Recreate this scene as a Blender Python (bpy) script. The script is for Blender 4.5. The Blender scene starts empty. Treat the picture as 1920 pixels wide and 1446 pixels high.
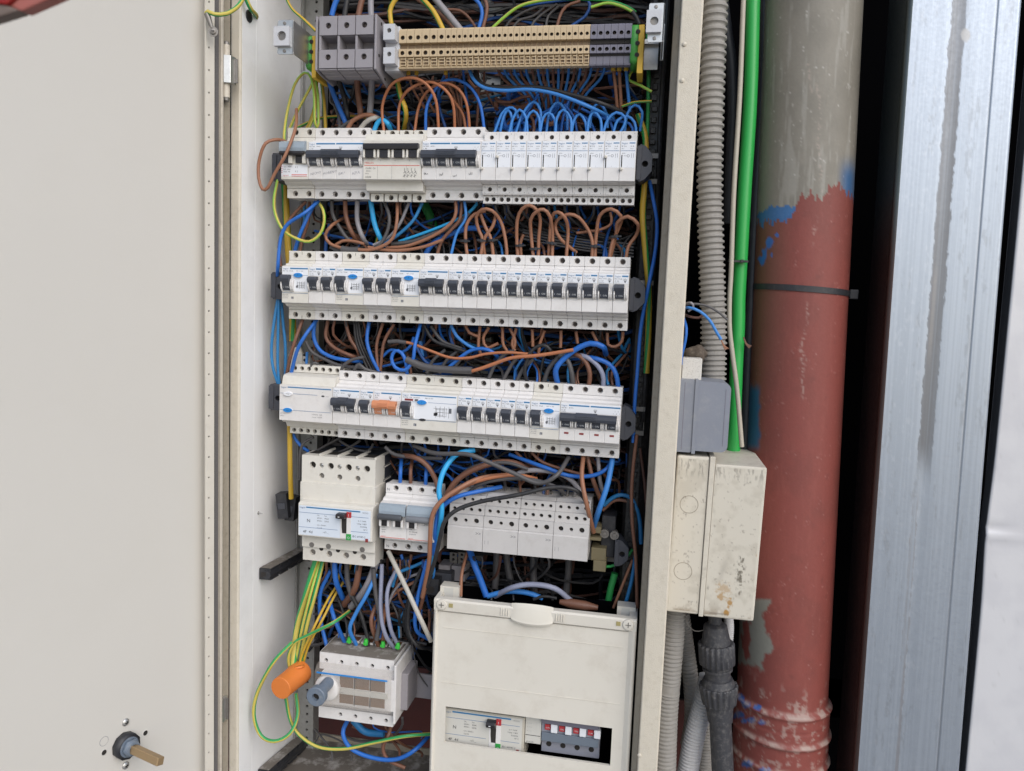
import bpy, bmesh, math, random
import numpy as np
from mathutils import Vector, Matrix
R = math.radians
random.seed(7)
rng = np.random.RandomState(11)
SC = bpy.context.scene
COL = SC.collection
MM = 0.001

# ---------------------------------------------------------------- camera
CP = Vector((455.12, -893.9, -170.16)); YAW, PITCH, ROLL, FPX = .176, .098, .039, 1444.0
_cy, _sy = math.cos(YAW), math.sin(YAW)
FW = Vector((-_sy*math.cos(PITCH), _cy*math.cos(PITCH), -math.sin(PITCH)))
_rt = Vector((_cy, _sy, 0)); _up = _rt.cross(FW)
CR = math.cos(ROLL)*_rt + math.sin(ROLL)*_up
CU = -math.sin(ROLL)*_rt + math.cos(ROLL)*_up
cam = bpy.data.cameras.new('camera'); camo = bpy.data.objects.new('camera', cam); COL.objects.link(camo)
m = Matrix.Identity(4)
for i in range(3):
    m[i][0], m[i][1], m[i][2], m[i][3] = CR[i], CU[i], -FW[i], CP[i]*MM
camo.matrix_world = m
cam.sensor_width = 36; cam.lens = FPX/1920*36; cam.clip_start = 0.01; cam.clip_end = 200
cam.dof.use_dof = True; cam.dof.focus_distance = .96; cam.dof.aperture_fstop = 10.0
SC.camera = camo

# ---------------------------------------------------------------- light
SUN_EL, SUN_ROT = R(38), R(141)
w = bpy.data.worlds.new("World"); SC.world = w; w.use_nodes = True
nt = w.node_tree; bg = nt.nodes['Background']
sky = nt.nodes.new('ShaderNodeTexSky'); sky.sky_type = 'NISHITA'; sky.sun_disc = False
sky.sun_elevation = SUN_EL; sky.sun_rotation = SUN_ROT; sky.dust_density = 1.5; sky.air_density = 1.0; sky.ozone_density = 0.6
nt.links.new(sky.outputs[0], bg.inputs[0]); bg.inputs[1].default_value = 0.11
sl = bpy.data.lights.new('sun', 'SUN'); sl.energy = 1.4; sl.angle = R(55); sl.color = (1.0, 0.975, 0.94)
slo = bpy.data.objects.new('sun', sl); COL.objects.link(slo)
sd = Vector((math.sin(SUN_ROT)*math.cos(SUN_EL), math.cos(SUN_ROT)*math.cos(SUN_EL), math.sin(SUN_EL)))
slo.rotation_euler = sd.to_track_quat('Z', 'Y').to_euler()
slo.location = sd*5
SC.view_settings.view_transform = 'Standard'; SC.view_settings.look = 'None'
SC.view_settings.exposure = 0.58; SC.view_settings.gamma = 1.0
SC.render.engine = 'CYCLES'
SC.cycles.max_bounces = 6; SC.cycles.diffuse_bounces = 4; SC.cycles.glossy_bounces = 3; SC.cycles.transmission_bounces = 6

# ---------------------------------------------------------------- helpers
def ray(u, v): return FW + (u-960)/FPX*CR - (v-723)/FPX*CU
def at(u, v, Y):
    d = ray(u, v); return CP + d*((Y-CP.y)/d.y)
def atx(u, v, X):
    d = ray(u, v); return CP + d*((X-CP.x)/d.x)
def atz(u, v, Z):
    d = ray(u, v); return CP + d*((Z-CP.z)/d.z)

MATS = {}
def M(name, col, rough=.5, metal=0., dirt=None, dscale=20., damt=0., bump=0., bscale=400., var=.06, alpha=1., coat=0., trans=0., spec=.5):
    if name in MATS: return MATS[name]
    mt = bpy.data.materials.new(name); mt.use_nodes = True; n = mt.node_tree; L = n.links.new
    b = n.nodes['Principled BSDF']
    b.inputs['Roughness'].default_value = rough; b.inputs['Metallic'].default_value = metal
    b.inputs['Coat Weight'].default_value = coat; b.inputs['Alpha'].default_value = alpha
    b.inputs['Transmission Weight'].default_value = trans; b.inputs['Specular IOR Level'].default_value = spec
    g = n.nodes.new('ShaderNodeNewGeometry')
    nz = n.nodes.new('ShaderNodeTexNoise'); nz.inputs['Scale'].default_value = dscale; nz.inputs['Detail'].default_value = 6; nz.inputs['Roughness'].default_value = .65
    L(g.outputs['Position'], nz.inputs['Vector'])
    mx = n.nodes.new('ShaderNodeMix'); mx.data_type = 'RGBA'
    mx.inputs[6].default_value = (*[c*(1-var) for c in col], 1); mx.inputs[7].default_value = (*[min(1, c*(1+var)) for c in col], 1)
    L(nz.outputs['Fac'], mx.inputs[0])
    out = mx.outputs[2]
    if damt > 0:
        n2 = n.nodes.new('ShaderNodeTexNoise'); n2.inputs['Scale'].default_value = dscale*2.3; n2.inputs['Detail'].default_value = 9; n2.inputs['Roughness'].default_value = .72
        L(g.outputs['Position'], n2.inputs['Vector'])
        cr = n.nodes.new('ShaderNodeValToRGB'); cr.color_ramp.elements[0].position = .5; cr.color_ramp.elements[1].position = .78
        cr.color_ramp.elements[1].color = (damt, damt, damt, 1)
        L(n2.outputs['Fac'], cr.inputs[0])
        m2 = n.nodes.new('ShaderNodeMix'); m2.data_type = 'RGBA'; m2.inputs[7].default_value = (*(dirt or (.2, .17, .13)), 1)
        L(cr.outputs[0], m2.inputs[0]); L(out, m2.inputs[6]); out = m2.outputs[2]
    L(out, b.inputs['Base Color'])
    mr = n.nodes.new('ShaderNodeMapRange'); mr.inputs[3].default_value = max(0, rough-.08); mr.inputs[4].default_value = min(1, rough+.12)
    L(nz.outputs['Fac'], mr.inputs[0]); L(mr.outputs[0], b.inputs['Roughness'])
    if bump > 0:
        n3 = n.nodes.new('ShaderNodeTexNoise'); n3.inputs['Scale'].default_value = bscale; n3.inputs['Detail'].default_value = 3
        L(g.outputs['Position'], n3.inputs['Vector'])
        bp = n.nodes.new('ShaderNodeBump'); bp.inputs['Strength'].default_value = bump; bp.inputs['Distance'].default_value = .001
        L(n3.outputs['Fac'], bp.inputs['Height']); L(bp.outputs[0], b.inputs['Normal'])
    MATS[name] = mt
    return mt

def MA(name, rough=.5, metal=0., bump=.3, bscale=300.):
    """material coloured by the mesh's own 'paint' colour attribute"""
    mt = bpy.data.materials.new(name); mt.use_nodes = True; n = mt.node_tree; L = n.links.new
    b = n.nodes['Principled BSDF']; a = n.nodes.new('ShaderNodeAttribute'); a.attribute_name = 'paint'
    L(a.outputs['Color'], b.inputs['Base Color']); b.inputs['Metallic'].default_value = metal
    g = n.nodes.new('ShaderNodeNewGeometry'); nz = n.nodes.new('ShaderNodeTexNoise'); nz.inputs['Scale'].default_value = bscale; nz.inputs['Detail'].default_value = 5
    L(g.outputs['Position'], nz.inputs['Vector'])
    bp = n.nodes.new('ShaderNodeBump'); bp.inputs['Strength'].default_value = bump; bp.inputs['Distance'].default_value = .001
    L(nz.outputs['Fac'], bp.inputs['Height']); L(bp.outputs[0], b.inputs['Normal'])
    mr = n.nodes.new('ShaderNodeMapRange'); mr.inputs[3].default_value = rough-.1; mr.inputs[4].default_value = rough+.15
    L(nz.outputs['Fac'], mr.inputs[0]); L(mr.outputs[0], b.inputs['Roughness'])
    return mt

white = M('breaker_plastic', (.66, .645, .635), .42, dscale=35, damt=.28, dirt=(.33, .29, .25), bump=.08, bscale=900, var=.035)
ivory = M('aged_ivory_plastic', (.62, .60, .55), .45, dscale=30, damt=.3, dirt=(.36, .31, .24), bump=.08, bscale=900)
label_w = M('label_white', (.72, .74, .78), .35, var=.02)
label_b = M('label_pale_blue', (.60, .66, .74), .35, var=.03)
label_g = M('label_grey', (.55, .54, .50), .4, var=.03)
toggle_m = M('toggle_anthracite', (.044, .05, .066), .42, dscale=60, damt=.2, dirt=(.12, .11, .1))
toggle_k = M('toggle_black', (.018, .016, .018), .35, dscale=60, damt=.15, dirt=(.1, .09, .08))
orange_t = M('toggle_orange', (.58, .235, .12), .45, dscale=60, damt=.2, dirt=(.4, .25, .15))
black_pl = M('black_plastic', (.022, .023, .028), .5, dscale=40, damt=.35, dirt=(.12, .11, .10), bump=.1)
bracket_m = M('dark_grey_plastic', (.045, .048, .06), .5, dscale=40, damt=.3, dirt=(.12, .11, .1))
grey_pl = M('grey_polyamide', (.27, .255, .275), .5, dscale=40, damt=.25, dirt=(.15, .13, .12))
grey_lt = M('light_grey_polyamide', (.50, .51, .54), .45, dscale=40, damt=.2)
slate_pl = M('slate_polyamide', (.155, .15, .19), .5, dscale=40, damt=.2)
beige_pl = M('beige_polyamide', (.50, .385, .24), .5, dscale=60, damt=.3, dirt=(.35, .26, .15))
beige_dk = M('beige_polyamide_marker', (.22, .15, .09), .55, dscale=60)
green_pl = M('green_polyamide', (.06, .30, .05), .5); yellow_pl = M('yellow_polyamide', (.60, .38, .04), .5)
steel = M('zinc_steel', (.55, .55, .54), .35, .85, dscale=80, damt=.4, dirt=(.25, .23, .2))
steel_dk = M('dull_steel', (.25, .235, .22), .5, .7, dscale=80, damt=.5, dirt=(.08, .07, .06))
screw_m = M('terminal_screw_metal', (.075, .06, .053), .5, .4, dscale=200, damt=.4, dirt=(.05, .04, .04))
hole_d = M('hole_dark', (.02, .017, .015), .8)
brass = M('yellow_zinc', (.38, .27, .15), .45, .6, dscale=120, damt=.5, dirt=(.35, .18, .12))
copper = M('bare_copper', (.55, .26, .15), .4, .8)
blue_ink = M('blue_ink', (.03, .17, .36), .5); dark_ink = M('dark_ink', (.025, .025, .03), .6); grey_ink = M('grey_ink', (.12, .125, .14), .6)
blueline = M('fine_blue_line', (.10, .18, .32), .5); red_ink = M('red_ink', (.55, .07, .05), .5); pencil = M('pencil', (.20, .20, .23), .7)
white_ink = M('white_ink', (.62, .64, .66), .5); green_ink = M('green_flag', (.03, .30, .06), .5); red_flag = M('red_flag', (.42, .035, .04), .45); darkred = M('dark_red_flag', (.22, .03, .03), .5)
blue_btn = M('blue_button', (.02, .22, .60), .35); cream = M('cream_plastic', (.63, .60, .535), .42, dscale=9, damt=.5, dirt=(.44, .39, .32), bump=.05, bscale=600, var=.04)
cream_lt = M('cream_handle', (.62, .59, .52), .35, dscale=15)
smoke = M('smoked_clear_plastic', (.50, .45, .40), .15, alpha=.14, dscale=60, damt=.5, dirt=(.30, .26, .22)); blue_clear = M('blue_tinted_cover', (.36, .43, .50), .2, alpha=.75, dscale=50, damt=.2)
amber = M('copper_behind_window', (.20, .13, .09), .4, .2)
cab_in = M('cabinet_white_paint', (.86, .86, .865), .42, dscale=7, damt=.25, dirt=(.45, .43, .40), bump=.06, bscale=250, var=.04)
cab_out = M('cabinet_beige_paint', (.57, .525, .44), .5, dscale=60, damt=.45, dirt=(.36, .31, .23), bump=.35, bscale=900, var=.05)
door_m = M('door_beige_paint', (.572, .555, .52), .5, dscale=3, damt=.12, dirt=(.5, .47, .41), bump=.10, bscale=700, var=.025)
gasket = M('gasket_foam', (.11, .105, .105), .9, dscale=300, damt=.6, dirt=(.22, .21, .2), bump=.6, bscale=900)
dirt_shade_b = M('dirty_shaded_beige_edge', (.30, .265, .21), .65, dscale=60, damt=.6, dirt=(.15, .12, .08), bump=.3, bscale=500)
dust = M('dusty_floor', (.17, .15, .13), .8, dscale=17, damt=1.0, dirt=(.66, .64, .62), bump=.5, bscale=200, var=.3)
conduit_g = M('grey_conduit', (.26, .25, .235), .6, dscale=50, damt=.5, dirt=(.18, .16, .13), bump=.3, bscale=500)
conduit_w = M('pale_conduit', (.45, .45, .46), .55, dscale=50, damt=.35, dirt=(.25, .22, .19))
conduit_k = M('black_conduit', (.035, .036, .042), .55, dscale=70, damt=.55, dirt=(.22, .21, .20), bump=.5, bscale=400)
green_tube = M('green_pvc_tube', (.025, .36, .07), .35, dscale=12, damt=.15, dirt=(.12, .32, .12), bump=.05)
cable_w = M('off_white_cable', (.40, .37, .31), .5, dscale=60, damt=.4, dirt=(.3, .26, .2))
grey_box = M('grey_box_plastic', (.205, .222, .265), .45, dscale=30, damt=.25, dirt=(.42, .42, .40), bump=.1, bscale=500)
orange_c = M('orange_cap', (.66, .19, .035), .5, dscale=40, damt=.2, dirt=(.5, .2, .08), bump=.1)
knob_m = M('slate_blue_plastic', (.13, .165, .215), .45, dscale=60, damt=.5, dirt=(.35, .33, .3))
grime = M('black_greasy_edge', (.018, .016, .015), .45, dscale=90, damt=.35, dirt=(.14, .12, .11), bump=.8, bscale=250)
wire_m = {
 'blue': M('wire_blue', (.014, .125, .48), .5, dscale=70, damt=.22, dirt=(.16, .15, .14)), 'lblue': M('wire_light_blue', (.035, .20, .56), .5, dscale=70, damt=.22, dirt=(.16, .15, .14)), 'dblue': M('wire_deep_blue', (.012, .075, .28), .5, dscale=70, damt=.22, dirt=(.16, .15, .14)),
 'teal': M('wire_teal_blue', (.015, .17, .40), .5, dscale=70, damt=.22, dirt=(.16, .15, .14)), 'cyan': M('wire_cyan', (.02, .33, .66), .5, dscale=70, damt=.22, dirt=(.16, .15, .14)), 'brown': M('wire_brown', (.17, .075, .045), .5, dscale=70, damt=.22, dirt=(.16, .15, .14)),
 'orange': M('wire_orange_brown', (.38, .14, .062), .5, dscale=70, damt=.22, dirt=(.16, .15, .14)), 'copper': M('wire_tan_brown', (.28, .125, .07), .5, dscale=70, damt=.22, dirt=(.16, .15, .14)), 'black': M('wire_black', (.018, .018, .02), .5, dscale=70, damt=.22, dirt=(.16, .15, .14)),
 'dgrey': M('wire_dark_grey', (.075, .072, .075), .5, dscale=70, damt=.22, dirt=(.16, .15, .14)), 'grey': M('wire_grey', (.26, .25, .27), .5, dscale=70, damt=.22, dirt=(.16, .15, .14)), 'lgrey': M('wire_pale_grey', (.42, .40, .36), .5, dscale=70, damt=.22, dirt=(.16, .15, .14)),
 'sgrey': M('wire_blue_grey', (.25, .27, .37), .5, dscale=70, damt=.22, dirt=(.16, .15, .14)), 'yellow': M('wire_yellow', (.52, .33, .03), .5, dscale=70, damt=.22, dirt=(.16, .15, .14)), 'green': M('wire_green', (.02, .26, .06), .5, dscale=70, damt=.22, dirt=(.16, .15, .14)), 'dbrown': M('wire_dark_brown', (.11, .05, .035), .5, dscale=70, damt=.22, dirt=(.16, .15, .14))}
steel_up = M('perforated_steel', (.36, .36, .35), .5, .35, dscale=80, damt=.5, dirt=(.14, .12, .11))
gy_y = M('wire_yellow_stripe', (.52, .43, .085), .5, dscale=60, damt=.25, dirt=(.3, .25, .12)); gy_g = M('wire_green_stripe', (.03, .30, .09), .4); gy_l = M('wire_lime_stripe', (.26, .50, .06), .4)

class MB:
    def __init__(s): s.v = []; s.f = []; s.m = []; s.mats = []; s.sm = []
    def mi(s, mat):
        if mat not in s.mats: s.mats.append(mat)
        return s.mats.index(mat)
    def add(s, vs, fs, mat, smooth=False):
        b = len(s.v); s.v += [tuple(v) for v in vs]; k = s.mi(mat)
        for f in fs: s.f.append([b+i for i in f]); s.m.append(k); s.sm.append(smooth)
    def box(s, x0, x1, y0, y1, z0, z1, mat):
        vs = [(x, y, z) for x in (x0, x1) for y in (y0, y1) for z in (z0, z1)]
        s.add(vs, [(0, 1, 3, 2), (4, 6, 7, 5), (0, 4, 5, 1), (2, 3, 7, 6), (0, 2, 6, 4), (1, 5, 7, 3)], mat)
    def prism(s, prof, x0, x1, mat, smooth=False):
        """profile of (y,z) extruded along x"""
        n = len(prof); a = sum(prof[i][0]*prof[(i+1) % n][1]-prof[(i+1) % n][0]*prof[i][1] for i in range(n))
        if a < 0: prof = prof[::-1]
        vs = [(x0, y, z) for y, z in prof]+[(x1, y, z) for y, z in prof]
        s.add(vs, [(i, i+n, (i+1) % n+n, (i+1) % n) for i in range(n)], mat, smooth)
        s.add(vs, [tuple(range(n)), tuple(range(2*n-1, n-1, -1))], mat)
    def prismz(s, prof, y0, y1, mat, smooth=False):
        """profile of (x,z) extruded along y"""
        n = len(prof); a = sum(prof[i][0]*prof[(i+1) % n][1]-prof[(i+1) % n][0]*prof[i][1] for i in range(n))
        if a < 0: prof = prof[::-1]
        vs = [(x, y0, z) for x, z in prof]+[(x, y1, z) for x, z in prof]
        s.add(vs, [(i, (i+1) % n, (i+1) % n+n, i+n)[::-1] for i in range(n)], mat, smooth)
        s.add(vs, [tuple(range(n)), tuple(range(2*n-1, n-1, -1))], mat)
    def prismv(s, prof, z0, z1, mat, smooth=False):
        n = len(prof)
        a = sum(prof[i][0]*prof[(i+1) % n][1]-prof[(i+1) % n][0]*prof[i][1] for i in range(n))
        if a < 0: prof = prof[::-1]
        vs = [(x, y, z0) for x, y in prof]+[(x, y, z1) for x, y in prof]
        s.add(vs, [(i, (i+1) % n, (i+1) % n+n, i+n) for i in range(n)], mat, smooth)
        s.add(vs, [tuple(range(n))[::-1], tuple(range(n, 2*n))], mat)
    def cyl(s, a, b, r0, r1, mat, n=20, caps=True, smooth=True):
        a = Vector(a); b = Vector(b); d = (b-a).normalized(); t = Vector((0, 0, 1)) if abs(d.z) < .9 else Vector((1, 0, 0))
        p = d.cross(t).normalized(); q = d.cross(p)
        vs = [c+(p*math.cos(k*2*math.pi/n)+q*math.sin(k*2*math.pi/n))*r for c, r in ((a, r0), (b, r1)) for k in range(n)]
        s.add(vs, [(k, (k+1) % n, (k+1) % n+n, k+n) for k in range(n)], mat, smooth)
        if caps: s.add(vs, [tuple(range(n))[::-1], tuple(range(n, 2*n))], mat)
    def lathe(s, a, d, prof, mat, n=28, caps=True, mod=None):
        """prof: (t along axis d from a, radius)"""
        a = Vector(a); d = Vector(d).normalized(); t = Vector((0, 0, 1)) if abs(d.z) < .9 else Vector((1, 0, 0))
        p = d.cross(t).normalized(); q = d.cross(p); vs = []
        for j, (tt, r) in enumerate(prof):
            for k in range(n):
                an = k*2*math.pi/n; rr = r*(mod(j, k) if mod else 1)
                vs.append(a+d*tt+(p*math.cos(an)+q*math.sin(an))*rr)
        fs = [(j*n+k, j*n+(k+1) % n, (j+1)*n+(k+1) % n, (j+1)*n+k) for j in range(len(prof)-1) for k in range(n)]
        s.add(vs, fs, mat, True)
        if caps: s.add(vs, [tuple(range(n))[::-1], tuple(range((len(prof)-1)*n, len(prof)*n))], mat)
    def plate(s, x0, x1, z0, z1, y, holes, mat, depth=5, back=None, inner=None, n=16):
        """a plate facing -y with real round holes; holes: (cx, cz, r), left to right, one per cell"""
        holes = sorted(holes); xs = [x0]+[(holes[i][0]+holes[i+1][0])/2 for i in range(len(holes)-1)]+[x1]
        for i, (cx, cz, r) in enumerate(holes):
            a, b = xs[i], xs[i+1]
            an = sorted([k*2*math.pi/n for k in range(n)]+[math.atan2(zz-cz, xx-cx) % (2*math.pi) for xx in (a, b) for zz in (z0, z1)])
            inn = []; out = []
            for t in an:
                c, q = math.cos(t), math.sin(t)
                k = min([((b-cx)/c if c > 1e-6 else (a-cx)/c if c < -1e-6 else 1e9), ((z1-cz)/q if q > 1e-6 else (z0-cz)/q if q < -1e-6 else 1e9)])
                inn.append((cx+r*c, y, cz+r*q)); out.append((cx+k*c, y, cz+k*q))
            N = len(an)
            s.add(inn+out, [(j, (j+1) % N, (j+1) % N+N, j+N)[::-1] for j in range(N)], mat)
            s.add(inn+[(p[0], y+depth, p[2]) for p in inn], [(j, (j+1) % N, (j+1) % N+N, j+N) for j in range(N)], inner or mat)
            if back: s.add([(p[0], y+depth-.05, p[2]) for p in inn], [tuple(range(N))], back)
    def tube(s, pts, r, mats, n=8, smooth=True, twist=0.0, rad=None):
        """mats: one material or a list per side"""
        P = [Vector(p) for p in pts]; k = len(P); T = [(P[min(i+1, k-1)]-P[max(i-1, 0)]).normalized() for i in range(k)]
        u = T[0].orthogonal().normalized(); vs = []; ang = 0
        for i in range(k):
            u = (u-T[i]*u.dot(T[i])).normalized(); w_ = T[i].cross(u); ri = rad[i] if rad else r
            if i: ang += twist*(P[i]-P[i-1]).length
            for j in range(n):
                a = 2*math.pi*j/n+ang; vs.append(P[i]+(u*math.cos(a)+w_*math.sin(a))*ri)
        if not isinstance(mats, (list, tuple)): mats = [mats]*n
        b = len(s.v); s.v += [tuple(v) for v in vs]
        for i in range(k-1):
            for j in range(n):
                s.f.append([b+i*n+j, b+i*n+(j+1) % n, b+(i+1)*n+(j+1) % n, b+(i+1)*n+j]); s.m.append(s.mi(mats[j % len(mats)])); s.sm.append(smooth)
        for e, rr in ((0, range(n-1, -1, -1)), ((k-1)*n, range(n))):
            s.f.append([b+e+j for j in rr]); s.m.append(s.mi(mats[0])); s.sm.append(False)
    def text(s, txt, x, z, h, mat, y=-.3, sx=1., center=False):
        vs, fs, wd = glyphs(txt); ox = -wd/2 if center else 0
        s.add([(x+(p[0]+ox)*h*sx, y, z+p[1]*h) for p in vs], fs, mat)
    def mesh(s, name, bevel=0., seg=1, ang=35):
        me = bpy.data.meshes.new(name); me.from_pydata([(a*MM, b*MM, c*MM) for a, b, c in s.v], [], s.f)
        for mt in s.mats: me.materials.append(mt)
        me.polygons.foreach_set('material_index', s.m); me.polygons.foreach_set('use_smooth', s.sm)
        me.update()
        if any(s.sm): me.set_sharp_from_angle(angle=R(38))
        if bevel > 0:
            bm = bmesh.new(); bm.from_mesh(me); bmesh.ops.remove_doubles(bm, verts=bm.verts, dist=1e-6)
            es = [e for e in bm.edges if len(e.link_faces) == 2 and e.calc_face_angle(0) > R(ang) and e.calc_length() > 2.2*bevel*MM and not any(f.smooth for f in e.link_faces)]
            bmesh.ops.bevel(bm, geom=es, offset=bevel*MM, segments=seg, affect='EDGES', clamp_overlap=True, profile=.6)
            bm.to_mesh(me); bm.free()
        return me

_G = {}
def glyphs(t):
    if t in _G: return _G[t]
    c = bpy.data.curves.new('lettering', 'FONT'); c.body = t; c.size = 1; c.resolution_u = 1
    o = bpy.data.objects.new('lettering', c); COL.objects.link(o)
    dg = bpy.context.evaluated_depsgraph_get(); me = bpy.data.meshes.new_from_object(o.evaluated_get(dg))
    vs = [(v.co.x, v.co.y) for v in me.vertices]; fs = []
    for p in me.polygons:
        q = list(p.vertices)
        a = sum(vs[q[i]][0]*vs[q[(i+1) % len(q)]][1]-vs[q[(i+1) % len(q)]][0]*vs[q[i]][1] for i in range(len(q)))
        fs.append(q if a > 0 else q[::-1])
    wd = max([p[0] for p in vs]+[0])
    bpy.data.objects.remove(o); bpy.data.curves.remove(c); bpy.data.meshes.remove(me)
    _G[t] = (vs, fs, wd); return _G[t]

def link(name, me, parent=None, loc=None, rot=None):
    o = bpy.data.objects.new(name, me); COL.objects.link(o)
    if parent: o.parent = parent
    if loc is not None: o.location = Vector(loc)*MM
    if rot is not None: o.rotation_euler = rot
    return o
def tag(o, label, cat, group=None):
    o['label'] = label; o['category'] = cat
    if group: o['group'] = group
    return o
def thing(name, label, cat, loc=(0, 0, 0), rot=(0, 0, 0), group=None):
    return tag(link(name, None, None, loc, rot), label, cat, group)
def struct(name, me, loc=None, rot=None):
    o = link(name, me, None, loc, rot); o['kind'] = 'structure'; return o
def stuff(name, me, parent=None):
    o = link(name, me, parent); o['kind'] = 'stuff'; return o
def arc(n, r0, a0, a1, cx=0, cy=0, ry=None):
    ry = ry or r0
    return [(cx+r0*math.cos(R(a0+(a1-a0)*i/(n-1))), cy+ry*math.sin(R(a0+(a1-a0)*i/(n-1)))) for i in range(n)]
def rrect(x0, x1, z0, z1, r, n=4):
    return arc(n, r, 0, 90, x1-r, z1-r)+arc(n, r, 90, 180, x0+r, z1-r)+arc(n, r, 180, 270, x0+r, z0+r)+arc(n, r, 270, 360, x1-r, z0+r)

def fbm(u, v, seed=0, octv=5, gain=.55):
    rs = np.random.RandomState(seed); out = np.zeros_like(u, dtype=float); amp = 1; tot = 0
    T = rs.rand(256, 256)
    for o in range(octv):
        x = u*2**o+17.3*o; y = v*2**o+9.1*o; xi = np.floor(x).astype(int); yi = np.floor(y).astype(int); fx = x-xi; fy = y-yi
        fx = fx*fx*(3-2*fx); fy = fy*fy*(3-2*fy)
        a = T[xi % 256, yi % 256]; b = T[(xi+1) % 256, yi % 256]; c = T[xi % 256, (yi+1) % 256]; d = T[(xi+1) % 256, (yi+1) % 256]
        out += amp*((a*(1-fx)+b*fx)*(1-fy)+(c*(1-fx)+d*fx)*fy); tot += amp; amp *= gain
    return out/tot
def gridmesh(name, P, colr, mat, smooth=True, wrap=False):
    """P: (n,m,3) mm; colr: (n,m,3) linear paint"""
    n, k, _ = P.shape; me = bpy.data.meshes.new(name)
    I = np.arange(n*k).reshape(n, k)
    q = np.stack([I[:-1, :-1], I[:-1, 1:], I[1:, 1:], I[1:, :-1]], -1).reshape(-1, 4)
    me.from_pydata((P.reshape(-1, 3)*MM).tolist(), [], q.tolist())
    me.polygons.foreach_set('use_smooth', [smooth]*len(me.polygons))
    ca = me.color_attributes.new('paint', 'FLOAT_COLOR', 'POINT')
    ca.data.foreach_set('color', np.concatenate([np.clip(colr, 0, 1), np.ones((n, k, 1))], -1).reshape(-1).astype(np.float32))
    me.materials.append(mat); me.update(); return me
def mixc(a, b, t): return a*(1-t[..., None])+np.array(b)*t[..., None]
def sst(a, b, x):
    t = np.clip((x-a)/(b-a), 0, 1); return t*t*(3-2*t)
# ---------------------------------------------------------------- the setting: recess coloured shade-black behind the cabinet, unseen ground in front
recess_m = M('recess_shade_black', (.0025, .0025, .003), .95, dscale=4, spec=0)  # near black: the shade of the narrow gap put into the wall colour
maroon_m = M('maroon_wall_paint', (.075, .016, .013), .7, dscale=12, damt=.6, dirt=(.035, .012, .01), bump=.5, bscale=120)
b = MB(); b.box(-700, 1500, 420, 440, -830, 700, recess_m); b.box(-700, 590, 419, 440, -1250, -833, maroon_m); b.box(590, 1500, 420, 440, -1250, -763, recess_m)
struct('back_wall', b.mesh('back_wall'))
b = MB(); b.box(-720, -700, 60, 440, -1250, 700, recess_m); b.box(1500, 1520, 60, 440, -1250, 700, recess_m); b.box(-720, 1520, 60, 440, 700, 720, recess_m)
struct('light_block_walls', b.mesh('light_block_walls'))  # unseen sides and ceiling, added to keep daylight out of the recess
b = MB(); b.box(-20000, 20000, -20000, 460, -1270, -1250, M('concrete_ground', (.26, .25, .235), .85, dscale=3, damt=.4, dirt=(.16, .15, .14), bump=.4, bscale=60))
struct('ground', b.mesh('ground'))  # unseen ground, added for the light it bounces up

# ---------------------------------------------------------------- cabinet
CZ0, CZ1 = -842, 300
cab = thing('electrical_cabinet', 'tall open white metal cabinet holding all the breaker rows and wires', 'cabinet')
b = MB()
hz = at(481, 30, -10)
b.box(-42, -40, -24.8, 200, CZ0, CZ1, cab_in)
link('left_wall', b.mesh('left_wall'), cab)
b = MB(); b.prismv([(-40, -25), (-38.6, -24), (-38.6, 8), (-40, 9)], CZ0, CZ1, cab_in)
b.prismv([(-40, 9.2), (-39.2, 9.5), (-39.2, 32), (-40, 33)], CZ0, CZ1, cab_in)
link('inner_lip', b.mesh('inner_lip', .4, 2), cab)
b = MB(); b.prismv([(-52, -15), (-52, -26), (-50.5, -27), (-41, -27), (-38.8, -25.6), (-38.7, -15)], CZ0, CZ1, cab_out)
link('hinge_side_flange', b.mesh('hinge_side_flange', .3, 1), cab, (0, 0, 0))['label'] = 'narrow beige front edge on the hinge side'
b = MB(); b.prismv([(466.8, -20), (467.3, -26.3), (468.4, -27), (488.5, -27), (490, -25.5), (490, 150), (487, 150), (487, -10), (470, -10)], CZ0, CZ1, cab_out)
link('right_flange', b.mesh('right_flange', .3, 1), cab)['label'] = 'speckled beige front edge, right side'
b = MB(); b.prismv([(459.6, 2), (460.2, -11), (466.6, -19.6), (466.6, -8), (464, 4)], CZ0, CZ1, dirt_shade_b)  # beige lip drawn darker, its shade put into the colour
link('folded_edge', b.mesh('folded_edge', .3, 1), cab)
b = MB(); b.box(464, 466, 4, 200, CZ0, CZ1, M('inside_dark', (.05, .045, .04), .7, dscale=20, damt=.5, dirt=(.015, .013, .012)))  # right inner wall coloured near black with darker mottling
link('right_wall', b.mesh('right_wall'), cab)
b = MB(); b.box(-40, 464, -10, 165, CZ0, -839, dust); b.box(-40, 464, 165, 168, CZ0, -829, dirt_shade_b)
link('floor_plate', b.mesh('floor_plate', .5), cab)['label'] = 'dusty bottom plate smeared with white'
b = MB(); b.box(-40, 464, -10, 200, 296, 300, cab_in); link('top_plate', b.mesh('top_plate'), cab)
# cable hole grommet in the left lip
b = MB(); c = Vector((-38.3, hz.y, hz.z)); b.lathe(c, (1, 0, 0), [(0, 7.2), (.9, 7.0), (.9, 5.2), (0, 5.1)], black_pl, 24, False); b.cyl(c+Vector((.12, 0, 0)), c+Vector((.16, 0, 0)), 5.3, 5.3, hole_d, 24)
link('cable_grommet', b.mesh('cable_grommet'), cab)
# flange rivets / screws
for (u, v) in ((1283, 83), (1279, 151), (1199, 1416)):
    p = at(u, v, -27.2); b = MB(); b.lathe(p, (0, -1, 0), [(0, 2.5), (.8, 2.3), (1.5, 1.3), (1.7, .01)], cab_out, 14, False)
    link('rivet', b.mesh('rivet'), cab)
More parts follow.
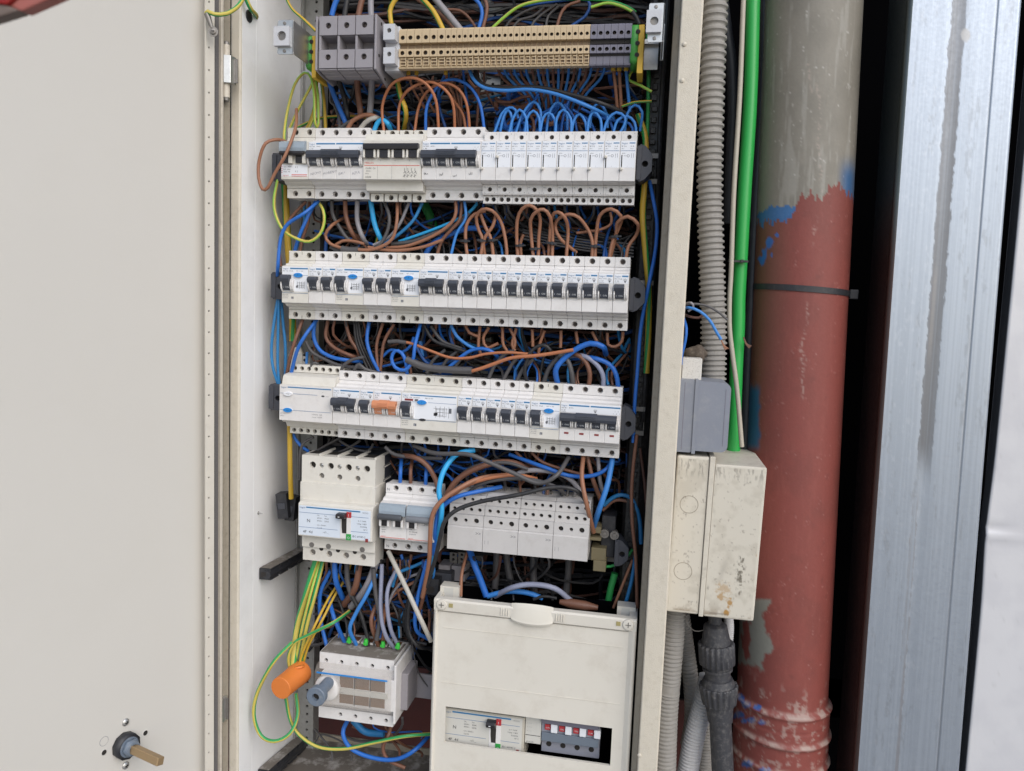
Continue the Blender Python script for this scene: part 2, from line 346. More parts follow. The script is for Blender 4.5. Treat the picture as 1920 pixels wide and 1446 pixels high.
# little screw through the left wall
p = atx(484, 962, -39.5); b = MB(); b.cyl(p, p+Vector((7, -1, 0)), 1.3, .3, steel, 10); b.cyl(p, p+Vector((.6, 0, 0)), 2.5, 2.2, steel_dk, 12)
link('screw_tip', b.mesh('screw_tip'), cab)
def upright(x0, x1, Y, z0, z1, label, slots=False):
    t = thing('perforated_upright', label, 'mounting rail', (0, 0, 0)); b = MB()
    z = z0
    while z < z1:
        b.plate(x0, x1, z, z+12.5, Y, [((x0*.35+x1*.65), z+6.2, 2.1)], steel_up, 2, hole_d, n=10); z += 12.5
    b.box(x0-2, x0, Y-9, Y+20, z0, z1, steel_up); b.box(x1, x1+2, Y, Y+20, z0, z1, steel_up)
    link('channel', b.mesh('channel'), t)
    for zz in (z0+160, z0+460, z0+760, z0+1010):
        b = MB(); b.lathe(((x0*.7+x1*.3), Y, zz), (0, -1, 0), [(0, 4), (1.8, 3.6), (2.4, 2.2), (2.5, 0.01)], screw_m, 14, False); link('screw', b.mesh('screw'), t)
    return t
xa, xb = at(561, 1120, 140).x, at(588, 1120, 140).x
upright(xa, xb, 140, CZ0, CZ1-4, 'galvanised strip with round holes at the back left of the cabinet')
xa, xb = at(902, 190, 140).x, at(934, 190, 140).x
upright(xa, xb, 140, CZ0, CZ1-4, 'galvanised strip with round holes behind the middle of the breaker rows')
# black greasy cable chain down the right side
t = thing('cable_channel', 'black greasy strip running down inside the right edge of the cabinet', 'cable channel')
x0 = 432; b = MB(); b.prismv([(x0, 62), (x0+4, 54), (x0+18, 52), (x0+27, 58), (x0+29, 90), (x0, 90)], -830, 280, grime); link('channel_body', b.mesh('channel_body', 1, 2), t)
b = MB()
for k in range(88):
    z = -820+k*12.5; b.box(x0+8+random.uniform(-1, 1), x0+15+random.uniform(-1, 1), 49.5, 53.5, z, z+6.5+random.uniform(-1, 1), grime)
link('teeth', b.mesh('teeth', .6, 1), t)['kind'] = 'stuff'
b = MB(); b.tube([(x0+21, 50, 240), (x0+20, 48, 60), (x0+22, 50, -60), (x0+19, 49, -300)], 3.2, grime); link('rib', b.mesh('rib'), t)

# ---------------------------------------------------------------- door
PHI = R(72); H = Vector((-53, -28, 0)); DE = Vector((-math.cos(PHI), -math.sin(PHI), 0)); DN = Vector((math.sin(PHI), -math.cos(PHI), 0))
def dl(u, v, d=0):
    """pixel -> point on the door plane raised by d, in door-local (u along door, height d, z)"""
    D = ray(u, v); P0 = H+DN*d; t = (P0-CP).dot(DN)/D.dot(DN); P = CP+D*t; return (-(P-H).dot(DE), d, P.z)
def dw(a, d, z): return Vector((H.x, H.y, 0))-DE*a+DN*d+Vector((0, 0, z))
DR = Matrix(((-DE.x, -DN.x, 0), (-DE.y, -DN.y, 0), (0, 0, 1)))     # local x towards the hinge, local -y out of the door
door = thing('cabinet_door', 'open beige metal cabinet door seen from its inner side', 'door', H, DR.to_euler())
ue0 = dl(4, 100)[0]; ue1 = dl(-30, 1400)[0]
xs = dl(386, 700, 0)[0]
b = MB(); z0, z1 = CZ0+5, CZ1-5
xs += 9
b.add([(ue1, 0, z0), (xs+1, 0, z0), (xs+1, 0, z1), (ue0, 0, z1), (ue1, 1.8, z0), (xs+1, 1.8, z0), (xs+1, 1.8, z1), (ue0, 1.8, z1)],
      [(0, 1, 2, 3), (7, 6, 5, 4), (1, 5, 6, 2), (0, 4, 5, 1), (3, 2, 6, 7)], door_m)
link('panel', b.mesh('panel'), door)
def strip(name, pa, pb, d, mat, holes=False, back=0., lab=None):
    a = dl(pa, 700, d)[0]; c = dl(pb, 700, d)[0]; b = MB()
    if holes:
        z = z0
        while z < z1:
            b.plate(a, c, z, z+24.6, -d, [(a*.62+c*.38, z+12, 1.25)], mat, 1.5, hole_d, n=10); z += 24.6
        b.prismv([(a, -d), (a+.01, -d), (a+.01, -d+2), (a, -d+2)], z0, z1, mat); b.prismv([(c-.6, -d), (c+1.2, -d+1.2), (c+1.2, 1.6), (c-.6, 1.6)], z0, z1, mat)
    else: b.box(a, c, -d, 1.6-back, z0, z1, mat)
    o = link(name, b.mesh(name, .5 if not holes else 0), door)
    if lab: o['label'] = lab
strip('edge_strip', 386, 401.5, 15, M('door_edge_paint', (.62, .585, .52), .5, dscale=40, damt=.2, dirt=(.4, .35, .28), bump=.1), True, lab='narrow beige strip with a row of small holes')
strip('gasket', 402.5, 413.5, 11, gasket)
strip('edge_ridge', 414, 418.5, 15, M('edge_ridge_paint', (.50, .455, .385), .55, dscale=60, damt=.45, dirt=(.25, .2, .14)))
strip('outer_edge', 419, 430.5, 7, dirt_shade_b, lab='dirty brownish outer edge by the hinges')
# rotary coupling
u0, _, zk = dl(232, 1396)
kn = thing('rotary_handle_shaft', 'square brass coloured shaft in a black nut on the inside of the door', 'handle shaft', dw(u0, 0, zk), DR.to_euler())
b = MB(); hexa = [(14.5*math.cos(R(20+36*k)), 14.5*math.sin(R(20+36*k))) for k in range(10)]
b.prismz(hexa, -9, -0.05, black_pl); b.lathe((0, -9, 0), (0, -1, 0), [(0, 12), (.8, 11.6), (.8, 6)], black_pl, 24, False)
link('lock_nut', b.mesh('lock_nut', .7, 2), kn)
b = MB(); b.prismz([(9.6*math.cos(R(60*k)), 9.6*math.sin(R(60*k))) for k in range(6)], -15, -9.6, knob_m); b.lathe((0, -15, 0), (0, -1, 0), [(0, 8.6), (2.4, 7.6), (2.6, 5)], knob_m, 24, False)
b.lathe((0, -9.2, 0), (0, -1, 0), [(0, 11.3), (1.2, 11), (1.3, 8)], knob_m, 24, False)
link('zinc_nut', b.mesh('zinc_nut', .4, 1), kn)
b = MB(); b.box(-4.3, 4.3, -62, -12, -4.3, 4.3, brass); o = link('square_shaft', b.mesh('square_shaft', .7, 1), kn, None, (0, R(14), 0))
for (u, v) in ((235, 1354), (235, 1435)):
    a, _, z = dl(u, v); s = thing('door_screw', 'shiny round head screw %s the shaft on the door' % ('above' if v < 1400 else 'below'), 'screw', dw(a, 0, z), DR.to_euler(), 'screws beside the rotary shaft')
    b = MB(); b.lathe((0, -.05, 0), (0, -1, 0), [(0, 4.3), (1.2, 4.1), (2.4, 2.6), (2.8, .01)], steel, 20, False); link('head', b.mesh('head'), s)
    b = MB(); b.box(-2, 2, -3, -2.3, -.45, .45, hole_d); b.box(-.45, .45, -3.02, -2.32, -2, 2, hole_d); link('cross_slot', b.mesh('cross_slot'), s)
for (u, v) in ((272.5, 1374.5), (195, 1411)):
    b = MB(); a, _, z = dl(u, v); b.cyl((a, -.15, z), (a, .4, z), 2.9, 2.9, hole_d, 18); b.lathe((a, -.1, z), (0, -1, 0), [(0, 3.9), (.25, 3.5), (.2, 2.9)], door_m, 20, False)
    link('bolt_hole', b.mesh('bolt_hole'), door)
b = MB(); a, _, z = dl(195, 1390); b.lathe((a, -.1, z), (0, -1, 0), [(0, 5.2), (.12, 5.0), (.1, 4.8)], pencil, 28, False); link('scribed_ring', b.mesh('scribed_ring'), door)
# hinges
hp = M('hinge_paint', (.55, .50, .42), .5, dscale=80, damt=.5, dirt=(.25, .2, .15))
for (u, va, vb, vk0, vk1) in ((424.5, 78, 190, 106, 158), (408.5, 1273, 1374, 1307, 1352)):
    Yh = -47; p0 = at(u, va, Yh); p1 = at(u, vb, Yh); x = (p0.x+p1.x)/2; za, zb = at(u, vk0, Yh).z, at(u, vk1, Yh).z
    b = MB(); b.prismv([(x-5.5, Yh-5.5), (x+1, Yh-7), (x+8, Yh-4.5), (x+9, Yh+6), (x-4, Yh+6)], zb, za, steel); h = link('hinge', b.mesh('hinge', .6, 2), cab)
    b = MB(); b.lathe((x, Yh, p1.z+4), (0, 0, 1), [(0, 4.1), ((p0.z-p1.z)-8, 4.1)], hp, 18); link('barrel', b.mesh('barrel'), h)
    b = MB(); b.lathe((x, Yh, p1.z-1), (0, 0, 1), [(0, 1.5), (1.5, 3.3), (5, 3.6)], steel_dk, 16); link('pin', b.mesh('pin'), h)
    b = MB(); b.lathe((x, Yh, p0.z-4), (0, 0, 1), [(0, 3.6), (3, 3.5), (4, 2)], steel_dk, 16); link('pin', b.mesh('pin'), h)
    b = MB(); b.box(x-11, x-5.5, Yh-1, Yh+1, zb+3, za-3, steel_dk); link('hinge_leaf', b.mesh('hinge_leaf', .3), h)
    b = MB(); b.box(x+8, x+12, Yh+3, Yh+5, zb+2, za-2, steel_dk); link('hinge_leaf', b.mesh('hinge_leaf', .3), h)
# earth lug on the door edge
p = at(400, 60, -80); lg = thing('cable_lug', 'crimped metal lug screwed to the door edge at the end of the earth wire', 'cable lug', (0, 0, 0))
b = MB(); q = at(388, 26, -82); d = (q-p).normalized()
b.lathe(p, (.35, -1, 0), [(0, 5.4), (1.2, 5.4)], steel_dk, 20); b.tube([p+d*4, p+d*8, p+d*16, q], 2.6, steel_dk, 10, rad=[2.0, 2.4, 3.2, 3.4])
link('lug_body', b.mesh('lug_body'), lg)
b = MB(); b.lathe(p+Vector((.3, -1.2, 0)), (.35, -1, 0), [(0, 3.3), (1.4, 3.2), (1.9, 2.4), (1.95, .01)], steel_dk, 16, False); b.box(p.x-2.2, p.x+3.4, p.y-3.5, p.y-3.0, p.z-.4, p.z+.4, hole_d); link('lug_screw', b.mesh('lug_screw'), lg)
# red bar crossing the top left corner
t = thing('red_bar', 'blurry red painted bar crossing the top left corner above the door', 'bar')
Y0 = -560; A = at(-60, 62, Y0); B = at(52, 27, Y0); C_ = at(128, -6, Y0); D_ = at(150, -60, Y0); E_ = at(-60, -60, Y0)
rp = M('red_gloss_paint', (.30, .012, .01), .35, dscale=20, damt=.3, dirt=(.4, .15, .13)); rp2 = M('faded_red_paint', (.36, .11, .09), .5, dscale=20, damt=.3, dirt=(.3, .2, .17))
F_ = at(-60, 5, Y0); G_ = at(30, 18, Y0)
b = MB(); b.prismz([(P.x, P.z) for P in (F_, G_, at(60, -8, Y0), D_, E_)], Y0-6, Y0+3, rp); link('bar_side', b.mesh('bar_side', 1.5, 2), t)
b = MB(); b.prismz([(P.x, P.z) for P in (G_, B, C_, at(60, -9, Y0))], Y0-4, Y0+3, rp2); link('bar_edge', b.mesh('bar_edge', 1, 2), t)
b = MB(); b.prismz([(P.x, P.z) for P in (A, B, G_, F_)], Y0-5, Y0+2, M('bar_cut_end', (.16, .12, .10), .6)); link('bar_end', b.mesh('bar_end', 1, 2), t)
# ---------------------------------------------------------------- modular devices on the three upper rails
PW = 17.75
ROWS = [(-0.4, -0.1, 427.1, 1.2), (2.2, -149.8, 426.9, -146.9), (0.5, -296.8, 425.5, -298.6)]
class Row: pass
rows = []
for xa, za, xb, zb in ROWS:
    r = Row(); r.o = Vector((xa, 0, za)); r.a = math.atan2(zb-za, xb-xa); r.p = math.hypot(xb-xa, zb-za)/24; rows.append(r)
SCREW = None
def screw_mesh():
    global SCREW
    if SCREW is None:
        b = MB(); b.lathe((0, 0, 0), (0, -1, 0), [(0, 2.5), (1.0, 2.45), (1.3, 2.1)], screw_m, 12)
        b.box(-1.7, 1.7, -1.36, -1.2, -.3, .3, hole_d); b.box(-.3, .3, -1.37, -1.21, -1.7, 1.7, hole_d); SCREW = b.mesh('terminal_screw')
    return SCREW
SCREWS = {}
def put_screw(par, x, y, z, s=1., rz=None):
    o = link('terminal_screw', screw_mesh(), par, (x, y, z), (0, random.uniform(0, 3), 0)); o.scale = (s, 1, s); return o
def body(n, p, mat, ht, hb, top=42.5, bot=-42.5, r=3.4, flap=True, y1=19, style='std'):
    """shared profile of a modular device, n modules wide; ht/hb hole x positions"""
    W = n*p-.16; b = MB()
    prof = [(0, 22.4), (9, 23.6), (10.5, 26), (y1-1, 27.5), (y1-.4, 30.6), (y1+4.9, 30.8), (y1+4.9, 41.8), (46, 41.8), (46, -41.8), (y1+4.9, -41.8), (y1+4.9, -30.8), (y1-.4, -30.6), (y1-1, -27.5), (10.5, -26), (9, -23.6), (0, -22.4)]
    b.prism(prof, .08, W, mat)
    for hs, za, zb in ((ht, 31.0, top), (hb, bot, -31.0)):
        if not hs: b.box(.1, W-.02, y1, y1+4.9, za, zb, mat); continue
        b.plate(.1, W-.02, za, zb, y1, [(x, (za+zb)/2+(.3 if za > 0 else -.3), r) for x in hs], mat, 5)
        b.add([(.1, y1, zb), (W-.02, y1, zb), (W-.02, y1+5, zb), (.1, y1+5, zb)], [(0, 1, 2, 3)], mat)
        b.add([(.1, y1, za), (W-.02, y1, za), (W-.02, y1+5, za), (.1, y1+5, za)], [(3, 2, 1, 0)], mat)
        b.add([(.1, y1, za), (.1, y1+5, za), (.1, y1+5, zb), (.1, y1, zb)], [(3, 2, 1, 0)], mat)
        b.add([(W-.02, y1, za), (W-.02, y1+5, za), (W-.02, y1+5, zb), (W-.02, y1, zb)], [(0, 1, 2, 3)], mat)
    if flap:
        for k in range(n): b.box(k*p+.25, (k+1)*p-.3, -.5, .6, -22.1, -9.3, mat)
    return b
TOG = {}
def toggle_mesh(mat, on=True, wide=True, txt='ON'):
    k = (mat.name, wide, txt)
    if k in TOG: return TOG[k]
    b = MB(); x0, x1 = (1.3, 12.7) if wide else (2.8, 12.2)
    b.prism([(.3, 10.2), (-4.5, 10.4), (-8.2, 8.8), (-9, 6.2), (-7.5, 2.6), (.3, 2.6)], x0, x1, mat)
    b.prism([(.3, 3), (-7.2, 3), (-5.2, -1.5), (-3.2, -6.0), (.3, -6.2)], 2.8, 12.3, mat)
    me = b.mesh('toggle', .55, 2)
    TOG[k] = me; return me
def on_print(txt='ON', sc=1.):
    b = MB(); s = 3.3*sc
    # follow the slope of the lower half of the toggle
    def put(t, x):
        vs, fs, wd = glyphs(t); ca, sa = math.cos(R(66)), math.sin(R(66))
        b.add([(x+p[0]*s*.95, -5.35-p[1]*s*ca*1.02+1.1, -4.2+p[1]*s*sa+.3) for p in vs], fs, white_ink)
    put('I', 3.7); put(txt, 6.3); return b
CHK = {}
def cheek_mesh(mat, side):
    k = (mat.name, side)
    if k not in CHK:
        b = MB(); pr = [(.2, 7), (-3.6, 5.6), (-5.8, 2.4), (-6.2, -1.5), (-4.8, -5), (-2, -7.6), (.2, -8)]
        if side < 0: b.prism(pr, .7, 2.5, mat)
        else: b.prism(pr, 12.7, 14.3, mat); b.prism([(p_*.86, z*.95) for p_, z in pr], 14.5, 16.6, mat)
        CHK[k] = b.mesh('cheek', .6, 2)
    return CHK[k]
ONP = None
def add_toggle(t, x, mat=toggle_m, plas=white, wide=True, dz=0., sc=1., ink=True):
    global ONP
    o = link('toggle', toggle_mesh(mat, wide=wide), t, (x, 0, dz)); o.scale = (1, 1, sc)
    if ink:
        if ONP is None: ONP = on_print().mesh('toggle_lettering')
        q = link('toggle_lettering', ONP, o)
    for s in (-1, 1):
        c = link('toggle_guard', cheek_mesh(plas, s), t, (x, 0, dz)); c.scale = (1, 1, sc)
    return o
PRN = {}
def brk_print(n, model, rate, seed):
    k = (n, model, rate)
    if k in PRN: return PRN[k]
    W = n*PW; b = MB()
    b.box(.6, W-.9, -.22, .1, 11.2, 21.9, label_w)
    b.text('hager', 1.3, 18.3, 3.3, blueline)
    if n == 1: b.box(9.6, W-1.1, -.34, -.2, 18.8, 20.4, blue_ink)
    elif n <= 2: b.box(9.8, W-1.1, -.34, -.2, 18.8, 20.4, blue_ink)
    else: b.box(10, W*.48, -.34, -.2, 18.8, 20.4, blue_ink); b.box(W*.5, W-1.1, -.34, -.2, 18.8, 20.4, blue_ink)
    b.text(model, 1.3, 15.7, 2.2, dark_ink); b.text(rate, 1.3, 13.0, 2.5, dark_ink)
    b.text('230/400V~', 1.3, 11.4, 1.4, grey_ink)
    x = min(W-6, 11.2) if n == 1 else W*.55
    for i, (a, z) in enumerate(((0, 15.6), (0, 14.6))): b.box(x, x+4.2, -.33, -.2, z, z+.35, grey_ink)
    b.add([(x+.6, -.33, 14.2), (x+3.6, -.33, 14.2), (x+2.1, -.33, 11.8)], [(0, 2, 1)], grey_ink)
    if n == 1: b.text('6000', 11.2, 16.2, 1.5, grey_ink)
    if n >= 2:
        for i in range(2*n if n > 2 else 2): b.text(str(i % 4+1), W-4.6*(n/2)+i*2.0*(1 if n == 2 else .9)-.2, 12.2+2.6*(i % 2), 2.0, grey_ink)
    PRN[k] = b.mesh('printed_label'); return PRN[k]
BOD = {}
def getbody(key, fn, bev=.35):
    if key not in BOD: BOD[key] = fn().mesh('body', bev, 1)
    return BOD[key]
def place(row, m0): r = rows[row]; return r.o+Vector((math.cos(r.a), 0, math.sin(r.a)))*(m0*r.p), (0, -r.a, 0)
def breaker(row, m0, n, model, rate, label, group=None, tog=toggle_m, tie=False, flags=False, screws=(True, True)):
    loc, rot = place(row, m0); p = rows[row].p
    t = thing('circuit_breaker', label, 'circuit breaker', loc, rot, group)
    hx = [(i+.5)*p for i in range(n)]
    link('body', getbody(('b', row, n), lambda: body(n, p, white, hx, hx)), t)
    link('printed_label', brk_print(n, model, rate, 0), t)
    for i in range(n):
        add_toggle(t, i*p, tog)
        for z in (37.1, -37.1): put_screw(t, hx[i], 23.9, z)
    if tie:
        b = MB(); b.prism([(-3, 10.9), (-7.5, 10.9), (-10.2, 8.8), (-10.6, 5.5), (-9.4, 1.8), (-3, 1.8)], 1.0, n*p-4.2, tog)
        b.prism([(-3, 11.9), (-8, 11.9), (-11, 9.3), (-11.3, 5.3), (-10, 2.4), (-3, 2.4)], n*p*.27, n*p*.62, tog)
        for z in (4.6, 6.4, 8.2): b.box(n*p*.29, n*p*.60, -11.75, -11.0, z-.25, z+.25, tog)
        link('toggle_tie', b.mesh('toggle_tie', .4, 2), t)
    if flags:
        for i in range(n): b = MB(); b.box(i*p+6, i*p+11.2, -.75, -.4, -14.4, -12.2, darkred); link('status_window', b.mesh('status_window'), t)
    return t
def ell(cx, cz, rx, rz, y, y2, mat, b, n=20):
    b.prismz([(cx+rx*math.cos(2*math.pi*i/n)*(1 if 1 else 1), cz+rz*math.sin(2*math.pi*i/n)*abs(math.sin(2*math.pi*i/n))**.15) for i in range(n)], y, y2, mat)
def oval_button(t, x, z, mat, txt, name='test_button'):
    b = MB(); ell(x, z, 6.4, 3.3, -.9, 0, white, b); link('button_rim', b.mesh('button_rim', .2), t)
    b = MB(); ell(x, z, 5.9, 2.9, -2.6, -.8, mat, b); o = link(name, b.mesh(name, .4, 2), t)
    b = MB(); b.text(txt, x, z-.7, 2.2, dark_ink, -2.7, 1, True); link('button_lettering', b.mesh('button_lettering'), o)
def schematic(b, x, z, w_, h, seed, mat=None):
    rs = random.Random(seed); mat = mat or grey_ink
    for i in range(4):
        xx = x+w_*(i+.5)/4; b.box(xx-.14, xx+.14, -.33, -.2, z, z+h, mat)
    for i in range(3):
        zz = z+h*(i+.4)/3; a = rs.uniform(0, .3); b.box(x+w_*a, x+w_*rs.uniform(.6, 1), -.34, -.2, zz-.13, zz+.13, mat)
    b.box(x+w_*.02, x+w_*.2, -.34, -.2, z+h*.15, z+h*.4, mat)
def rcbo(row, m0, label, group='residual current breakers with blue test buttons', txt='I ON'):
    loc, rot = place(row, m0); p = rows[row].p
    t = thing('residual_current_breaker', label, 'circuit breaker', loc, rot, group)
    hx = [.5*p, 1.5*p]
    def mk():
        b = body(2, p, ivory, hx, hx, flap=False)
        b.box(p-.5, p+.5, 18.7, 19.2, 37.5, 41.5, hole_d); b.box(p-.3, p+.7, 18.7, 19.2, -42.4, -37.5, hole_d)
        b.box(.1, .9, 18.6, 19.4, 26, 41, hole_d); b.box(.1, .8, 18.6, 19.4, -38, -28, hole_d)
        return b
    link('body', getbody(('r', row), mk), t)
    if 'rc' not in PRN:
        b = MB(); W = 2*PW; b.box(.5, W-.8, -.22, .1, -8.5, 21.9, label_w); b.text('hager', 1.4, 18.3, 3.4, blueline); b.box(11, W-1, -.34, -.2, 18.8, 20.4, blue_ink)
        b.text('AD 116J   30mA', 1.4, 15.9, 2.0, dark_ink); b.text('NFC 61 440', 19, 16, 1.8, grey_ink)
        b.box(11, 18, -.33, -.2, 11.3, 11.7, blueline); b.box(27, W-1, -.33, -.2, 11.3, 11.7, blueline); b.box(.8, W-1, -.33, -.2, -10.6, -10.1, blueline)
        schematic(b, 18.6, -5, 13, 9, 3); schematic(b, 19.4, -3.6, 11, 7, 5)
        for k, z in enumerate((-12.9, -15.0, -17.1)): b.text(('I\u0394n 0.03A', '16A 230V~', 'Ifc 3000A')[k], 1.2, z, 1.8, grey_ink, -.2)
        b.prismz([(12.5, -17.6), (15.6, -17.6), (15.6, -14.8), (12.5, -14.8)], -.12, .1, grey_ink); b.text('S', 13.2, -17.2, 2.4, label_w, -.2)
        PRN['rc'] = b.mesh('printed_label')
    link('printed_label', PRN['rc'], t)
    add_toggle(t, 0, toggle_m, white, sc=1.15)
    for x in hx:
        for z in (37.1, -37.1): put_screw(t, x, 23.9, z)
    oval_button(t, 22.3, 11.5, blue_btn, 'T')
    return t

# ---- row 1
def legrand2(m0):
    loc, rot = place(0, m0); p = rows[0].p
    t = thing('circuit_breaker', 'leftmost top row breaker, black toggles under a grey cover flap, red lettering', 'circuit breaker', loc, rot)
    hx = [.6*p, 1.6*p]
    link('body', getbody('lg', lambda: body(2, p, ivory, hx, hx, flap=False, y1=17)), t)
    b = MB(); b.prism([(-1.5, 22.8), (-6.5, 20.5), (-7.5, 14), (-6.6, 9.8), (-.1, 9.8), (-.1, 22.8)], .4, 2*p-2.4, blue_clear); link('cover_flap', b.mesh('cover_flap', .8, 2), t)
    b = MB(); b.prism([(-3, 10.4), (-9, 9.4), (-9.6, 6.9), (-8.2, 5.2), (-3, 5.2)], 1.6, 2*p-3.5, toggle_k); link('toggle_tie', b.mesh('toggle_tie', .5, 2), t)
    for i in range(2):
        b = MB(); b.box(i*p+2.6, i*p+11, -3.2, .2, -3.2, 6, toggle_k); b.box(i*p+2.6, i*p+11, -3.4, -3.1, 2.9, 3.3, grey_ink); link('toggle', b.mesh('toggle', .5), t)
        b = MB(); b.box(i*p+11.5, i*p+16.4, -5, 0, -4.4, 6.2, ivory); link('toggle_guard', b.mesh('toggle_guard', 1.1, 3), t)
    b = MB(); b.box(.6, 2*p-1, -.2, .1, -19, -5, label_w)
    for k, (s, z) in enumerate((('C20   400V~', -8.4), ('DX  6000', -11.4), ('10kA  NF', -14.2))): b.text(s, 3.2, z, 2.3, dark_ink if k < 2 else grey_ink, -.3)
    for z in (-7, -9.5, -12, -14.5): b.box(1, 1.9, -.33, -.2, z-.6, z+.6, red_ink)
    b.text('legrand', 2.6, -18.6, 2.5, red_ink); b.box(14, 2*p-1.5, -.33, -.2, -17.4, -16.6, red_ink); b.box(14, 2*p-1.5, -.33, -.2, -18.9, -18.4, red_ink)
    for i in range(2): b.text('4 2', 18.5, -9+i*-5, 3, grey_ink)
    link('printed_label', b.mesh('printed_label'), t)
    for x in hx:
        for z in (37.1, -37.1): put_screw(t, x, 21.9, z)
legrand2(0)
breaker(0, 2, 4, 'NC 463   400V~', 'C 63', 'top row four pole breaker with pencil notes, right of the grey flap breaker', tie=True)
def merlin(m0):
    loc, rot = place(0, m0); p = rows[0].p
    t = thing('circuit_breaker', 'four pole breaker with black toggle bar and red line in the top row', 'circuit breaker', loc, rot)
    hx = [(i+.55)*p for i in range(4)]; W = 4*p-.2
    b = MB(); y = 19
    b.prism([(-3, 22.3), (-1, 23.5), (2, 24.5), (4, 31.5), (24, 31.5), (24, 40), (46, 40), (46, -42), (24, -42), (24, -36), (8, -34), (7, -24), (-3, -22.4)], .1, W, ivory)
    for x in hx:
        for za, zb in ((32, 39.2), (-45, -36)):
            b.plate(x-8, x+8, za, zb, y, [(x, (za+zb)/2, 3.2)], ivory, 5)
            for zz in (za, zb): b.box(x-8, x+8, y+.02, y+5, zz-.15, zz+.15, ivory)
            for xx in (x-8, x+7.8): b.box(xx, xx+.2, y+.02, y+5, za, zb, ivory)
    link('body', b.mesh('body', .4, 1), t)
    b = MB(); b.prism([(-4, 18.5), (-9, 18.3), (-10.5, 16), (-10, 11.5), (-4, 10.5)], 1.6, W-1.6, toggle_k); link('toggle_tie', b.mesh('toggle_tie', .5, 2), t)
    for i in range(4):
        b = MB(); b.box(i*p+4.0, i*p+13.3, -7.5, -2.5, 2.2, 13, toggle_k); b.box(i*p+4.2, i*p+13.1, -7.7, -7.4, 7.4, 7.9, dark_ink); link('toggle', b.mesh('toggle', .5), t)
        for s in (0.7, 13.9): c = MB(); c.box(i*p+s, i*p+s+2.6, -8, -2.8, 2, 12.5, ivory); link('toggle_guard', c.mesh('toggle_guard', .9, 3), t)
        for z in (35.6, -40.5): put_screw(t, hx[i], 23.9, z)
    b = MB(); b.text('MERLIN', 1.6, -4.4, 3.3, red_ink, -3.1); b.box(1.2, W-1.4, -3.15, -3, -6.6, -5.9, red_ink)
    for k, (s, z, h) in enumerate((('C60N  C6', -10.5, 3.0), ('400V~', -13.6, 2.4), ('6000', -16.5, 2.2), ('24348', -20.8, 3.0))): b.text(s, 2.6+(k == 1), z, h, dark_ink, -3.1)
    for i in range(4):
        x = W*.72+i*4.3; c = MB()
        for (xa, za, xb, zb) in ((0, -9, 0, -12), (0, -12, 2.5, -16), (0, -16, 0, -20), (-1.2, -15, 1.5, -13), (-1.5, -19, 1.8, -17)):
            n_ = 1; dx, dz = xb-xa, zb-za; L_ = math.hypot(dx, dz); ox, oz = -dz/L_*.22, dx/L_*.22
            b.add([(x+xa+ox, -3.12, za+oz), (x+xb+ox, -3.12, zb+oz), (x+xb-ox, -3.12, zb-oz), (x+xa-ox, -3.12, za-oz)], [(0, 1, 2, 3), (3, 2, 1, 0)], grey_ink)
    for i in range(1, 4): b.box(i*p-.1, i*p+.1, -3.1, -2.9, -22, -6.8, grey_ink); b.text('N135'[i], i*p+3.2, -1.5, 2.5, grey_ink, -3.1)
    link('printed_label', b.mesh('printed_label'), t)
merlin(6)
breaker(0, 10, 4, 'NC 440   400V~', 'C 40', 'four pole breaker with dark toggle bar just left of the ten narrow relays', tie=True)
# pencil notes on the flaps
def scribble(x0, z0, w_, h, seed):
    rs = random.Random(seed); b = MB(); pts = []
    n = int(w_/1.1)
    for i in range(n*3): pts.append(Vector((x0+w_*i/(n*3)+rs.uniform(-.4, .4), -.62, z0+h*(.5+.5*math.sin(i*2.1+rs.uniform(-.5, .5)))*rs.uniform(.4, 1)+i*.06)))
    for a, c in zip(pts, pts[1:]):
        d = c-a; L_ = max(.01, math.hypot(d.x, d.z)); ox, oz = -d.z/L_*.13, d.x/L_*.13
        b.add([(a.x+ox, a.y, a.z+oz), (c.x+ox, c.y, c.z+oz), (c.x-ox, c.y, c.z-oz), (a.x-ox, a.y, a.z-oz)], [(0, 1, 2, 3), (3, 2, 1, 0)], pencil)
    return b
for o in list(COL.objects):
    if 'pencil notes' in o.get('label', '') or 'ten narrow relays' in o.get('label', ''):
        first = 'pencil' in o['label']
        if first:
            b = MB()
            for s, x, z in (('NICHO', 3, -18), ('MORENO', 19, -17.5), ('EAU', 39, -17.5), ('AZUL', 56, -17)):
                vs, fs, wd = glyphs(s); b.add([(x+p_[0]*4.2, -.62, z+p_[1]*4.2+p_[0]*.9) for p_ in vs], fs, pencil)
            link('pencil_note', b.mesh('pencil_note'), o)
        else:
            for i in range(4): link('pencil_note', scribble(i*PW+3+i % 2, -17-i % 3, 5, 4, i+5).mesh('pencil_note'), o)
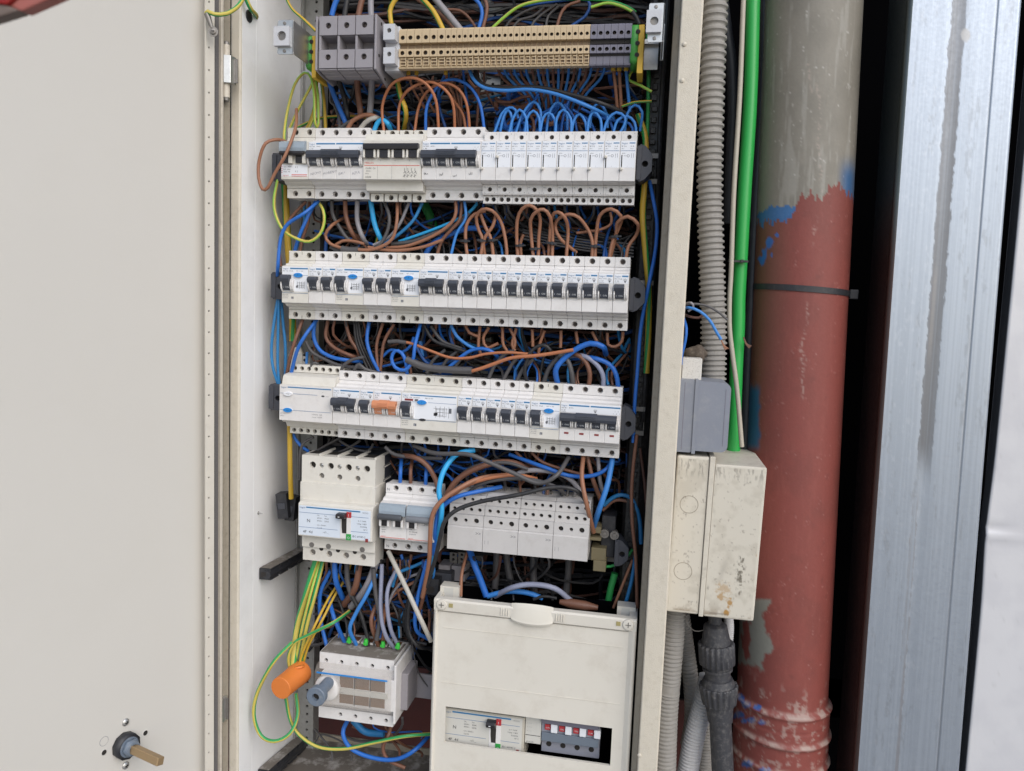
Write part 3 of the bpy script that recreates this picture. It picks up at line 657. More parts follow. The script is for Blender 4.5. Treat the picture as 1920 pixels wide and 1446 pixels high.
# relays
ords = ['first', 'second', 'third', 'fourth', 'fifth', 'sixth', 'seventh', 'eighth', 'ninth', 'tenth', 'eleventh', 'twelfth', 'thirteenth', 'fourteenth', 'fifteenth', 'sixteenth', 'seventeenth', 'eighteenth', 'nineteenth', 'twentieth']
def relay_body(p):
    W = p-.16; b = MB(); y = 15
    b.prism([(0, 22.4), (9, 22.8), (y+4.9, 23.4), (y+4.9, 35), (24, 35), (24, 38), (46, 38), (46, -44), (y+7.9, -44), (y+7.9, -36.6), (y, -36.6), (y, -35.2), (y+4.9, -35), (y+4.9, -25.2), (y-3, -24.6), (9, -23.6), (0, -22.4)], .08, W, white)
    for cx, za, zb, yy, hs in ((0, 24, 35.8, y, [(W*.5, 29.6, 2.6)]), (0, -35.4, -25.2, y-1, [(W*.5, -30.4, 2.6)]), (0, -46, -37, y+4, [(4.6, -41.4, 2.7), (12.6, -41.4, 2.7)])):
        b.plate(.1, W-.02, za, zb, yy, hs, white, 4.5)
        for zz in (za, zb): b.box(.1, W-.02, yy+.01, yy+4.9, zz-.1, zz+.1, white)
        for xx in (.1, W-.12): b.box(xx, xx+.1, yy+.01, yy+4.9, za, zb, white)
    b.box(.3, W-.2, -.5, .4, -22.1, -8.2, white)
    return b
b = MB(); b.box(.5, PW-.8, -.2, .1, -7.4, 21.9, label_w); b.text('hager', 1.3, 18.4, 3.2, blueline); b.box(10, PW-1.2, -.33, -.2, 19.1, 20.2, blue_ink)
b.text('EP 510', 1.2, 15.4, 2.1, dark_ink); b.text('16 A', 11, 15.4, 2.1, dark_ink); b.text('24V~', 1.2, 12.9, 1.6, grey_ink); b.text('250V~', 10.8, 12.9, 1.6, grey_ink)
b.box(.5, PW-.9, -.33, -.2, 10.9, 11.4, blueline); b.text('230V~', 1.8, 7.8, 1.7, dark_ink); b.lathe((9.2, -.2, 5.6), (0, -1, 0), [(0, 1.5), (.12, 1.5), (.12, 1.15), (0, 1.15)], grey_ink, 16, False)
for x in (12.6, 14.8): b.box(x, x+.3, -.33, -.2, 3.5, 8.2, grey_ink)
b.box(4, 7.5, -.33, -.2, 5.4, 5.7, grey_ink); b.text('0', 8.4, -6.4, 1.4, grey_ink)
relay_print = b.mesh('printed_label')
b = MB()
for s, x, z, yy in (('A1', 1, 24.7, 15), ('1', 1.6, 32.7, 15), ('3', 14, 32.7, 15), ('A2', 1.3, -28.5, 14), ('2', 1.6, -34.7, 14), ('4', 14, -34.7, 14)): b.text(s, x, z, 2.2, grey_ink, yy-.12)
relay_marks = b.mesh('terminal_marks')
b = MB(); b.box(1.6, 2.7, -.4, -.1, -7.6, 6.6, hole_d); relay_slot = b.mesh('slider_slot')
b = MB(); b.lathe((2.2, -.3, 0), (-.1, -1, -.15), [(0, 1.6), (2, 1.8), (4.2, 1.7), (4.8, 1.1)], ivory, 12); relay_knob = b.mesh('slider')
for k in range(10):
    loc, rot = place(0, 14+k); p = rows[0].p
    up = k in (1, 8)
    t = thing('relay', '%s from left of the ten narrow white relays in the top row, slider %s' % (ords[k], 'up' if up else 'down'), 'relay', loc, rot, 'narrow white relays in the top row')
    link('body', getbody('relay', lambda: relay_body(p), .3), t); link('printed_label', relay_print, t); link('terminal_marks', relay_marks, t)
    link('slider_slot', relay_slot, t); link('slider', relay_knob, t, (0, 0, 4.6 if up else -8.6))
    for x, z, yy in ((p/2, 29.6, 19.3), (p/2, -30.4, 18.3), (4.6, -41.4, 23.4), (12.6, -41.4, 23.4)): put_screw(t, x, yy, z, .88)
# ---- row 2
seq = [('R', 0), ('B', 2), ('B', 3), ('R', 4), ('B', 6), ('B', 7), ('R', 8)]
rn = 0
rl = ['first blue button breaker at the left end of the second row', 'second blue button breaker of the second row, third toggle group from left', 'third blue button breaker of the second row, left of the two pole tie bar']
bl = ['single breaker right of the first blue button in the second row', 'single breaker just left of the second blue button unit in the second row', 'single breaker right of the second blue button in the second row', 'single breaker just left of the third blue button unit in the second row']
bn = 0
for k, m0 in seq:
    if k == 'R': rcbo(1, m0, rl[rn]); rn += 1
    else: breaker(1, m0, 1, 'MC 116A', 'C 16', bl[bn], 'single pole breakers in the second row'); bn += 1
breaker(1, 10, 2, 'NC 240   400V~', 'C 40', 'two pole breaker with joined dark toggles in the middle of the second row', tie=True)
for k in range(12):
    breaker(1, 12+k, 1, 'MC 110A' if k % 3 else 'MC 116A', 'C 10' if k % 3 else 'C 16', '%s single breaker counted from the right end of the second row' % ords[11-k] if k else 'single breaker directly right of the two pole tie bar in the second row', 'single pole breakers in the second row')
# ---- row 3
def bigswitch():
    loc, rot = place(2, 0); p = rows[2].p; W = 4*p-.2
    t = thing('timer_module', 'wide blank module with white and blue oval buttons, left end of third row', 'control module', loc, rot)
    hx = [4.8*p*.15*(i+.8)+5 for i in range(7)]; hx = [7.5+i*9.55 for i in range(7)]
    b = MB(); b.prism([(0, 22.4), (6, 23), (9, 33), (13, 34.5), (22, 35.5), (31, 36.5), (31, 46), (55, 46), (55, -41), (31, -41), (31, -34.5), (22, -33.5), (17, -27), (9, -26), (6, -23), (0, -22.4)], .1, W, ivory)
    for za, zb in ((36.6, 46.5), (-43, -34.3)):
        b.plate(2, W, za, zb, 26, [(x, (za+zb)/2, 2.8) for x in hx], ivory, 5)
        for zz in (za, zb): b.box(2, W, 26.02, 31, zz-.1, zz+.1, ivory)
        b.box(2, 2.1, 26.02, 31, za, zb, ivory)
    b.box(.3, W, -.3, 1, -22.3, 22.3, white)
    link('body', b.mesh('body', .4, 1), t)
    b = MB(); b.text('hager', 2, 18.2, 3.4, blueline, -.5); b.box(11, W-2, -.55, -.3, 19, 20.3, blue_ink); b.box(1, W-20, -.55, -.3, 11.5, 11.9, blueline); b.box(1, W-2, -.55, -.3, -9.4, -9, blueline)
    b.text('SU 213', 1.4, -14.5, 2.3, grey_ink, -.5); b.text('230V~', 1.4, -17.5, 2.1, grey_ink, -.5); b.text('U/I/50Hz  16A', W-27, -13.5, 2.3, grey_ink, -.5); b.text('contact   3x250V', W-27, -16.6, 2.0, grey_ink, -.5)
    ell(58, 11, 2.2, 1, -.6, -.2, dark_ink, b); b.text('prog', 62, 10.5, 1.7, grey_ink, -.5); b.text('o', 57, 15, 2.4, grey_ink, -.5)
    link('printed_label', b.mesh('printed_label'), t)
    oval_button(t, 12, 11.4, label_w, 'reset', 'reset_button'); oval_button(t, 12, -9.2, blue_btn, 'test')
    for x in hx:
        for z in (41.5, -38.6): put_screw(t, x, 30.9, z, .85)
bigswitch()
breaker(2, 4, 2, 'NC 216   400V~', 'C 16', 'two pole breaker with joined dark toggles near the left of the third row', tie=True)
breaker(2, 6, 1, 'MC 106A', 'C 6', 'single breaker left of the orange toggles in the third row')
t = breaker(2, 7, 2, 'SB 225', '25A', 'two pole switch with bright orange joined toggles in the third row', tog=orange_t, tie=True); t.name = 'isolating_switch'; t['category'] = 'switch'
def bigrcd():
    loc, rot = place(2, 9); p = rows[2].p; W = 4*p-.2
    t = thing('residual_current_breaker', 'wide residual current breaker with blue button and wiring diagram in the third row', 'circuit breaker', loc, rot)
    hx = [(i+.5)*p+.6 for i in range(4)]
    def mk():
        b = body(4, p, ivory, hx, hx, flap=False)
        for x, z0, z1 in ((.2, 26, 40), (W-1.2, 26, 40), (W*.5, 36, 41.5), (.1, -40, -28), (W-1, -36, -28), (W*.46, -42.4, -36)): b.box(x, x+.9, 18.6, 19.3, z0, z1, hole_d)
        return b
    link('body', getbody('brcd', mk), t)
    b = MB(); b.box(.6, W-.9, -.22, .1, -9, 21.9, label_w); b.text('hager', 1.6, 18.3, 3.5, blueline); b.box(11.5, W-2, -.34, -.2, 19, 20.3, blue_ink)
    b.text('AD 456J   40A   230/400V~', 1.8, 16, 2, dark_ink); b.text('NFC 61-440', 30, 16, 2, dark_ink); b.box(4.5, 15, -.5, -.2, 12.6, 15, darkred); b.prismz(rrect(17, 21.5, 12.4, 15, .6), -.34, -.2, grey_ink)
    b.box(14, 22, -.33, -.2, 11.4, 11.8, blueline); b.box(34, W-1.4, -.33, -.2, 11.4, 11.8, blueline); b.box(.8, W-1, -.33, -.2, -10.2, -9.7, blueline)
    schematic(b, 41, -6, 22, 14, 9, dark_ink); schematic(b, 43, -4, 16, 10, 4, dark_ink); b.box(60, 63.5, -.33, -.2, 0, 6, grey_ink)
    ell(27.5, -9.8, 4.4, 1.6, -.7, -.1, dark_ink, b)
    for k, z in enumerate((-13, -15.4, -17.8)): b.text(('I\u0394n 0.03A', '40A 400V~', 'Icn 6000A')[k], 1.4, z, 1.9, grey_ink, -.2)
    b.box(16.5, 20, -.2, .1, -18, -15, grey_ink); b.text('S', 17.3, -17.6, 2.6, label_w, -.28)
    link('printed_label', b.mesh('printed_label'), t)
    add_toggle(t, 0, toggle_m, white, sc=1.15); oval_button(t, 26.5, 11.6, blue_btn, 'T')
    for x in hx:
        for z in (37.1, -37.1): put_screw(t, x, 23.9, z)
bigrcd()
for k in range(5): breaker(2, 13+k, 1, 'MC 102A', 'C 2' if k else 'C 4', '%s from left of the five single breakers right of the wide one, third row' % ords[k], 'five single breakers in the third row')
rcbo(2, 18, 'blue button breaker right of the five single breakers in the third row', None)
breaker(2, 20, 4, 'NR 461   400V~', 'D 25', 'four pole breaker with four dark red windows at the right end of the third row', tie=True, flags=True)

# ---- rails and brackets behind the rows
for i, r in enumerate(rows):
    nm = ('top', 'second', 'third')[i]
    t = thing('mounting_rail', 'steel mounting rail behind the %s breaker row' % nm, 'rail', r.o, (0, -r.a, 0))
    b = MB(); b.prism([(46, -17.5), (47, -17.5), (47, -13), (54, -13), (54, 13), (47, 13), (47, 17.5), (46, 17.5), (46, 12), (53, 12), (53, -12), (46, -12)], -24, 452, steel_dk); link('rail', b.mesh('rail'), t)
def bracket(u0, u1, v0, v1, Y, label, right=True, mat=None):
    """dark plastic rail bracket with chamfered outer corners and a round hole"""
    A = at(u0, v0, Y); B = at(u1, v1, Y); x0, x1, z0, z1 = A.x, B.x, B.z, A.z; mat = mat or bracket_m; cx, cz = (x0*.45+x1*.55, (z0+z1)/2-1)
    t = thing('rail_bracket', label, 'bracket', (0, 0, 0), group='dark plastic rail brackets')
    c = (x1-x0)*.55; h = z1-z0; cl, cr = (0.1, c) if right else (.1, .1)
    b = MB()
    out = [(x0+cl, z0), (x1-cr, z0), (x1, z0+h*.28), (x1, z1-h*.28), (x1-cr, z1), (x0+cl, z1), (x0, z1-cl), (x0, z0+cl)]
    r = 3.4; N = 24; inn = []; o2 = []
    for k in range(N):
        a = 2*math.pi*k/N; d = (math.cos(a), math.sin(a)); best = 1e9
        for i in range(len(out)):
            p, q = out[i], out[(i+1) % len(out)]; ex, ez = q[0]-p[0], q[1]-p[1]; det = d[0]*(-ez)+d[1]*ex
            if abs(det) < 1e-9: continue
            px_, pz_ = p[0]-cx, p[1]-cz; tt = (px_*(-ez)+pz_*ex)/det; ss = (d[0]*pz_-d[1]*px_)/det
            if tt > 0 and -1e-6 <= ss <= 1+1e-6: best = min(best, tt)
        inn.append((cx+r*d[0], cz+r*d[1])); o2.append((cx+d[0]*best, cz+d[1]*best))
    for (ya, yb) in ((Y, Y+30),):
        b.add([(p[0], ya, p[1]) for p in inn+o2], [(j, (j+1) % N, (j+1) % N+N, j+N)[::-1] for j in range(N)], mat)
        b.add([(p[0], ya, p[1]) for p in inn]+[(p[0], ya+8, p[1]) for p in inn], [(j, (j+1) % N, (j+1) % N+N, j+N) for j in range(N)], mat)
        b.add([(p[0], ya+7.9, p[1]) for p in inn], [tuple(range(N))], hole_d)
        b.add([(p[0], ya, p[1]) for p in o2]+[(p[0], yb, p[1]) for p in o2], [(j, (j+1) % N, (j+1) % N+N, j+N)[::-1] for j in range(N)], mat)
    b.box(x0+.5, x0+(x1-x0)*.32, Y-1.2, Y+.1, z0+2, z1-2, mat)
    link('bracket_body', b.mesh('bracket_body', .3, 1), t); return t
bracket(1195, 1221, 270, 341, 12, 'dark bracket with a hole at the right end of the top row')
bracket(1181, 1208, 519, 586, 14, 'dark bracket with a hole at the right end of the second row')
bracket(1164, 1190, 760, 828, 16, 'dark bracket with a hole at the right end of the third row')
bracket(510, 538, 287, 340, 22, 'dark bracket at the left end of the top row, behind the brown wire loop', False)
bracket(508, 538, 510, 562, 22, 'dark bracket with a hole at the left end of the second row', False)
bracket(504, 534, 720, 771, 22, 'dark bracket with a hole at the left end of the third row', False)
# ---------------------------------------------------------------- terminal strip along the top
def zx(u, v, Y): p = at(u, v, Y); return p.x, p.z
YT = -4
ZC = at(925, 87, YT).z
t = thing('mounting_rail', 'steel rail carrying the beige terminal strip at the top', 'rail')
b = MB(); xa = at(556, 90, YT+20).x; xb = at(1236, 60, YT+30).x
b.prism([(YT+38, ZC-17), (YT+39, ZC-17), (YT+39, ZC-13), (YT+46, ZC-13), (YT+46, ZC+13), (YT+39, ZC+13), (YT+39, ZC+17), (YT+38, ZC+17), (YT+38, ZC+12), (YT+45, ZC+12), (YT+45, ZC-12), (YT+38, ZC-12)], xa, xb, steel); link('rail', b.mesh('rail'), t)
def term_mesh(w_, mat, dk, r=2.0, grey=False):
    b = MB(); g = .15
    b.prism([(3, 22.4), (2, 20.5), (0, 19.8), (4.5, 19.4), (4.5, 6.6), (0, 6.2), (6, 5.8), (6, -.8), (0, -1.2), (4.5, -1.6), (4.5, -9.2), (0, -9.6), (3.5, -10), (3.5, -20), (1, -21), (1.5, -22.6), (10, -22.6), (11, -14), (40, -13), (40, 22.4)], g, w_-g, mat)
    for za, zb in ((6.2, 19.8), (-9.6, -1.2)):
        b.plate(g, w_-g, za, zb, 0, [(w_/2, (za+zb)/2-(1.2 if za > 0 else 0), r)], mat, 4.4, hole_d, dk, n=12)
        for xx in (g, w_-g-.02): b.box(xx, xx+.02, 0.02, 4.5, za, zb, mat)
    b.box(g, w_-g, .01, 6, 5.9, 6.2, mat); b.box(g, w_-g, .01, 6, -1.2, -.9, mat)
    if grey: b.box(g, w_-g, 3, 3.6, 1, 5.4, hole_d); b.box(g, w_-g, 2.6, 3.4, -12, -10.3, hole_d)
    else:
        b.box(g+.7, w_-g-.7, 5.4, 6.1, -.6, 5.4, dk)
        b.box(w_*.25, w_-g, 1.2, 3.6, -12.2, -11.2, mat); b.box(w_*.25, w_-g, 1.2, 3.6, -15.8, -14.9, mat); b.box(w_*.25, w_-g, 1.2, 3.6, -19.4, -18.6, mat); b.box(w_-g-.9, w_-g, 1.0, 3.6, -20, -10, mat)
        b.box(w_*.3, w_-g-1, 3.0, 3.55, -14.8, -12.3, dk); b.box(w_*.3, w_-g-1, 3.0, 3.55, -18.5, -15.9, dk)
    return b.mesh('body', .25, 1)
groups = [(747.5, 834.5, 6, beige_pl, beige_dk, 2.5, 'wide beige terminal block', 'wide beige terminal blocks at the left of the strip'), (834.5, 1105.5, 25, beige_pl, beige_dk, 1.9, 'narrow beige terminal block', 'narrow beige terminal blocks'), (1105.8, 1183.5, 6, slate_pl, hole_d, 2.2, 'blue grey terminal block', 'blue grey terminal blocks')]
for u0, u1, n, mt, dk, r_, lab, grp in groups:
    x0, x1 = at(u0, 87, YT).x, at(u1, 87, YT).x; w_ = (x1-x0)/n; me = term_mesh(w_, mt, dk, r_, mt is slate_pl)
    b = MB(); b.lathe((0, 0, 0), (0, -1, 0), [(0, r_*.82), (1, r_*.8), (1.2, r_*.6)], screw_m, 10); b.box(-r_*.7, r_*.7, -1.3, -1.15, -.25, .25, hole_d); sm_ = b.mesh('terminal_screw')
    for k in range(n):
        side = 'from the left' if k < n/2 else 'from the right'; kk = k if k < n/2 else n-1-k
        lb = '%s %s %s in the top terminal strip' % (ords[kk], lab, side)
        t = thing('terminal_block', lb, 'terminal block', (x0+k*w_, YT+random.uniform(-.15, .15), ZC), (0, 0, 0), grp); link('body', me, t)
        for z in (11.8, -5.4): link('terminal_screw', sm_, t, (w_/2, 4.3, z), (0, random.uniform(0, 3), 0))
# green and yellow end terminal
def gy_end(u0, u1, v0, v1, Y, label):
    x0, z1 = zx(u0, v0, Y); x1, z0 = zx(u1, v1, Y); t = thing('earth_terminal', label, 'terminal block', (x0, Y, z0)); W = x1-x0; h = z1-z0
    b = MB(); b.prism([(0, h*.08), (0, h*.92), (3, h), (40, h), (40, 0), (3, 0)], 0, W*.55, green_pl)
    for z in (.2, .5, .8): b.lathe((W*.52, -.05, h*z), (0, -1, 0), [(0, 2.6), (.5, 2.4), (.55, 1.8)], dark_ink, 14)
    link('green_half', b.mesh('green_half', .4), t)
    b = MB(); b.prism([(0.6, -h*.28), (0.6, h*.97), (3, h), (38, h), (38, -h*.28)], W*.57, W, yellow_pl); link('yellow_half', b.mesh('yellow_half', .4), t)
    for z in (.2, .5, .8):
        b = MB(); b.cyl((W*.52, -.7, h*z), (W*.52, -.3, h*z), 1.9, 1.9, hole_d, 12); link('screw_hole', b.mesh('screw_hole'), t)
gy_end(1184.5, 1205, 45, 117, YT, 'green and yellow earth terminal at the right end of the top strip')
gy_end(574, 592, 66, 128, YT+2, 'green and yellow earth terminal left of the grey fuse holders')
# metal end supports
def support(u0, u1, v0, v1, Y, label, hole, side):
    x0, z1 = zx(u0, v0, Y); x1, z0 = zx(u1, v1, Y); t = thing('end_support', label, 'rail support', (x0, Y, z0)); W = x1-x0; h = z1-z0
    b = MB(); b.prismz(rrect(W*.1, W, h*.0, h, 2), 0, 1.5, steel); b.box(W-1.4, W, 0, 62, h*.02, h*.98, steel)
    b.box(W*.85, W+(7 if side else 1), 60, 62, 0, h, steel); link('bracket_plate', b.mesh('bracket_plate', .3), t)
    b = MB(); b.plate(0, W*.86, h*.22, h*.78, -5, [(W*.45, h*.5, W*.24)], grey_lt, 3, steel_dk); b.box(0, W*.86, -1.99, 0, h*.22, h*.78, grey_lt)
    for zz in (h*.22, h*.78-.2): b.box(0, W*.86, -4.98, -1.9, zz, zz+.2, grey_lt)
    for xx in (0, W*.86-.2): b.box(xx, xx+.2, -4.97, -1.9, h*.22, h*.78, grey_lt)
    link('clamp_head', b.mesh('clamp_head'), t)
    for zz in (.1, .9):
        b = MB(); b.lathe((W*.5, -.05, h*zz), (0, -1, 0), [(0, 2), (.8, 1.8), (1, .01)], steel_dk, 12, False); link('rivet', b.mesh('rivet'), t)
support(517, 550, 38, 102, -42, 'metal rail support with a light clamp head at the left of the top strip', True, True)
support(1214, 1243, 6, 79, -30, 'metal rail support with a light clamp head right of the top strip', True, False)
# grey three pole fuse holder
Yf = -22; xs_ = [at(u, 80, Yf).x for u in (598, 632.5, 666, 699.5)]; zf = lambda v: at(650, v, Yf).z
t = thing('fuse_holder', 'grey three pole fuse holder at the left of the top terminal strip', 'fuse holder')
b = MB(); x0, x1 = xs_[0]-5, xs_[3]+3
b.prism([(Yf+5, zf(28)), (Yf+5, zf(66)), (Yf+22, zf(69)), (Yf+22, zf(93)), (Yf+5, zf(92)), (Yf+5, zf(128)), (Yf+22, zf(130)), (Yf+72, zf(124)), (Yf+72, zf(28))], x0, x1, grey_pl)
b.prism([(Yf+1, zf(28)), (Yf+1, zf(130)), (Yf+14, zf(134)), (Yf+50, zf(138)), (Yf+72, zf(120)), (Yf+72, zf(28))], x0, x0+2.5, grey_pl); b.prism([(Yf+1, zf(27)), (Yf+1, zf(130)), (Yf+16, zf(134)), (Yf+46, zf(146)), (Yf+72, zf(120)), (Yf+72, zf(27))], x1-2, x1+.6, grey_pl)
link('body', b.mesh('body', .5, 1), t)
for k in range(3):
    a, c = xs_[k]+.6, xs_[k+1]-.6
    for va, vb in ((29.5, 65), (93, 127)):
        b = MB(); za, zb = zf(vb), zf(va); b.plate(a, c, za, zb, Yf, [((a+c)/2, (za+zb)/2+(0 if va < 50 else 2), 3.4)], grey_pl, 5.2, hole_d)
        for zz in (za, zb): b.box(a, c, Yf+.01, Yf+5.4, zz-.15, zz+.15, grey_pl)
        for xx in (a, c): b.box(xx-.15, xx+.15, Yf+.01, Yf+5.4, za, zb, grey_pl)
        link('terminal_head', b.mesh('terminal_head'), t)
        b = MB(); b.lathe(((a+c)/2, Yf+5.1, (za+zb)/2+(0 if va < 50 else 2)), (-.2, -1, 0), [(0, 2.6), (2, 2.5), (2.4, 1.4)], screw_m, 14); link('terminal_screw', b.mesh('terminal_screw'), t)
    b = MB(); b.box(a-1, a+1.6, Yf+1, Yf+23, zf(92.5), zf(65.5), grey_pl); link('divider', b.mesh('divider', .3), t)
    b = MB(); b.prism([(Yf+.5, zf(128.5)), (Yf+1, zf(131)), (Yf+9, zf(131.5)), (Yf+9.3, zf(133)), (Yf+18, zf(133.5)), (Yf+18.3, zf(135)), (Yf+28, zf(136)), (Yf+28, zf(128.5))], a-.2, c+.2, grey_pl); link('lower_skirt', b.mesh('lower_skirt', .4), t)
# side rivets of the holder
for v, yy in ((37, Yf+16), (100, Yf+10), (134, Yf+32)):
    b = MB(); p = Vector((x1+.6, yy, zf(v))); b.cyl(p, p+Vector((.5, 0, 0)), 2, 1.8, hole_d, 12); link('side_hole', b.mesh('side_hole'), t)
# light grey clamp right of it
t = thing('terminal_clamp', 'light grey two screw clamp between the fuse holder and the beige blocks', 'terminal block'); Yg = -14
for va, vb in ((45, 74), (89, 119)):
    x0, z1 = zx(719, va, Yg); x1, z0 = zx(740, vb, Yg); b = MB(); b.plate(x0, x1, z0, z1, Yg, [((x0+x1)/2, (z0+z1)/2+1.5, 2.7)], grey_lt, 4, steel_dk)
    b.box(x0, x1, Yg+4, Yg+30, z0, z1, grey_lt)
    for zz in (z0, z1-.2): b.box(x0, x1, Yg+.01, Yg+4, zz, zz+.2, grey_lt)
    for xx in (x0, x1-.2): b.box(xx, xx+.2, Yg+.01, Yg+4, z0, z1, grey_lt)
    link('clamp_head', b.mesh('clamp_head'), t)
x0, z1 = zx(723, 50, Yg+12); x1, z0 = zx(748, 133, Yg+12); b = MB(); b.box(x0, x1, Yg+12, Yg+45, z0, z1, grey_lt); link('body', b.mesh('body', .6), t)

# ---------------------------------------------------------------- moulded case switch (fourth row left)
def rz(u0, u1, v0, v1, Y):
    uc, vc = (u0+u1)/2, (v0+v1)/2; return at(u0, vc, Y).x, at(u1, vc, Y).x, at(uc, v1, Y).z, at(uc, v0, Y).z
def mccb_face(t, x0, x1, z0, z1, Y, lab, big=True):
    W, h = x1-x0, z1-z0
    b = MB(); b.box(x0+1, x1-2.2, Y-.35, Y+.1, z0+h*.03, z1-h*.05, lab); link('face_plate', b.mesh('face_plate', .1), t)
    b = MB(); y = Y-.5; X = lambda f: x0+W*f; Z = lambda f: z0+h*f
    b.text('hager', X(.02), Z(.865), 3.6, blueline, y); b.box(X(.11), X(.84), y-.05, y+.1, Z(.885), Z(.925), blue_ink); b.text('HC202', X(.87), Z(.86), 2.6, grey_ink, y)
    for a, c, f in ((0.01, .53, .73), (.72, .95, .73), (.01, .54, .27), (.72, .95, .27)): b.box(X(a), X(c), y-.05, y+.1, Z(f), Z(f)+.45, blueline)
    b.text('N', X(.12), Z(.44), 6.2, dark_ink, y); b.text('4P  4d', X(.07), Z(.10), 5.0, dark_ink, y)
    for k, (a, c) in enumerate((('Ue', 'Icu'), ('230V~', '40kA'), ('400V~', '25kA'), ('Ui = 500V~', ''), ('Cat A', ''))):
        b.text(a, X(.26), Z(.66)-k*3.5-(2 if k > 2 else 0), 2.7, dark_ink, y); b.text(c, X(.36), Z(.66)-k*3.5, 2.7, dark_ink, y)
    b.text('-o\\ _', X(.34), Z(.14), 4.2, dark_ink, y)
    for k, s in enumerate(('In = 160A', 'Uimp = 8kV', '50/60Hz', '40\u00b0C')): b.text(s, X(.945)-len(s)*1.45, Z(.6)-k*3.6, 2.6, dark_ink, y)
    b.text('IEC 60947-2', X(.74), Z(.10), 3.4, dark_ink, y)
    link('printed_label', b.mesh('printed_label'), t)
    b = MB(); b.box(X(.575), X(.66), Y-.8, Y+.2, Z(.03), Z(.80), white); link('lever_frame', b.mesh('lever_frame', .3), t)
    b = MB(); b.prismz([(X(.595), Z(.76)), (X(.66), Z(.76)), (X(.66), Z(.2)), (X(.605), Z(.2)), (X(.596), Z(.4))], Y-1.1, Y-.7, hole_d); link('lever_slot', b.mesh('lever_slot'), t)
    b = MB(); b.prism([(Y, Z(.84)), (Y-9, Z(.84)), (Y-11, Z(.79)), (Y-10, Z(.70)), (Y, Z(.68))], X(.55), X(.665), toggle_k); b.box(X(.58), X(.615), Y-11.6, Y-10.5, Z(.74), Z(.79), white_ink); link('lever', b.mesh('lever', .6, 2), t)
    b = MB(); b.box(X(.662), X(.718), Y-1.2, Y, Z(.16), Z(.72), white); link('flag_strip', b.mesh('flag_strip', .2), t)
    b = MB(); b.box(X(.66), X(.722), Y-1.6, Y, Z(.70), Z(.87), red_flag); b.text('I', X(.683), Z(.735), 4.8, white_ink, Y-1.75); link('red_flag', b.mesh('red_flag'), t)
    b = MB(); b.box(X(.66), X(.722), Y-1.6, Y, Z(.0), Z(.19), green_ink); b.text('O', X(.672), Z(.035), 5.0, white_ink, Y-1.75); link('green_flag', b.mesh('green_flag'), t)
    b = MB(); b.box(X(.915), X(.95), Y-1.2, Y, Z(-.02), Z(.09), darkred); link('red_button', b.mesh('red_button', .2), t)
t = thing('moulded_case_switch', 'large cream four pole breaker below the left end of the third row', 'circuit breaker')
Y = 12; x0, x1, z0, z1 = rz(566, 704, 858, 909, Y)
b = MB(); pw = (x1-x0)/4
b.box(x0, x1, Y+5.3, Y+34, z0, z1, ivory); b.box(x0-.3, x1+.3, Y-1, Y+33, z0-1, z0, ivory)
zc = (z0+z1)/2
hz1 = z0+(z1-z0)*.66; hz2 = z0+(z1-z0)*.28; zm = (hz1+hz2)/2
cols = [(x0+pw*.60+i*pw*.98, hz1, 4.2) for i in range(4)]; mids = [(x0+pw*1.08+i*pw*.98, hz1, 3.0) for i in range(3)]
b.plate(x0, x1, zm, z1, Y, cols+mids, ivory, 5.2, hole_d); b.plate(x0, x1, z0, zm, Y, [(x0+pw*1.1+i*pw*.98, hz2, 3.5) for i in range(3)], ivory, 4, steel_dk)
b.box(x1-.02, x1, Y, Y+5.1, z0, z1, ivory); b.box(x0, x0+.02, Y, Y+5.1, z0, z1, ivory); b.box(x0, x1, Y+.01, Y+5.1, z1-.02, z1, ivory)
for i in range(4):       # open cable slots on top
    xa = x0+pw*i+3; b.box(xa, xa+pw-6, Y+14, Y+33.5, z1, z1+.15, hole_d)
    b.box(xa+pw-6, xa+pw-3.5, Y+4, Y+50, z1-.1, z1+2.2, ivory)
link('upper_cover', b.mesh('upper_cover', .3), t)
for c in mids:
    b = MB(); b.lathe((c[0], Y+2.5, c[1]), (0, -1, 0), [(0, 2.8), (1, 2.7), (1.6, 1.5)], steel, 14); b.box(c[0]-2, c[0]+2, Y+.7, Y+.95, c[1]-.3, c[1]+.3, hole_d); link('cover_screw', b.mesh('cover_screw'), t)
a0, a1, c0, c1 = rz(563, 703.5, 909, 951, Y-3)
b = MB(); b.box(a0, a1, Y-3, Y+34, c0-2, c1, ivory); b.box(a0+2, a1-5, Y-3.4, Y-3, c0+1, c1-2, ivory); link('middle_cover', b.mesh('middle_cover', .7, 2), t)
f0, f1, g0, g1 = rz(559, 698, 950, 1010, -6)
b = MB(); b.prism([(-6, g1), (-6, g0), (0, g0-2.5), (Y+6, g0-3), (Y+6, g1+3), (-2, g1+2)], f0, f1, ivory); link('front_block', b.mesh('front_block', .8, 2), t)
mccb_face(t, f0, f1, g0, g1, -6, label_b)
e0, e1, h0, h1 = rz(566, 703, 1010, 1031, Y-2); pw = (e1-e0)/4
b = MB(); b.box(e0, e1, Y-2, Y+30, h0, h1+3, ivory); link('lower_lip', b.mesh('lower_lip', .6, 2), t)
l0, l1, k0, k1 = rz(568, 703.5, 1026, 1056, Y+3)
b = MB(); pw = (l1-l0)/4; b.plate(l0, l1, k0, k1-2, Y+3, [(l0+pw*(.55+.93*i), k0+(k1-k0)*.52, 4.0) for i in range(4)], ivory, 4.5, steel_dk)
b.box(l0, l1, Y+7.6, Y+34, k0, k1-2, ivory); b.box(l1-.02, l1, Y+3, Y+7.7, k0, k1-2, ivory); b.box(l0, l1, Y+3.01, Y+7.7, k0, k0+.02, ivory); link('lower_cover', b.mesh('lower_cover'), t)
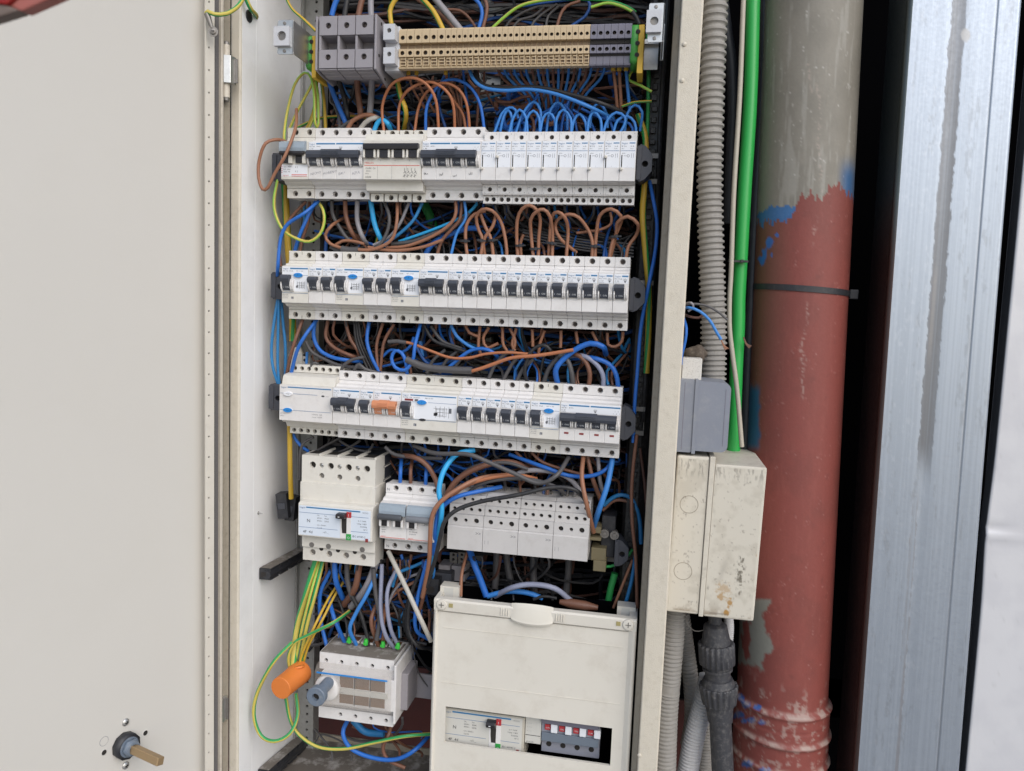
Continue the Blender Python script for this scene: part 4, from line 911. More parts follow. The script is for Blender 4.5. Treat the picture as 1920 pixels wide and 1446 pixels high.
for i in (0, 1, 3):
    cx = e0+pw*(.55+.93*i); b = MB(); b.cyl((cx, Y-2.3, h0+3.2), (cx, Y-1.9, h0+3.2), 3.4, 3.4, steel_dk, 16); link('terminal_screw', b.mesh('terminal_screw'), t)
for i in range(3):
    cx = l0+pw*(1.03+.93*i); b = MB(); b.cyl((cx, Y+2.7, k1-4.2), (cx, Y+3.1, k1-4.2), 2.9, 2.9, hole_d, 16); link('recess', b.mesh('recess'), t)
b = MB(); b.box(x0+1, x1-.6, Y+34.1, Y+86, k0+12, z1-2, M('dark_case_back', (.035, .04, .055), .5, dscale=40, damt=.3, dirt=(.12, .11, .1)))
for z in (z1-16, z1-34, k0+30): b.box(x1-1, x1+.8, Y+30, Y+60, z, z+3, ivory)
link('case_back', b.mesh('case_back', .6), t)

# two small breakers with tinted flaps
def small_pair(m, lab, tg, txts):
    p = 17.7; o = at(712, 975.5, 0)+Vector((m*2*p, 0, 0)); t = thing('circuit_breaker', lab, 'circuit breaker', o, (0, 0, 0)); hx = [.75*p, 1.75*p] if m == 0 else [.65*p, 1.65*p]
    link('body', getbody(('sp', m), lambda: body(2, p, white, hx, hx, flap=False, y1=20)), t)
    b = MB(); b.prism([(-.2, 22.8), (-5, 20.8), (-6.5, 14), (-6, 8.5), (-.2, 8.5)], .5, 2*p-1.2, blue_clear); link('cover_flap', b.mesh('cover_flap', .8, 2), t)
    b = MB(); b.lathe((0 if m == 0 else .8, -6.5, 6.6), (1, 0, 0), [(0, 3.4), (.8, 4), (2*p-6, 4), (2*p-5, 3.2)], tg, 16); link('toggle_tie', b.mesh('toggle_tie'), t)
    for i in range(2):
        if m == 1 and i == 1: continue
        b = MB(); b.box(i*p+4, i*p+10.5, -5, .2, -5.4, 3.6, toggle_k); link('toggle', b.mesh('toggle', .5), t)
        for s in (.8, 11): b = MB(); b.box(i*p+s, i*p+s+3, -5.5, 0, -6, 3.6, white); link('toggle_guard', b.mesh('toggle_guard', .9, 2), t)
    b = MB()
    for k, (s, z) in enumerate(txts): b.text(s, 3, z, 2.3, dark_ink if k < 2 else grey_ink, -.25)
    b.box(1, 2*p-1.5, -.3, -.1, -21.2, -20.6, red_ink); b.text('legrand', 2, -20, 2.0, red_ink, -.25); b.text('N', 1.6, 33.5, 5, grey_ink, 19.8) if m == 0 else b.text('...300m', 19, -2, 4.0, dark_ink, -.25)
    b.text('N', 2.4, -40, 5, grey_ink, 19.8) if m == 0 else None
    link('printed_label', b.mesh('printed_label'), t)
    for x in hx:
        for z in (37.1, -37.1): put_screw(t, x, 24.9, z)
small_pair(0, 'small two pole breaker with dark tie bar beside the large cream breaker', M('tie_dark_grey', (.07, .075, .085), .4), (('C32', -9), ('400V~', -12), ('6000', -15)))
small_pair(1, 'small residual current breaker with grey tie bar left of the distribution blocks', M('tie_mid_grey', (.17, .18, .20), .4), (('40A', -9), ('AC 300mA', -12), ('230/400V', -15)))

# distribution blocks
DBX = [at(u, 1018, 0).x for u in (838, 904.5, 970.5, 1036.5, 1103)]; zd = lambda v: at(970, v, 0).z
zp0, zp1, zA, zB, zC = zd(1041), zd(997), zd(941), zd(957.5), zd(975)
for k in range(4):
    x0, x1 = DBX[k]+.25, DBX[k+1]-.25; W = x1-x0
    t = thing('distribution_block', '%s grey distribution block from the left, full of small round terminal holes' % ords[k], 'terminal block', (x0, 0, 0), (0, 0, 0), 'grey distribution blocks in the fourth row')
    b = MB(); gp = M('distribution_plastic', (.50, .485, .475), .45, dscale=30, damt=.35, dirt=(.33, .3, .27), bump=.1)
    b.prism([(0, zp0), (0, zp1-1), (1.5, zp1), (1.5, zp1+.8), (6, zp1+.8), (6, zC), (12, zC), (12, zB), (18, zB), (18, zA), (24, zA+3), (60, zA+3), (60, zp0+2), (10, zp0)], 0, W, gp)
    for za, zb, yy, hs in ((zp1+1, zC, 2.5, [(.2*W, 3.0), (.5*W, 2.2), (.8*W, 3.2)]), (zC, zB, 8, [(W*(.14+.24*i), 2.3) for i in range(4)]), (zB, zA, 14, [(W*(.14+.24*i), 2.1) for i in range(4)])):
        b.plate(0, W, za, zb, yy, [(x, (za+zb)/2, r_) for x, r_ in hs], gp, 3.4, hole_d)
        for zz in (za, zb-.2): b.box(0, W, yy+.01, yy+4, zz, zz+.2, gp)
        for xx in (0, W-.2): b.box(xx, xx+.2, yy+.01, yy+4, za, zb, gp)
    b.text('>>', W-9, zp1-9, 6, grey_ink, -.1) if k in (0, 1, 2) else None
    b.text('|  |', 2, zp1-18, 5, pencil, -.1) if k % 2 else None
    link('body', b.mesh('body', .3), t)
    for i in range(3):
        b = MB(); c = (W*(.2+.28*i), 34, zA+2.6); b.lathe(c, (0, -.1, 1), [(0, 5.6), (2.5, 5.4), (4.5, 4), (5, 1)], smoke, 16); link('clear_cap', b.mesh('clear_cap'), t)
# earth terminal and bits right of it
t = thing('earth_terminal_block', 'dusty olive terminal block with two round steel screws right of the distribution blocks', 'terminal block'); ol = M('olive_plastic', (.16, .135, .075), .6, dscale=50, damt=.4)
for (u0, u1, v0, v1, Y0, Y1) in ((1104, 1127, 988, 1000, 34, 60), (1104, 1127, 1008, 1014, 30, 60), (1108, 1136, 1028, 1052, 34, 60), (1112, 1136, 1052, 1072, 30, 60)):
    a, c, d, e = rz(u0, u1, v0, v1, Y0); b = MB(); b.box(a, c, Y0, Y1, d, e, ol); link('clip', b.mesh('clip', .6), t)
a, c, d, e = rz(1127, 1153, 968, 1045, 48); b = MB(); b.box(a, c, 48, 80, d, e, black_pl); link('base', b.mesh('base', .8), t)
for (u, v) in ((1133.5, 1001), (1152, 1004)):
    p = at(u, v, 40); b = MB(); b.lathe(p, (0, -1, 0), [(-14, 4), (0, 5.6), (.8, 5.4), (.8, 4), (0, 3.8), (0, 2.6), (1.2, 2.2), (1.3, .01)], steel_dk, 20, False); link('screw', b.mesh('screw'), t)
bracket(1153, 1177, 1012, 1064, 36, 'dark bracket with a hole right of the distribution blocks')
t = thing('mounting_rail', 'steel rail behind the distribution blocks and the large cream breaker', 'rail'); a = at(700, 990, 60); b = MB(); b.prism([(62, a.z-16), (64, a.z-16), (64, a.z), (62, a.z)], 20, 448, steel_dk); link('rail', b.mesh('rail'), t)

# isolator with coupling, lower left
t = thing('rotary_isolator', 'dusty white four pole rotary isolator with a smoked window, low on the left', 'isolator switch')
Y = 8; x0, x1, z0, z1 = rz(599, 739.5, 1231, 1262, Y); pw = (x1-x0)/5
b = MB(); b.plate(x0, x1, z0, z1, Y, [(x0+pw*(.45+1.03*i), (z0+z1)/2+1, 2.6) for i in range(5)], white, 4.5, hole_d)
b.box(x0, x1, Y+4.6, Y+62, z0, z1, white); b.box(x1-.2, x1, Y, Y+5, z0, z1, white); b.box(x0, x0+.2, Y, Y+5, z0, z1, white); b.box(x0, x1, Y+.01, Y+5, z1-.2, z1, white)
for i in range(4): b.box(x0+pw*(1+i)+pw*.1, x0+pw*(1+i)+pw*.25, Y-.3, Y, z0+3, z1-1, white)
link('upper_part', b.mesh('upper_part', .3), t)
b = MB(); b.box(x0+1, x1-1.2, Y+1, Y+50, z1+.05, z1+.4, dust); link('dusty_top', b.mesh('dusty_top'), t)
for i in range(4):
    xa = x0+pw*(1.15+i*.95); b = MB(); b.box(xa, xa+pw*.8, Y+36, Y+52, z1, z1+2.6, white); b.box(xa+1.4, xa+pw*.8-1.4, Y+38, Y+50, z1+2.6, z1+2.7, copper); link('cable_entry', b.mesh('cable_entry', .3), t)
m0_, m1_, n0, n1 = rz(589, 733, 1266, 1334, -8)
b = MB(); b.box(m0_+6, m1_+2, -1, Y+62, n0+2, z0, white); b.box(m1_+1, m1_+4, -1, Y+60, n0-14, z1-2, white); link('middle_part', b.mesh('middle_part', .5), t)
wh = n1-n0
for j, zz in enumerate((n0+wh*.56, n0+wh*.12)):
    for i in range(3): a = m0_+(m1_-m0_)*(.31+.205*i); b = MB(); b.box(a-2, a+(m1_-m0_)*.185+2, -1.8, -1.1, zz-1.5, zz+wh*.32+1.5, white); b.box(a, a+(m1_-m0_)*.185, -2.2, -1.9, zz, zz+wh*.32, amber); link('contact_window', b.mesh('contact_window', .3), t)
b = MB(); zz = n0+wh*.42; b.box(m0_+24, m1_-6, -4, -1, zz-1, zz+6, label_g)
for k, s in enumerate(('IEC 60947-3', '63A  400V~', 'AC22A  Ui 690V')): b.text(s, m0_+26, zz+4.2-k*2.1, 1.8, dark_ink, -4.2)
link('rating_label', b.mesh('rating_label'), t)
b = MB(); b.prism([(-8, n1-2), (-8, n0+3), (-6, n0), (1, n0-1), (1, n0), (-5, n0+1.5), (-7, n0+4), (-7, n1-2), (-2, n1+3.5), (4, n1+5.5), (4, n1+6.5), (-2.5, n1+4.5)], m0_, m1_, smoke); link('smoked_window', b.mesh('smoked_window', .3), t)
b = MB(); b.box(m0_+3, m1_-5, -8.4, -7.9, n1-3.2, n1-1.2, blue_btn); link('blue_line', b.mesh('blue_line'), t)
q0, q1, r0_, r1_ = rz(597.5, 737.5, 1333, 1354, Y-2); pw = (q1-q0)/5
b = MB(); b.plate(q0, q1, r0_, r1_, Y-2, [(q0+pw*(1.48+1.02*i-.02), (r0_+r1_)/2, 2.6) for i in range(4)], white, 4.5, hole_d); b.box(q0, q1, Y+2.6, Y+60, r0_, r1_+4, white); b.box(q1-.2, q1, Y-2, Y+3, r0_, r1_, white)
b.box(q0, q1, Y-1.99, Y+3, r0_, r0_+.2, white); link('lower_part', b.mesh('lower_part', .3), t)
pk = at(592, 1307, -46); pb = at(612, 1292, -8)
b = MB(); b.lathe(pb+Vector((0, 6, 0)), (0, -1, 0), [(0, 17), (5, 16.5), (7, 14), (7.5, 9)], white, 28); link('boss', b.mesh('boss'), t)
b = MB(); b.lathe((pk.x, -8, pk.z), (0, -1, 0), [(0, 7.5), (27, 7.5), (28, 9), (30, 12.2), (38, 12.2), (38.8, 11.2), (38.8, 4.6), (30, 4.4)], knob_m, 28, False); link('shaft_coupling', b.mesh('shaft_coupling'), t)
b = MB(); b.box(pk.x-4.6, pk.x+4.6, -42, -40, pk.z-4.6, pk.z+4.6, hole_d); link('square_socket', b.mesh('square_socket'), t)
a, c, d, e = rz(741, 765, 1262, 1330, 22); b = MB(); b.box(a, c, 20, 62, d, e, grey_pl); b.box(a+2, a+7, 19.4, 21, e-14, e-7, hole_d); b.box(a+1, a+8, 18, 20.2, d+4, d+20, grey_pl); link('auxiliary_block', b.mesh('auxiliary_block', .8), t)
a, c, d, e = rz(758, 800, 1263, 1308, 66); b = MB(); b.box(a, c+10, 66, 70, d, e, grey_pl); link('side_plate', b.mesh('side_plate', .5), t)
# orange cap
p0 = at(526, 1291, -22); p1 = p0+Vector((6, 46, 1)); t = thing('insulating_cap', 'bright orange round cap with green and yellow wires pushed into it', 'cap')
b = MB(); b.lathe(p0, p1-p0, [(0, .01), (0, 13.6), (.6, 14.2), (30, 14.5), (31, 15.0), (47, 15.1)], orange_c, 36); link('cap', b.mesh('cap'), t)
p = p0+Vector((8, 34, 13)); b = MB(); b.lathe(p, (-.2, .2, 1), [(0, 7.6), (2.4, 7.4), (2.4, 5)], orange_c, 20); link('cap_opening', b.mesh('cap_opening'), t)

# ---------------------------------------------------------------- small cream enclosure, lower right
t = thing('modular_enclosure', 'cream plastic breaker cover with an open window, bottom right of the cabinet', 'enclosure cover')
Yc = -6; ex0 = at(815, 1121, Yc).x; ex1 = at(1195, 1160, Yc).x; ez1 = at(1000, 1139.5, Yc).z; ez0 = -835
wx0 = at(834.5, 1358, Yc-1).x; wx1 = at(1146, 1400, Yc-1).x; wz1 = at(990, 1345, Yc-1).z; wz0 = at(988, 1414, Yc-1).z
b = MB()
def ringplate(b, X0, X1, Z0, Z1, x0, x1, z0, z1, y, y2, mat):
    b.box(X0, x0, y, y2, Z0, Z1, mat); b.box(x1, X1, y, y2, Z0, Z1, mat); b.box(x0, x1, y, y2, z1, Z1, mat); b.box(x0, x1, y, y2, Z0, z0, mat)
ft = ez1-17
V = [(ex0+4, 0), (ex1-8, 0)]
ringplate(b, ex0+5, ex1-9, ez0, ft, wx0, wx1, wz0, wz1, Yc-1, Yc+2.4, cream)
link('front_field', b.mesh('front_field'), t)
b = MB(); b.prism([(Yc-1, ft+1), (Yc-3.6, ft+2.5), (Yc-4.4, ez1-2), (Yc-2.5, ez1), (Yc+6, ez1+.3), (Yc+6, ez1-2), (Yc, ez1-3), (Yc, ft)], ex0+.4, ex1-.4, cream); link('top_band', b.mesh('top_band', .5, 2), t)
b = MB(); b.prismv([(ex0, Yc+40), (ex0, Yc-1.5), (ex0+2.5, Yc-4.2), (ex0+4, Yc-4.2), (ex0+5.2, Yc-.9), (ex0+5.2, Yc+40)], ez0, ez1-.3, cream); link('left_rim', b.mesh('left_rim', .5, 2), t)
b = MB(); b.prismv([(ex1, Yc+40), (ex1, Yc-1), (ex1-1.5, Yc-3.2), (ex1-4, Yc-3.6), (ex1-9.4, Yc-.9), (ex1-9.4, Yc+40)], ez0, ez1-.3, cream); link('right_rim', b.mesh('right_rim', .5, 2), t)
for v in (1195, 1300):
    z = at(1000, v, Yc).z; b = MB(); b.box(ex0+12, ex1-14, Yc-1.5, Yc-.9, z, z+.5, cream); link('score_line', b.mesh('score_line'), t)
hx0, hx1, hz0, hz1_ = rz(958, 1037, 1137, 1170, Yc-5)
b = MB(); prof = []
n = 14
for i in range(n+1):
    f = i/n; x = hx0+(hx1-hx0)*f; dip = math.sin(math.pi*f)**.6
    prof.append((x, Yc-3.4-3.2*dip, hz0+1.5-3.4*dip, hz1_-1.5*(1-dip)))
vs = []
for (x, y, za, zb) in prof: vs += [(x, Yc-3, zb+2), (x, y, zb-5), (x, y-.6, za+5), (x, y-1.4, za+2.4), (x, y-.4, za), (x, Yc-1, za+.6)]
b.add(vs, [(i*6+j, (i+1)*6+j, (i+1)*6+j+1, i*6+j+1)[::-1] for i in range(n) for j in range(5)], cream_lt, True); link('pull_handle', b.mesh('pull_handle'), t)
for side in (hx0-13, hx1+3):
    for k in range(4): b = MB(); b.box(side+k*3, side+k*3+1.1, Yc-5.1, Yc-3.8, ft+5, ez1-3, cream); link('grip_rib', b.mesh('grip_rib', .3), t)
for (u, v) in ((828, 1134), (1178, 1172)):
    p = at(u, v, Yc-5); b = MB(); b.lathe(p, (0, -1, 0), [(-2, 6.6), (0, 6.6), (.8, 6), (1.2, 4), (1.2, .01)], cream, 24, False); s = link('cover_screw', b.mesh('cover_screw'), t)
    b = MB(); b.box(p.x-3.2, p.x+3.2, p.y-1.5, p.y-1.1, p.z-.5, p.z+.5, steel_dk); b.box(p.x-.5, p.x+.5, p.y-1.52, p.y-1.12, p.z-3.2, p.z+3.2, steel_dk); link('cross_slot', b.mesh('cross_slot'), s)
    sx = 9 if u < 1000 else -14; b = MB(); b.box(p.x+sx, p.x+sx+5, Yc-4.9, Yc-3.6, p.z-2.4, p.z+2.4, M('olive_clip', (.33, .28, .12), .6)); link('slot', b.mesh('slot'), t)
for (u0, u1, v0, v1) in ((827, 862, 1098, 1116), (1157, 1192, 1136, 1156)):
    a, c, d, e = rz(u0, u1, v0, v1, 20); b = MB(); b.box(a, c, 16, 34, d-6, e, cream); b.box(a+5, c-7, 15.7, 16, d-2, e-1.5, label_g); link('screw_tower', b.mesh('screw_tower', .8, 2), t)
# devices behind the window
t = thing('moulded_case_switch', 'cream four pole breaker with red and green flags inside the enclosure window', 'circuit breaker')
a, c, d, e = rz(828, 983, 1336, 1404, 4); ib = M('ivory_window', (.47, .44, .37), .5, dscale=30, damt=.2)
b = MB(); b.box(a, c, 4, 60, d, e, ib); link('body', b.mesh('body', .6), t); mccb_face(t, a+2, c-.5, d+1, e+.5, 4, label_g)
a2, c2, d2, e2 = rz(828, 983, 1404, 1416, 9); b = MB(); b.box(a2, c2, 9, 50, d2-3, d, ib); link('lower_shoulder', b.mesh('lower_shoulder', .5), t)
for i in range(4): b = MB(); x = a2+(c2-a2)*(.14+.24*i); b.cyl((x, 8.8, d-5), (x, 9.2, d-5), 3.2, 3.2, hole_d, 16); link('terminal_hole', b.mesh('terminal_hole'), t)
t = thing('accessory_module', 'narrow pale grey module between the two breakers in the enclosure window', 'module')
a, c, d, e = rz(985, 1015, 1346, 1394, 8); b = MB(); b.box(a, c-.5, 8, 40, d, e+3, label_g); b.box(a+.5, c-1, 7.7, 8, d+10, d+10.6, dark_ink)
for k in range(3): b.text('o  /  o', a+2, e-8-k*5, 2.2, grey_ink, 7.8)
b.text('SD-OF 24V', a+1.5, d+1, 2, dark_ink, 7.8); link('body', b.mesh('body'), t)
t = thing('circuit_breaker', 'grey four pole breaker with four red indicators in the enclosure window', 'circuit breaker'); lg2 = M('blue_grey_plastic', (.27, .28, .33), .45, dscale=30, damt=.2); lgr = M('flap_blue_grey', (.14, .17, .21), .4, dscale=30)
a, c, d, e = rz(1015, 1125, 1350, 1398, 10); W = c-a; b = MB(); b.box(a, c, 10, 50, d+6, e+8, lg2); b.box(a, c, 16, 50, d-16, d+6, lg2); link('body', b.mesh('body', .5), t)
b = MB(); b.box(a, c-1.5, 4, 10, e-6, e+8, slate_pl); link('toggle_bar', b.mesh('toggle_bar', .8, 2), t)
b = MB(); b.box(a+.5, c-1, 7, 10.2, d+3, d+14, lgr); link('marker_flap', b.mesh('marker_flap', .5), t)
for i in range(4):
    x = a+W*(.06+.245*i); b = MB(); b.box(x, x+7.2, 7.4, 10, d+17.5, d+24.5, red_flag); b.text('ON', x+1.2, d+19.6, 3, white_ink, 7.2); link('red_indicator', b.mesh('red_indicator', .3), t)
    b = MB(); b.box(x+7.8, x+15.6, 4.4, 10, d+16, d+26.5, label_w); link('indicator_guard', b.mesh('indicator_guard', .5), t)
    b = MB(); b.cyl((a+W*(.13+.245*i), 15.6, d-5), (a+W*(.13+.245*i), 16.1, d-5), 3.3, 3.3, hole_d, 18); link('terminal_hole', b.mesh('terminal_hole'), t)
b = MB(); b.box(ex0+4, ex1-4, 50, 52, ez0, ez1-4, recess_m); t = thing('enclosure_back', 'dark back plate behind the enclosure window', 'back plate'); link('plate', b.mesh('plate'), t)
# arms and odd pieces on the left wall
def arm(pa, pb, w_, h, lab):
    """black plastic support arm from pixel pa (front end, on X=-36) back to pb"""
    A = atx(pa[0], pa[1], -30); B = atx(pb[0], pb[1], -30); t = thing('support_arm', lab, 'support arm', (0, 0, 0), group='black support arms on the left wall')
    b = MB(); n = 4; d = (B-A)/n
    for k in range(n):
        p = A+d*k+d*.10; q = A+d*(k+1)-d*.10
        vs = []
        for s in (p, q):
            for dx, dz in ((-8, -h/2), (w_-8, -h/2), (w_-8, h/2), (-8, h/2)): vs.append((s.x+dx, s.y, s.z+dz))
        b.add(vs, [(0, 1, 2, 3), (7, 6, 5, 4), (1, 5, 6, 2), (0, 4, 5, 1), (3, 2, 6, 7), (0, 3, 7, 4)], black_pl)
    d2 = (B-A).normalized(); P = A+Vector((w_-12, -.4, 0)); Q = B+Vector((w_-12, 0, 0)); b.tube([P, Q], h*.38, black_pl, 8)
    link('arm_body', b.mesh('arm_body', .8, 1), t); b = MB(); b.box(A.x-4, A.x+3, A.y-.5, A.y+.2, A.z-3.5, A.z+3.5, hole_d); link('arm_socket', b.mesh('arm_socket'), t)
    b = MB(); b.add([(A.x-8, A.y+4, A.z+h/2+.3), (A.x+w_-9, A.y+4, A.z+h/2+.3), (B.x+w_-9, B.y, B.z+h/2+.3), (B.x-8, B.y, B.z+h/2+.3)], [(0, 1, 2, 3)], dust); link('dust_layer', b.mesh('dust_layer'), t)
arm((495, 1078), (566, 1038), 16, 15, 'black plastic support arm on the left wall below the large cream breaker')
arm((492, 1458), (566, 1392), 16, 17, 'dusty black plastic support arm at the bottom left corner')
t = thing('relay_socket', 'small black connector block hanging on wires at the left of the large breaker', 'connector')
for (u0, u1, v0, v1, Y0, an) in ((523, 542, 924, 970, 50, -.12), (540, 556, 930, 974, 62, .1), (548, 562, 936, 966, 74, .3)):
    a, c, d, e = rz(u0, u1, v0, v1, Y0); b = MB(); b.box(-(c-a)/2, (c-a)/2, -8, 10, -(e-d)/2, (e-d)/2, black_pl); b.box(-(c-a)/2+2, (c-a)/2-2, -9, -8, -4, 5, bracket_m)
    link('connector_half', b.mesh('connector_half', 1, 2), t, ((a+c)/2, Y0, (d+e)/2), (0, an, .1))
t = thing('terminal_end_piece', 'chipped white terminal piece behind the left end of the third row', 'terminal block')
a, c, d, e = rz(543, 566, 668, 700, 62); b = MB(); b.box(a, c, 62, 74, d, e+4, ivory); b.prismz([(a-3, e), (a+4, e+12), (c-4, e+11), (c, e)], 62.5, 72, ivory); b.box(c-.5, c+6, 64, 74, d, e, ivory)
for k in range(4): b.cyl((c+3, 63.8, d+4+k*7), (c+3, 64.2, d+4+k*7), 2, 2, hole_d, 12)
link('piece', b.mesh('piece', .6), t)
# grey clamp at the top left of the enclosure
t = thing('rail_clamp', 'grey double clamp with black socket at the top left corner of the cream enclosure', 'clamp')
for (u0, u1, v0, v1, Y0, mt) in ((822, 843, 1060, 1086, 70, grey_pl), (846, 872, 1062, 1090, 74, grey_pl), (796, 822, 1086, 1116, 40, black_pl), (815, 846, 1075, 1096, 56, bracket_m)):
    a, c, d, e = rz(u0, u1, v0, v1, Y0); b = MB(); b.box(a, c, Y0, Y0+26, d, e, mt); link('clamp_block', b.mesh('clamp_block', .8, 2), t)
p = at(808, 1106, 39.6); b = MB(); b.cyl(p, p+Vector((0, .6, 0)), 4.5, 4.5, hole_d, 20); link('clamp_socket', b.mesh('clamp_socket'), t)
for (u0, u1) in ((843, 857), (859, 872)):
    a, c, d, e = rz(u0, u1, 1036, 1062, 84); b = MB()
    for k in range(3): b.plate(a, c, d+(e-d)*k/3, d+(e-d)*(k+1)/3, 84, [((a+c)/2, d+(e-d)*(k+.5)/3, 2)], steel_dk, 2, hole_d, n=10)
    link('perforated_tab', b.mesh('perforated_tab'), t)
# ---------------------------------------------------------------- wires, traced at their own depths
def crom(P, step=5.0):
    P = [2*P[0]-P[1]]+P+[2*P[-1]-P[-2]]; out = []
    for i in range(1, len(P)-2):
        a, b_, c, d = P[i-1], P[i], P[i+1], P[i+2]; L_ = (c-b_).length; n = max(2, int(L_/step))
        for k in range(n):
            t = k/n
            out.append(.5*((2*b_)+(c-a)*t+(2*a-5*b_+4*c-d)*t*t+(3*b_-a-3*c+d)*t*t*t))
    out.append(P[-2]); return out
GY = {'gy': [gy_y, gy_y, gy_y, gy_g, gy_g, gy_g]*2, 'gyl': [gy_y, gy_y, gy_y, gy_l, gy_l, gy_l]*2, 'gyd': [wire_m['yellow']]*4+[wire_m['green']]*2+[wire_m['yellow']]*4+[wire_m['green']]*2}
def pts3(s, Y):
    P = []
    for q in s.split():
        w_ = q.split(','); P.append(at(float(w_[0]), float(w_[1]), float(w_[2]) if len(w_) > 2 else Y))
    return P
def wire(col, r, Y, s, label, group=None, name='wire', cat='wire', ties=None):
    P = crom(pts3(s, Y)); b = MB(); r *= .93
    if col in GY: b.tube(P, r, GY[col], 12, twist=.012)
    else: b.tube(P, r, wire_m[col], 10)
    o = link(name, b.mesh(name)); tag(o, label, cat, group); return o
def sleeve(r, Y, s, label, mat=None):
    b = MB(); b.tube(crom(pts3(s, Y)), r, mat or wire_m['dgrey'], 12); return tag(link('sleeve', b.mesh('sleeve')), label, 'sleeve')
def tie(u, v, Y, w_, label, ang=0., group='black cable ties on the brown wire loops'):
    p = at(u, v, Y); t = thing('cable_tie', label, 'cable tie', p, (0, ang, 0), group)
    b = MB(); n = 16; rw = w_*.62; vs = []
    for z in (-1.3, 1.3): vs += [(rw*math.cos(2*math.pi*k/n), 2.9*math.sin(2*math.pi*k/n), z) for k in range(n)]
    b.add(vs, [(k, (k+1) % n, (k+1) % n+n, k+n) for k in range(n)], black_pl); b.add(vs, [tuple(range(n))[::-1], tuple(range(n, 2*n))], black_pl)
    link('strap', b.mesh('strap'), t)
    b = MB(); b.box(rw*.2, rw*.2+3.4, -4.6, -2.4, -2, 2, black_pl); b.box(rw*.2+3, rw*.2+7.5, -4.2, -3.2, -1, 1, black_pl); link('tie_head', b.mesh('tie_head', .3), t)

# --- top left
wire('gyl', 1.8, 22, '533,262,10 533,249,10 539,208 553,158 571,137 583,146 589,178 591,232 597,233,30 596,178,30 591,143,34 590,128,36', 'thin yellow green wire looping at the left above the top row', None)
wire('gyl', 1.8, 30, '541,246 559,206 583,162 592,138', 'thin yellow green wire crossing diagonally below the left end of the terminal strip')
wire('gyl', 1.7, 44, '574,252 586,225 592,200 590,150', 'short yellow green wire hanging behind the yellow green loop')
wire('gyd', 2.4, 50, '600,132 607,188 611,250', 'yellow and green wire running straight down under the grey fuse holder')
wire('gyd', 2.2, 58, '594,132 592,188 580,232 566,252', 'yellow and green wire left of the straight one under the fuse holder')
wire('blue', 3.4, 46, '612,140,24 630,188 648,232 652,256,70', 'thick blue wire running down from the fuse holder', 'thick wires under the fuse holder')
wire('black', 3.4, 50, '632,142,26 645,182 652,220 656,250,80', 'thick black wire running down from the fuse holder', 'thick wires under the fuse holder')
wire('brown', 3.9, 46, '669,142,26 672,180 676,216 672,250,70', 'thick brown wire running down from the fuse holder', 'thick wires under the fuse holder')
wire('grey', 4.2, 46, '698,140,26 696,182 693,218 690,250,70', 'thick grey wire running down from the fuse holder', 'thick wires under the fuse holder')
wire('dgrey', 2.6, 36, '626,246 645,236 662,226 690,228,60', 'dark grey wire bending out behind the first four pole breaker')
wire('copper', 3.0, 32, '650,248 660,228 684,216 704,219 722,232,60', 'light brown thick wire bending over the first four pole breaker')
wire('lgrey', 3.2, 30, '672,248 685,230 704,221 722,230,60', 'pale grey thick wire bending over the first four pole breaker')
wire('cyan', 3.2, 29, '700,250 707,232 716,225 727,232 735,250,50', 'thick cyan wire bending over the right side of the first four pole breaker')
wire('gyd', 3.4, 32, '736,122,30 744,150 751,180 761,210 757,248,60', 'thick yellow green wire running down from the light grey clamp')
wire('gyd', 2.0, 70, '556,240,60 600,222 660,218 700,226', 'yellow green wire lying across behind the thick wires')
wire('gyd', 3.2, 22, '734,46 731,22 738,4 752,-14', 'thick green wire rising from the light grey clamp to the top edge')
wire('gyd', 3.4, 40, '832,58 813,22 790,-4 775,-20', 'thick yellow green wire running from the beige strip up left')
wire('grey', 4.2, 46, '872,66 836,22 806,-14', 'thick grey wire running diagonally out at the top')
wire('brown', 2.6, 60, '856,60 826,28 790,4 770,-12', 'brown wire beside the diagonal grey wire at the top')
wire('blue', 3.4, 6, '622,30 628,8 640,-14', 'thick blue wire entering the grey fuse holder from above', 'thick wires above the fuse holder')
wire('black', 3.4, 6, '646,30 650,6 654,-14', 'thick black wire entering the grey fuse holder from above', 'thick wires above the fuse holder')
wire('brown', 3.8, 6, '672,30 677,6 684,-14', 'thick brown wire entering the grey fuse holder from above', 'thick wires above the fuse holder')
wire('grey', 3.8, 6, '696,30 695,6 697,-14', 'thick grey wire entering the grey fuse holder from above', 'thick wires above the fuse holder')
wire('gyd', 1.9, 30, '533,-12 547,16 569,36 592,58', 'thin yellow wire running down from the top edge to the fuse holder')
wire('gy', 2.5, -30, '462,-14,-40 446,12,-55 424,26,-72 402,27,-82 390,22,-83 387,26,-82', 'green and yellow earth strap curving to the lug on the cabinet door')
P_ = atx(481, 31, -39); b = MB(); b.tube(crom([at(458, -16, -30), at(463, 2, -26), at(471, 18, -20), P_, P_+Vector((-8, 2, -6))]), 2.6, GY['gy'], 12, twist=.012)
tag(link('wire', b.mesh('wire')), 'yellow and green wire entering the round hole in the cabinet edge', 'wire')
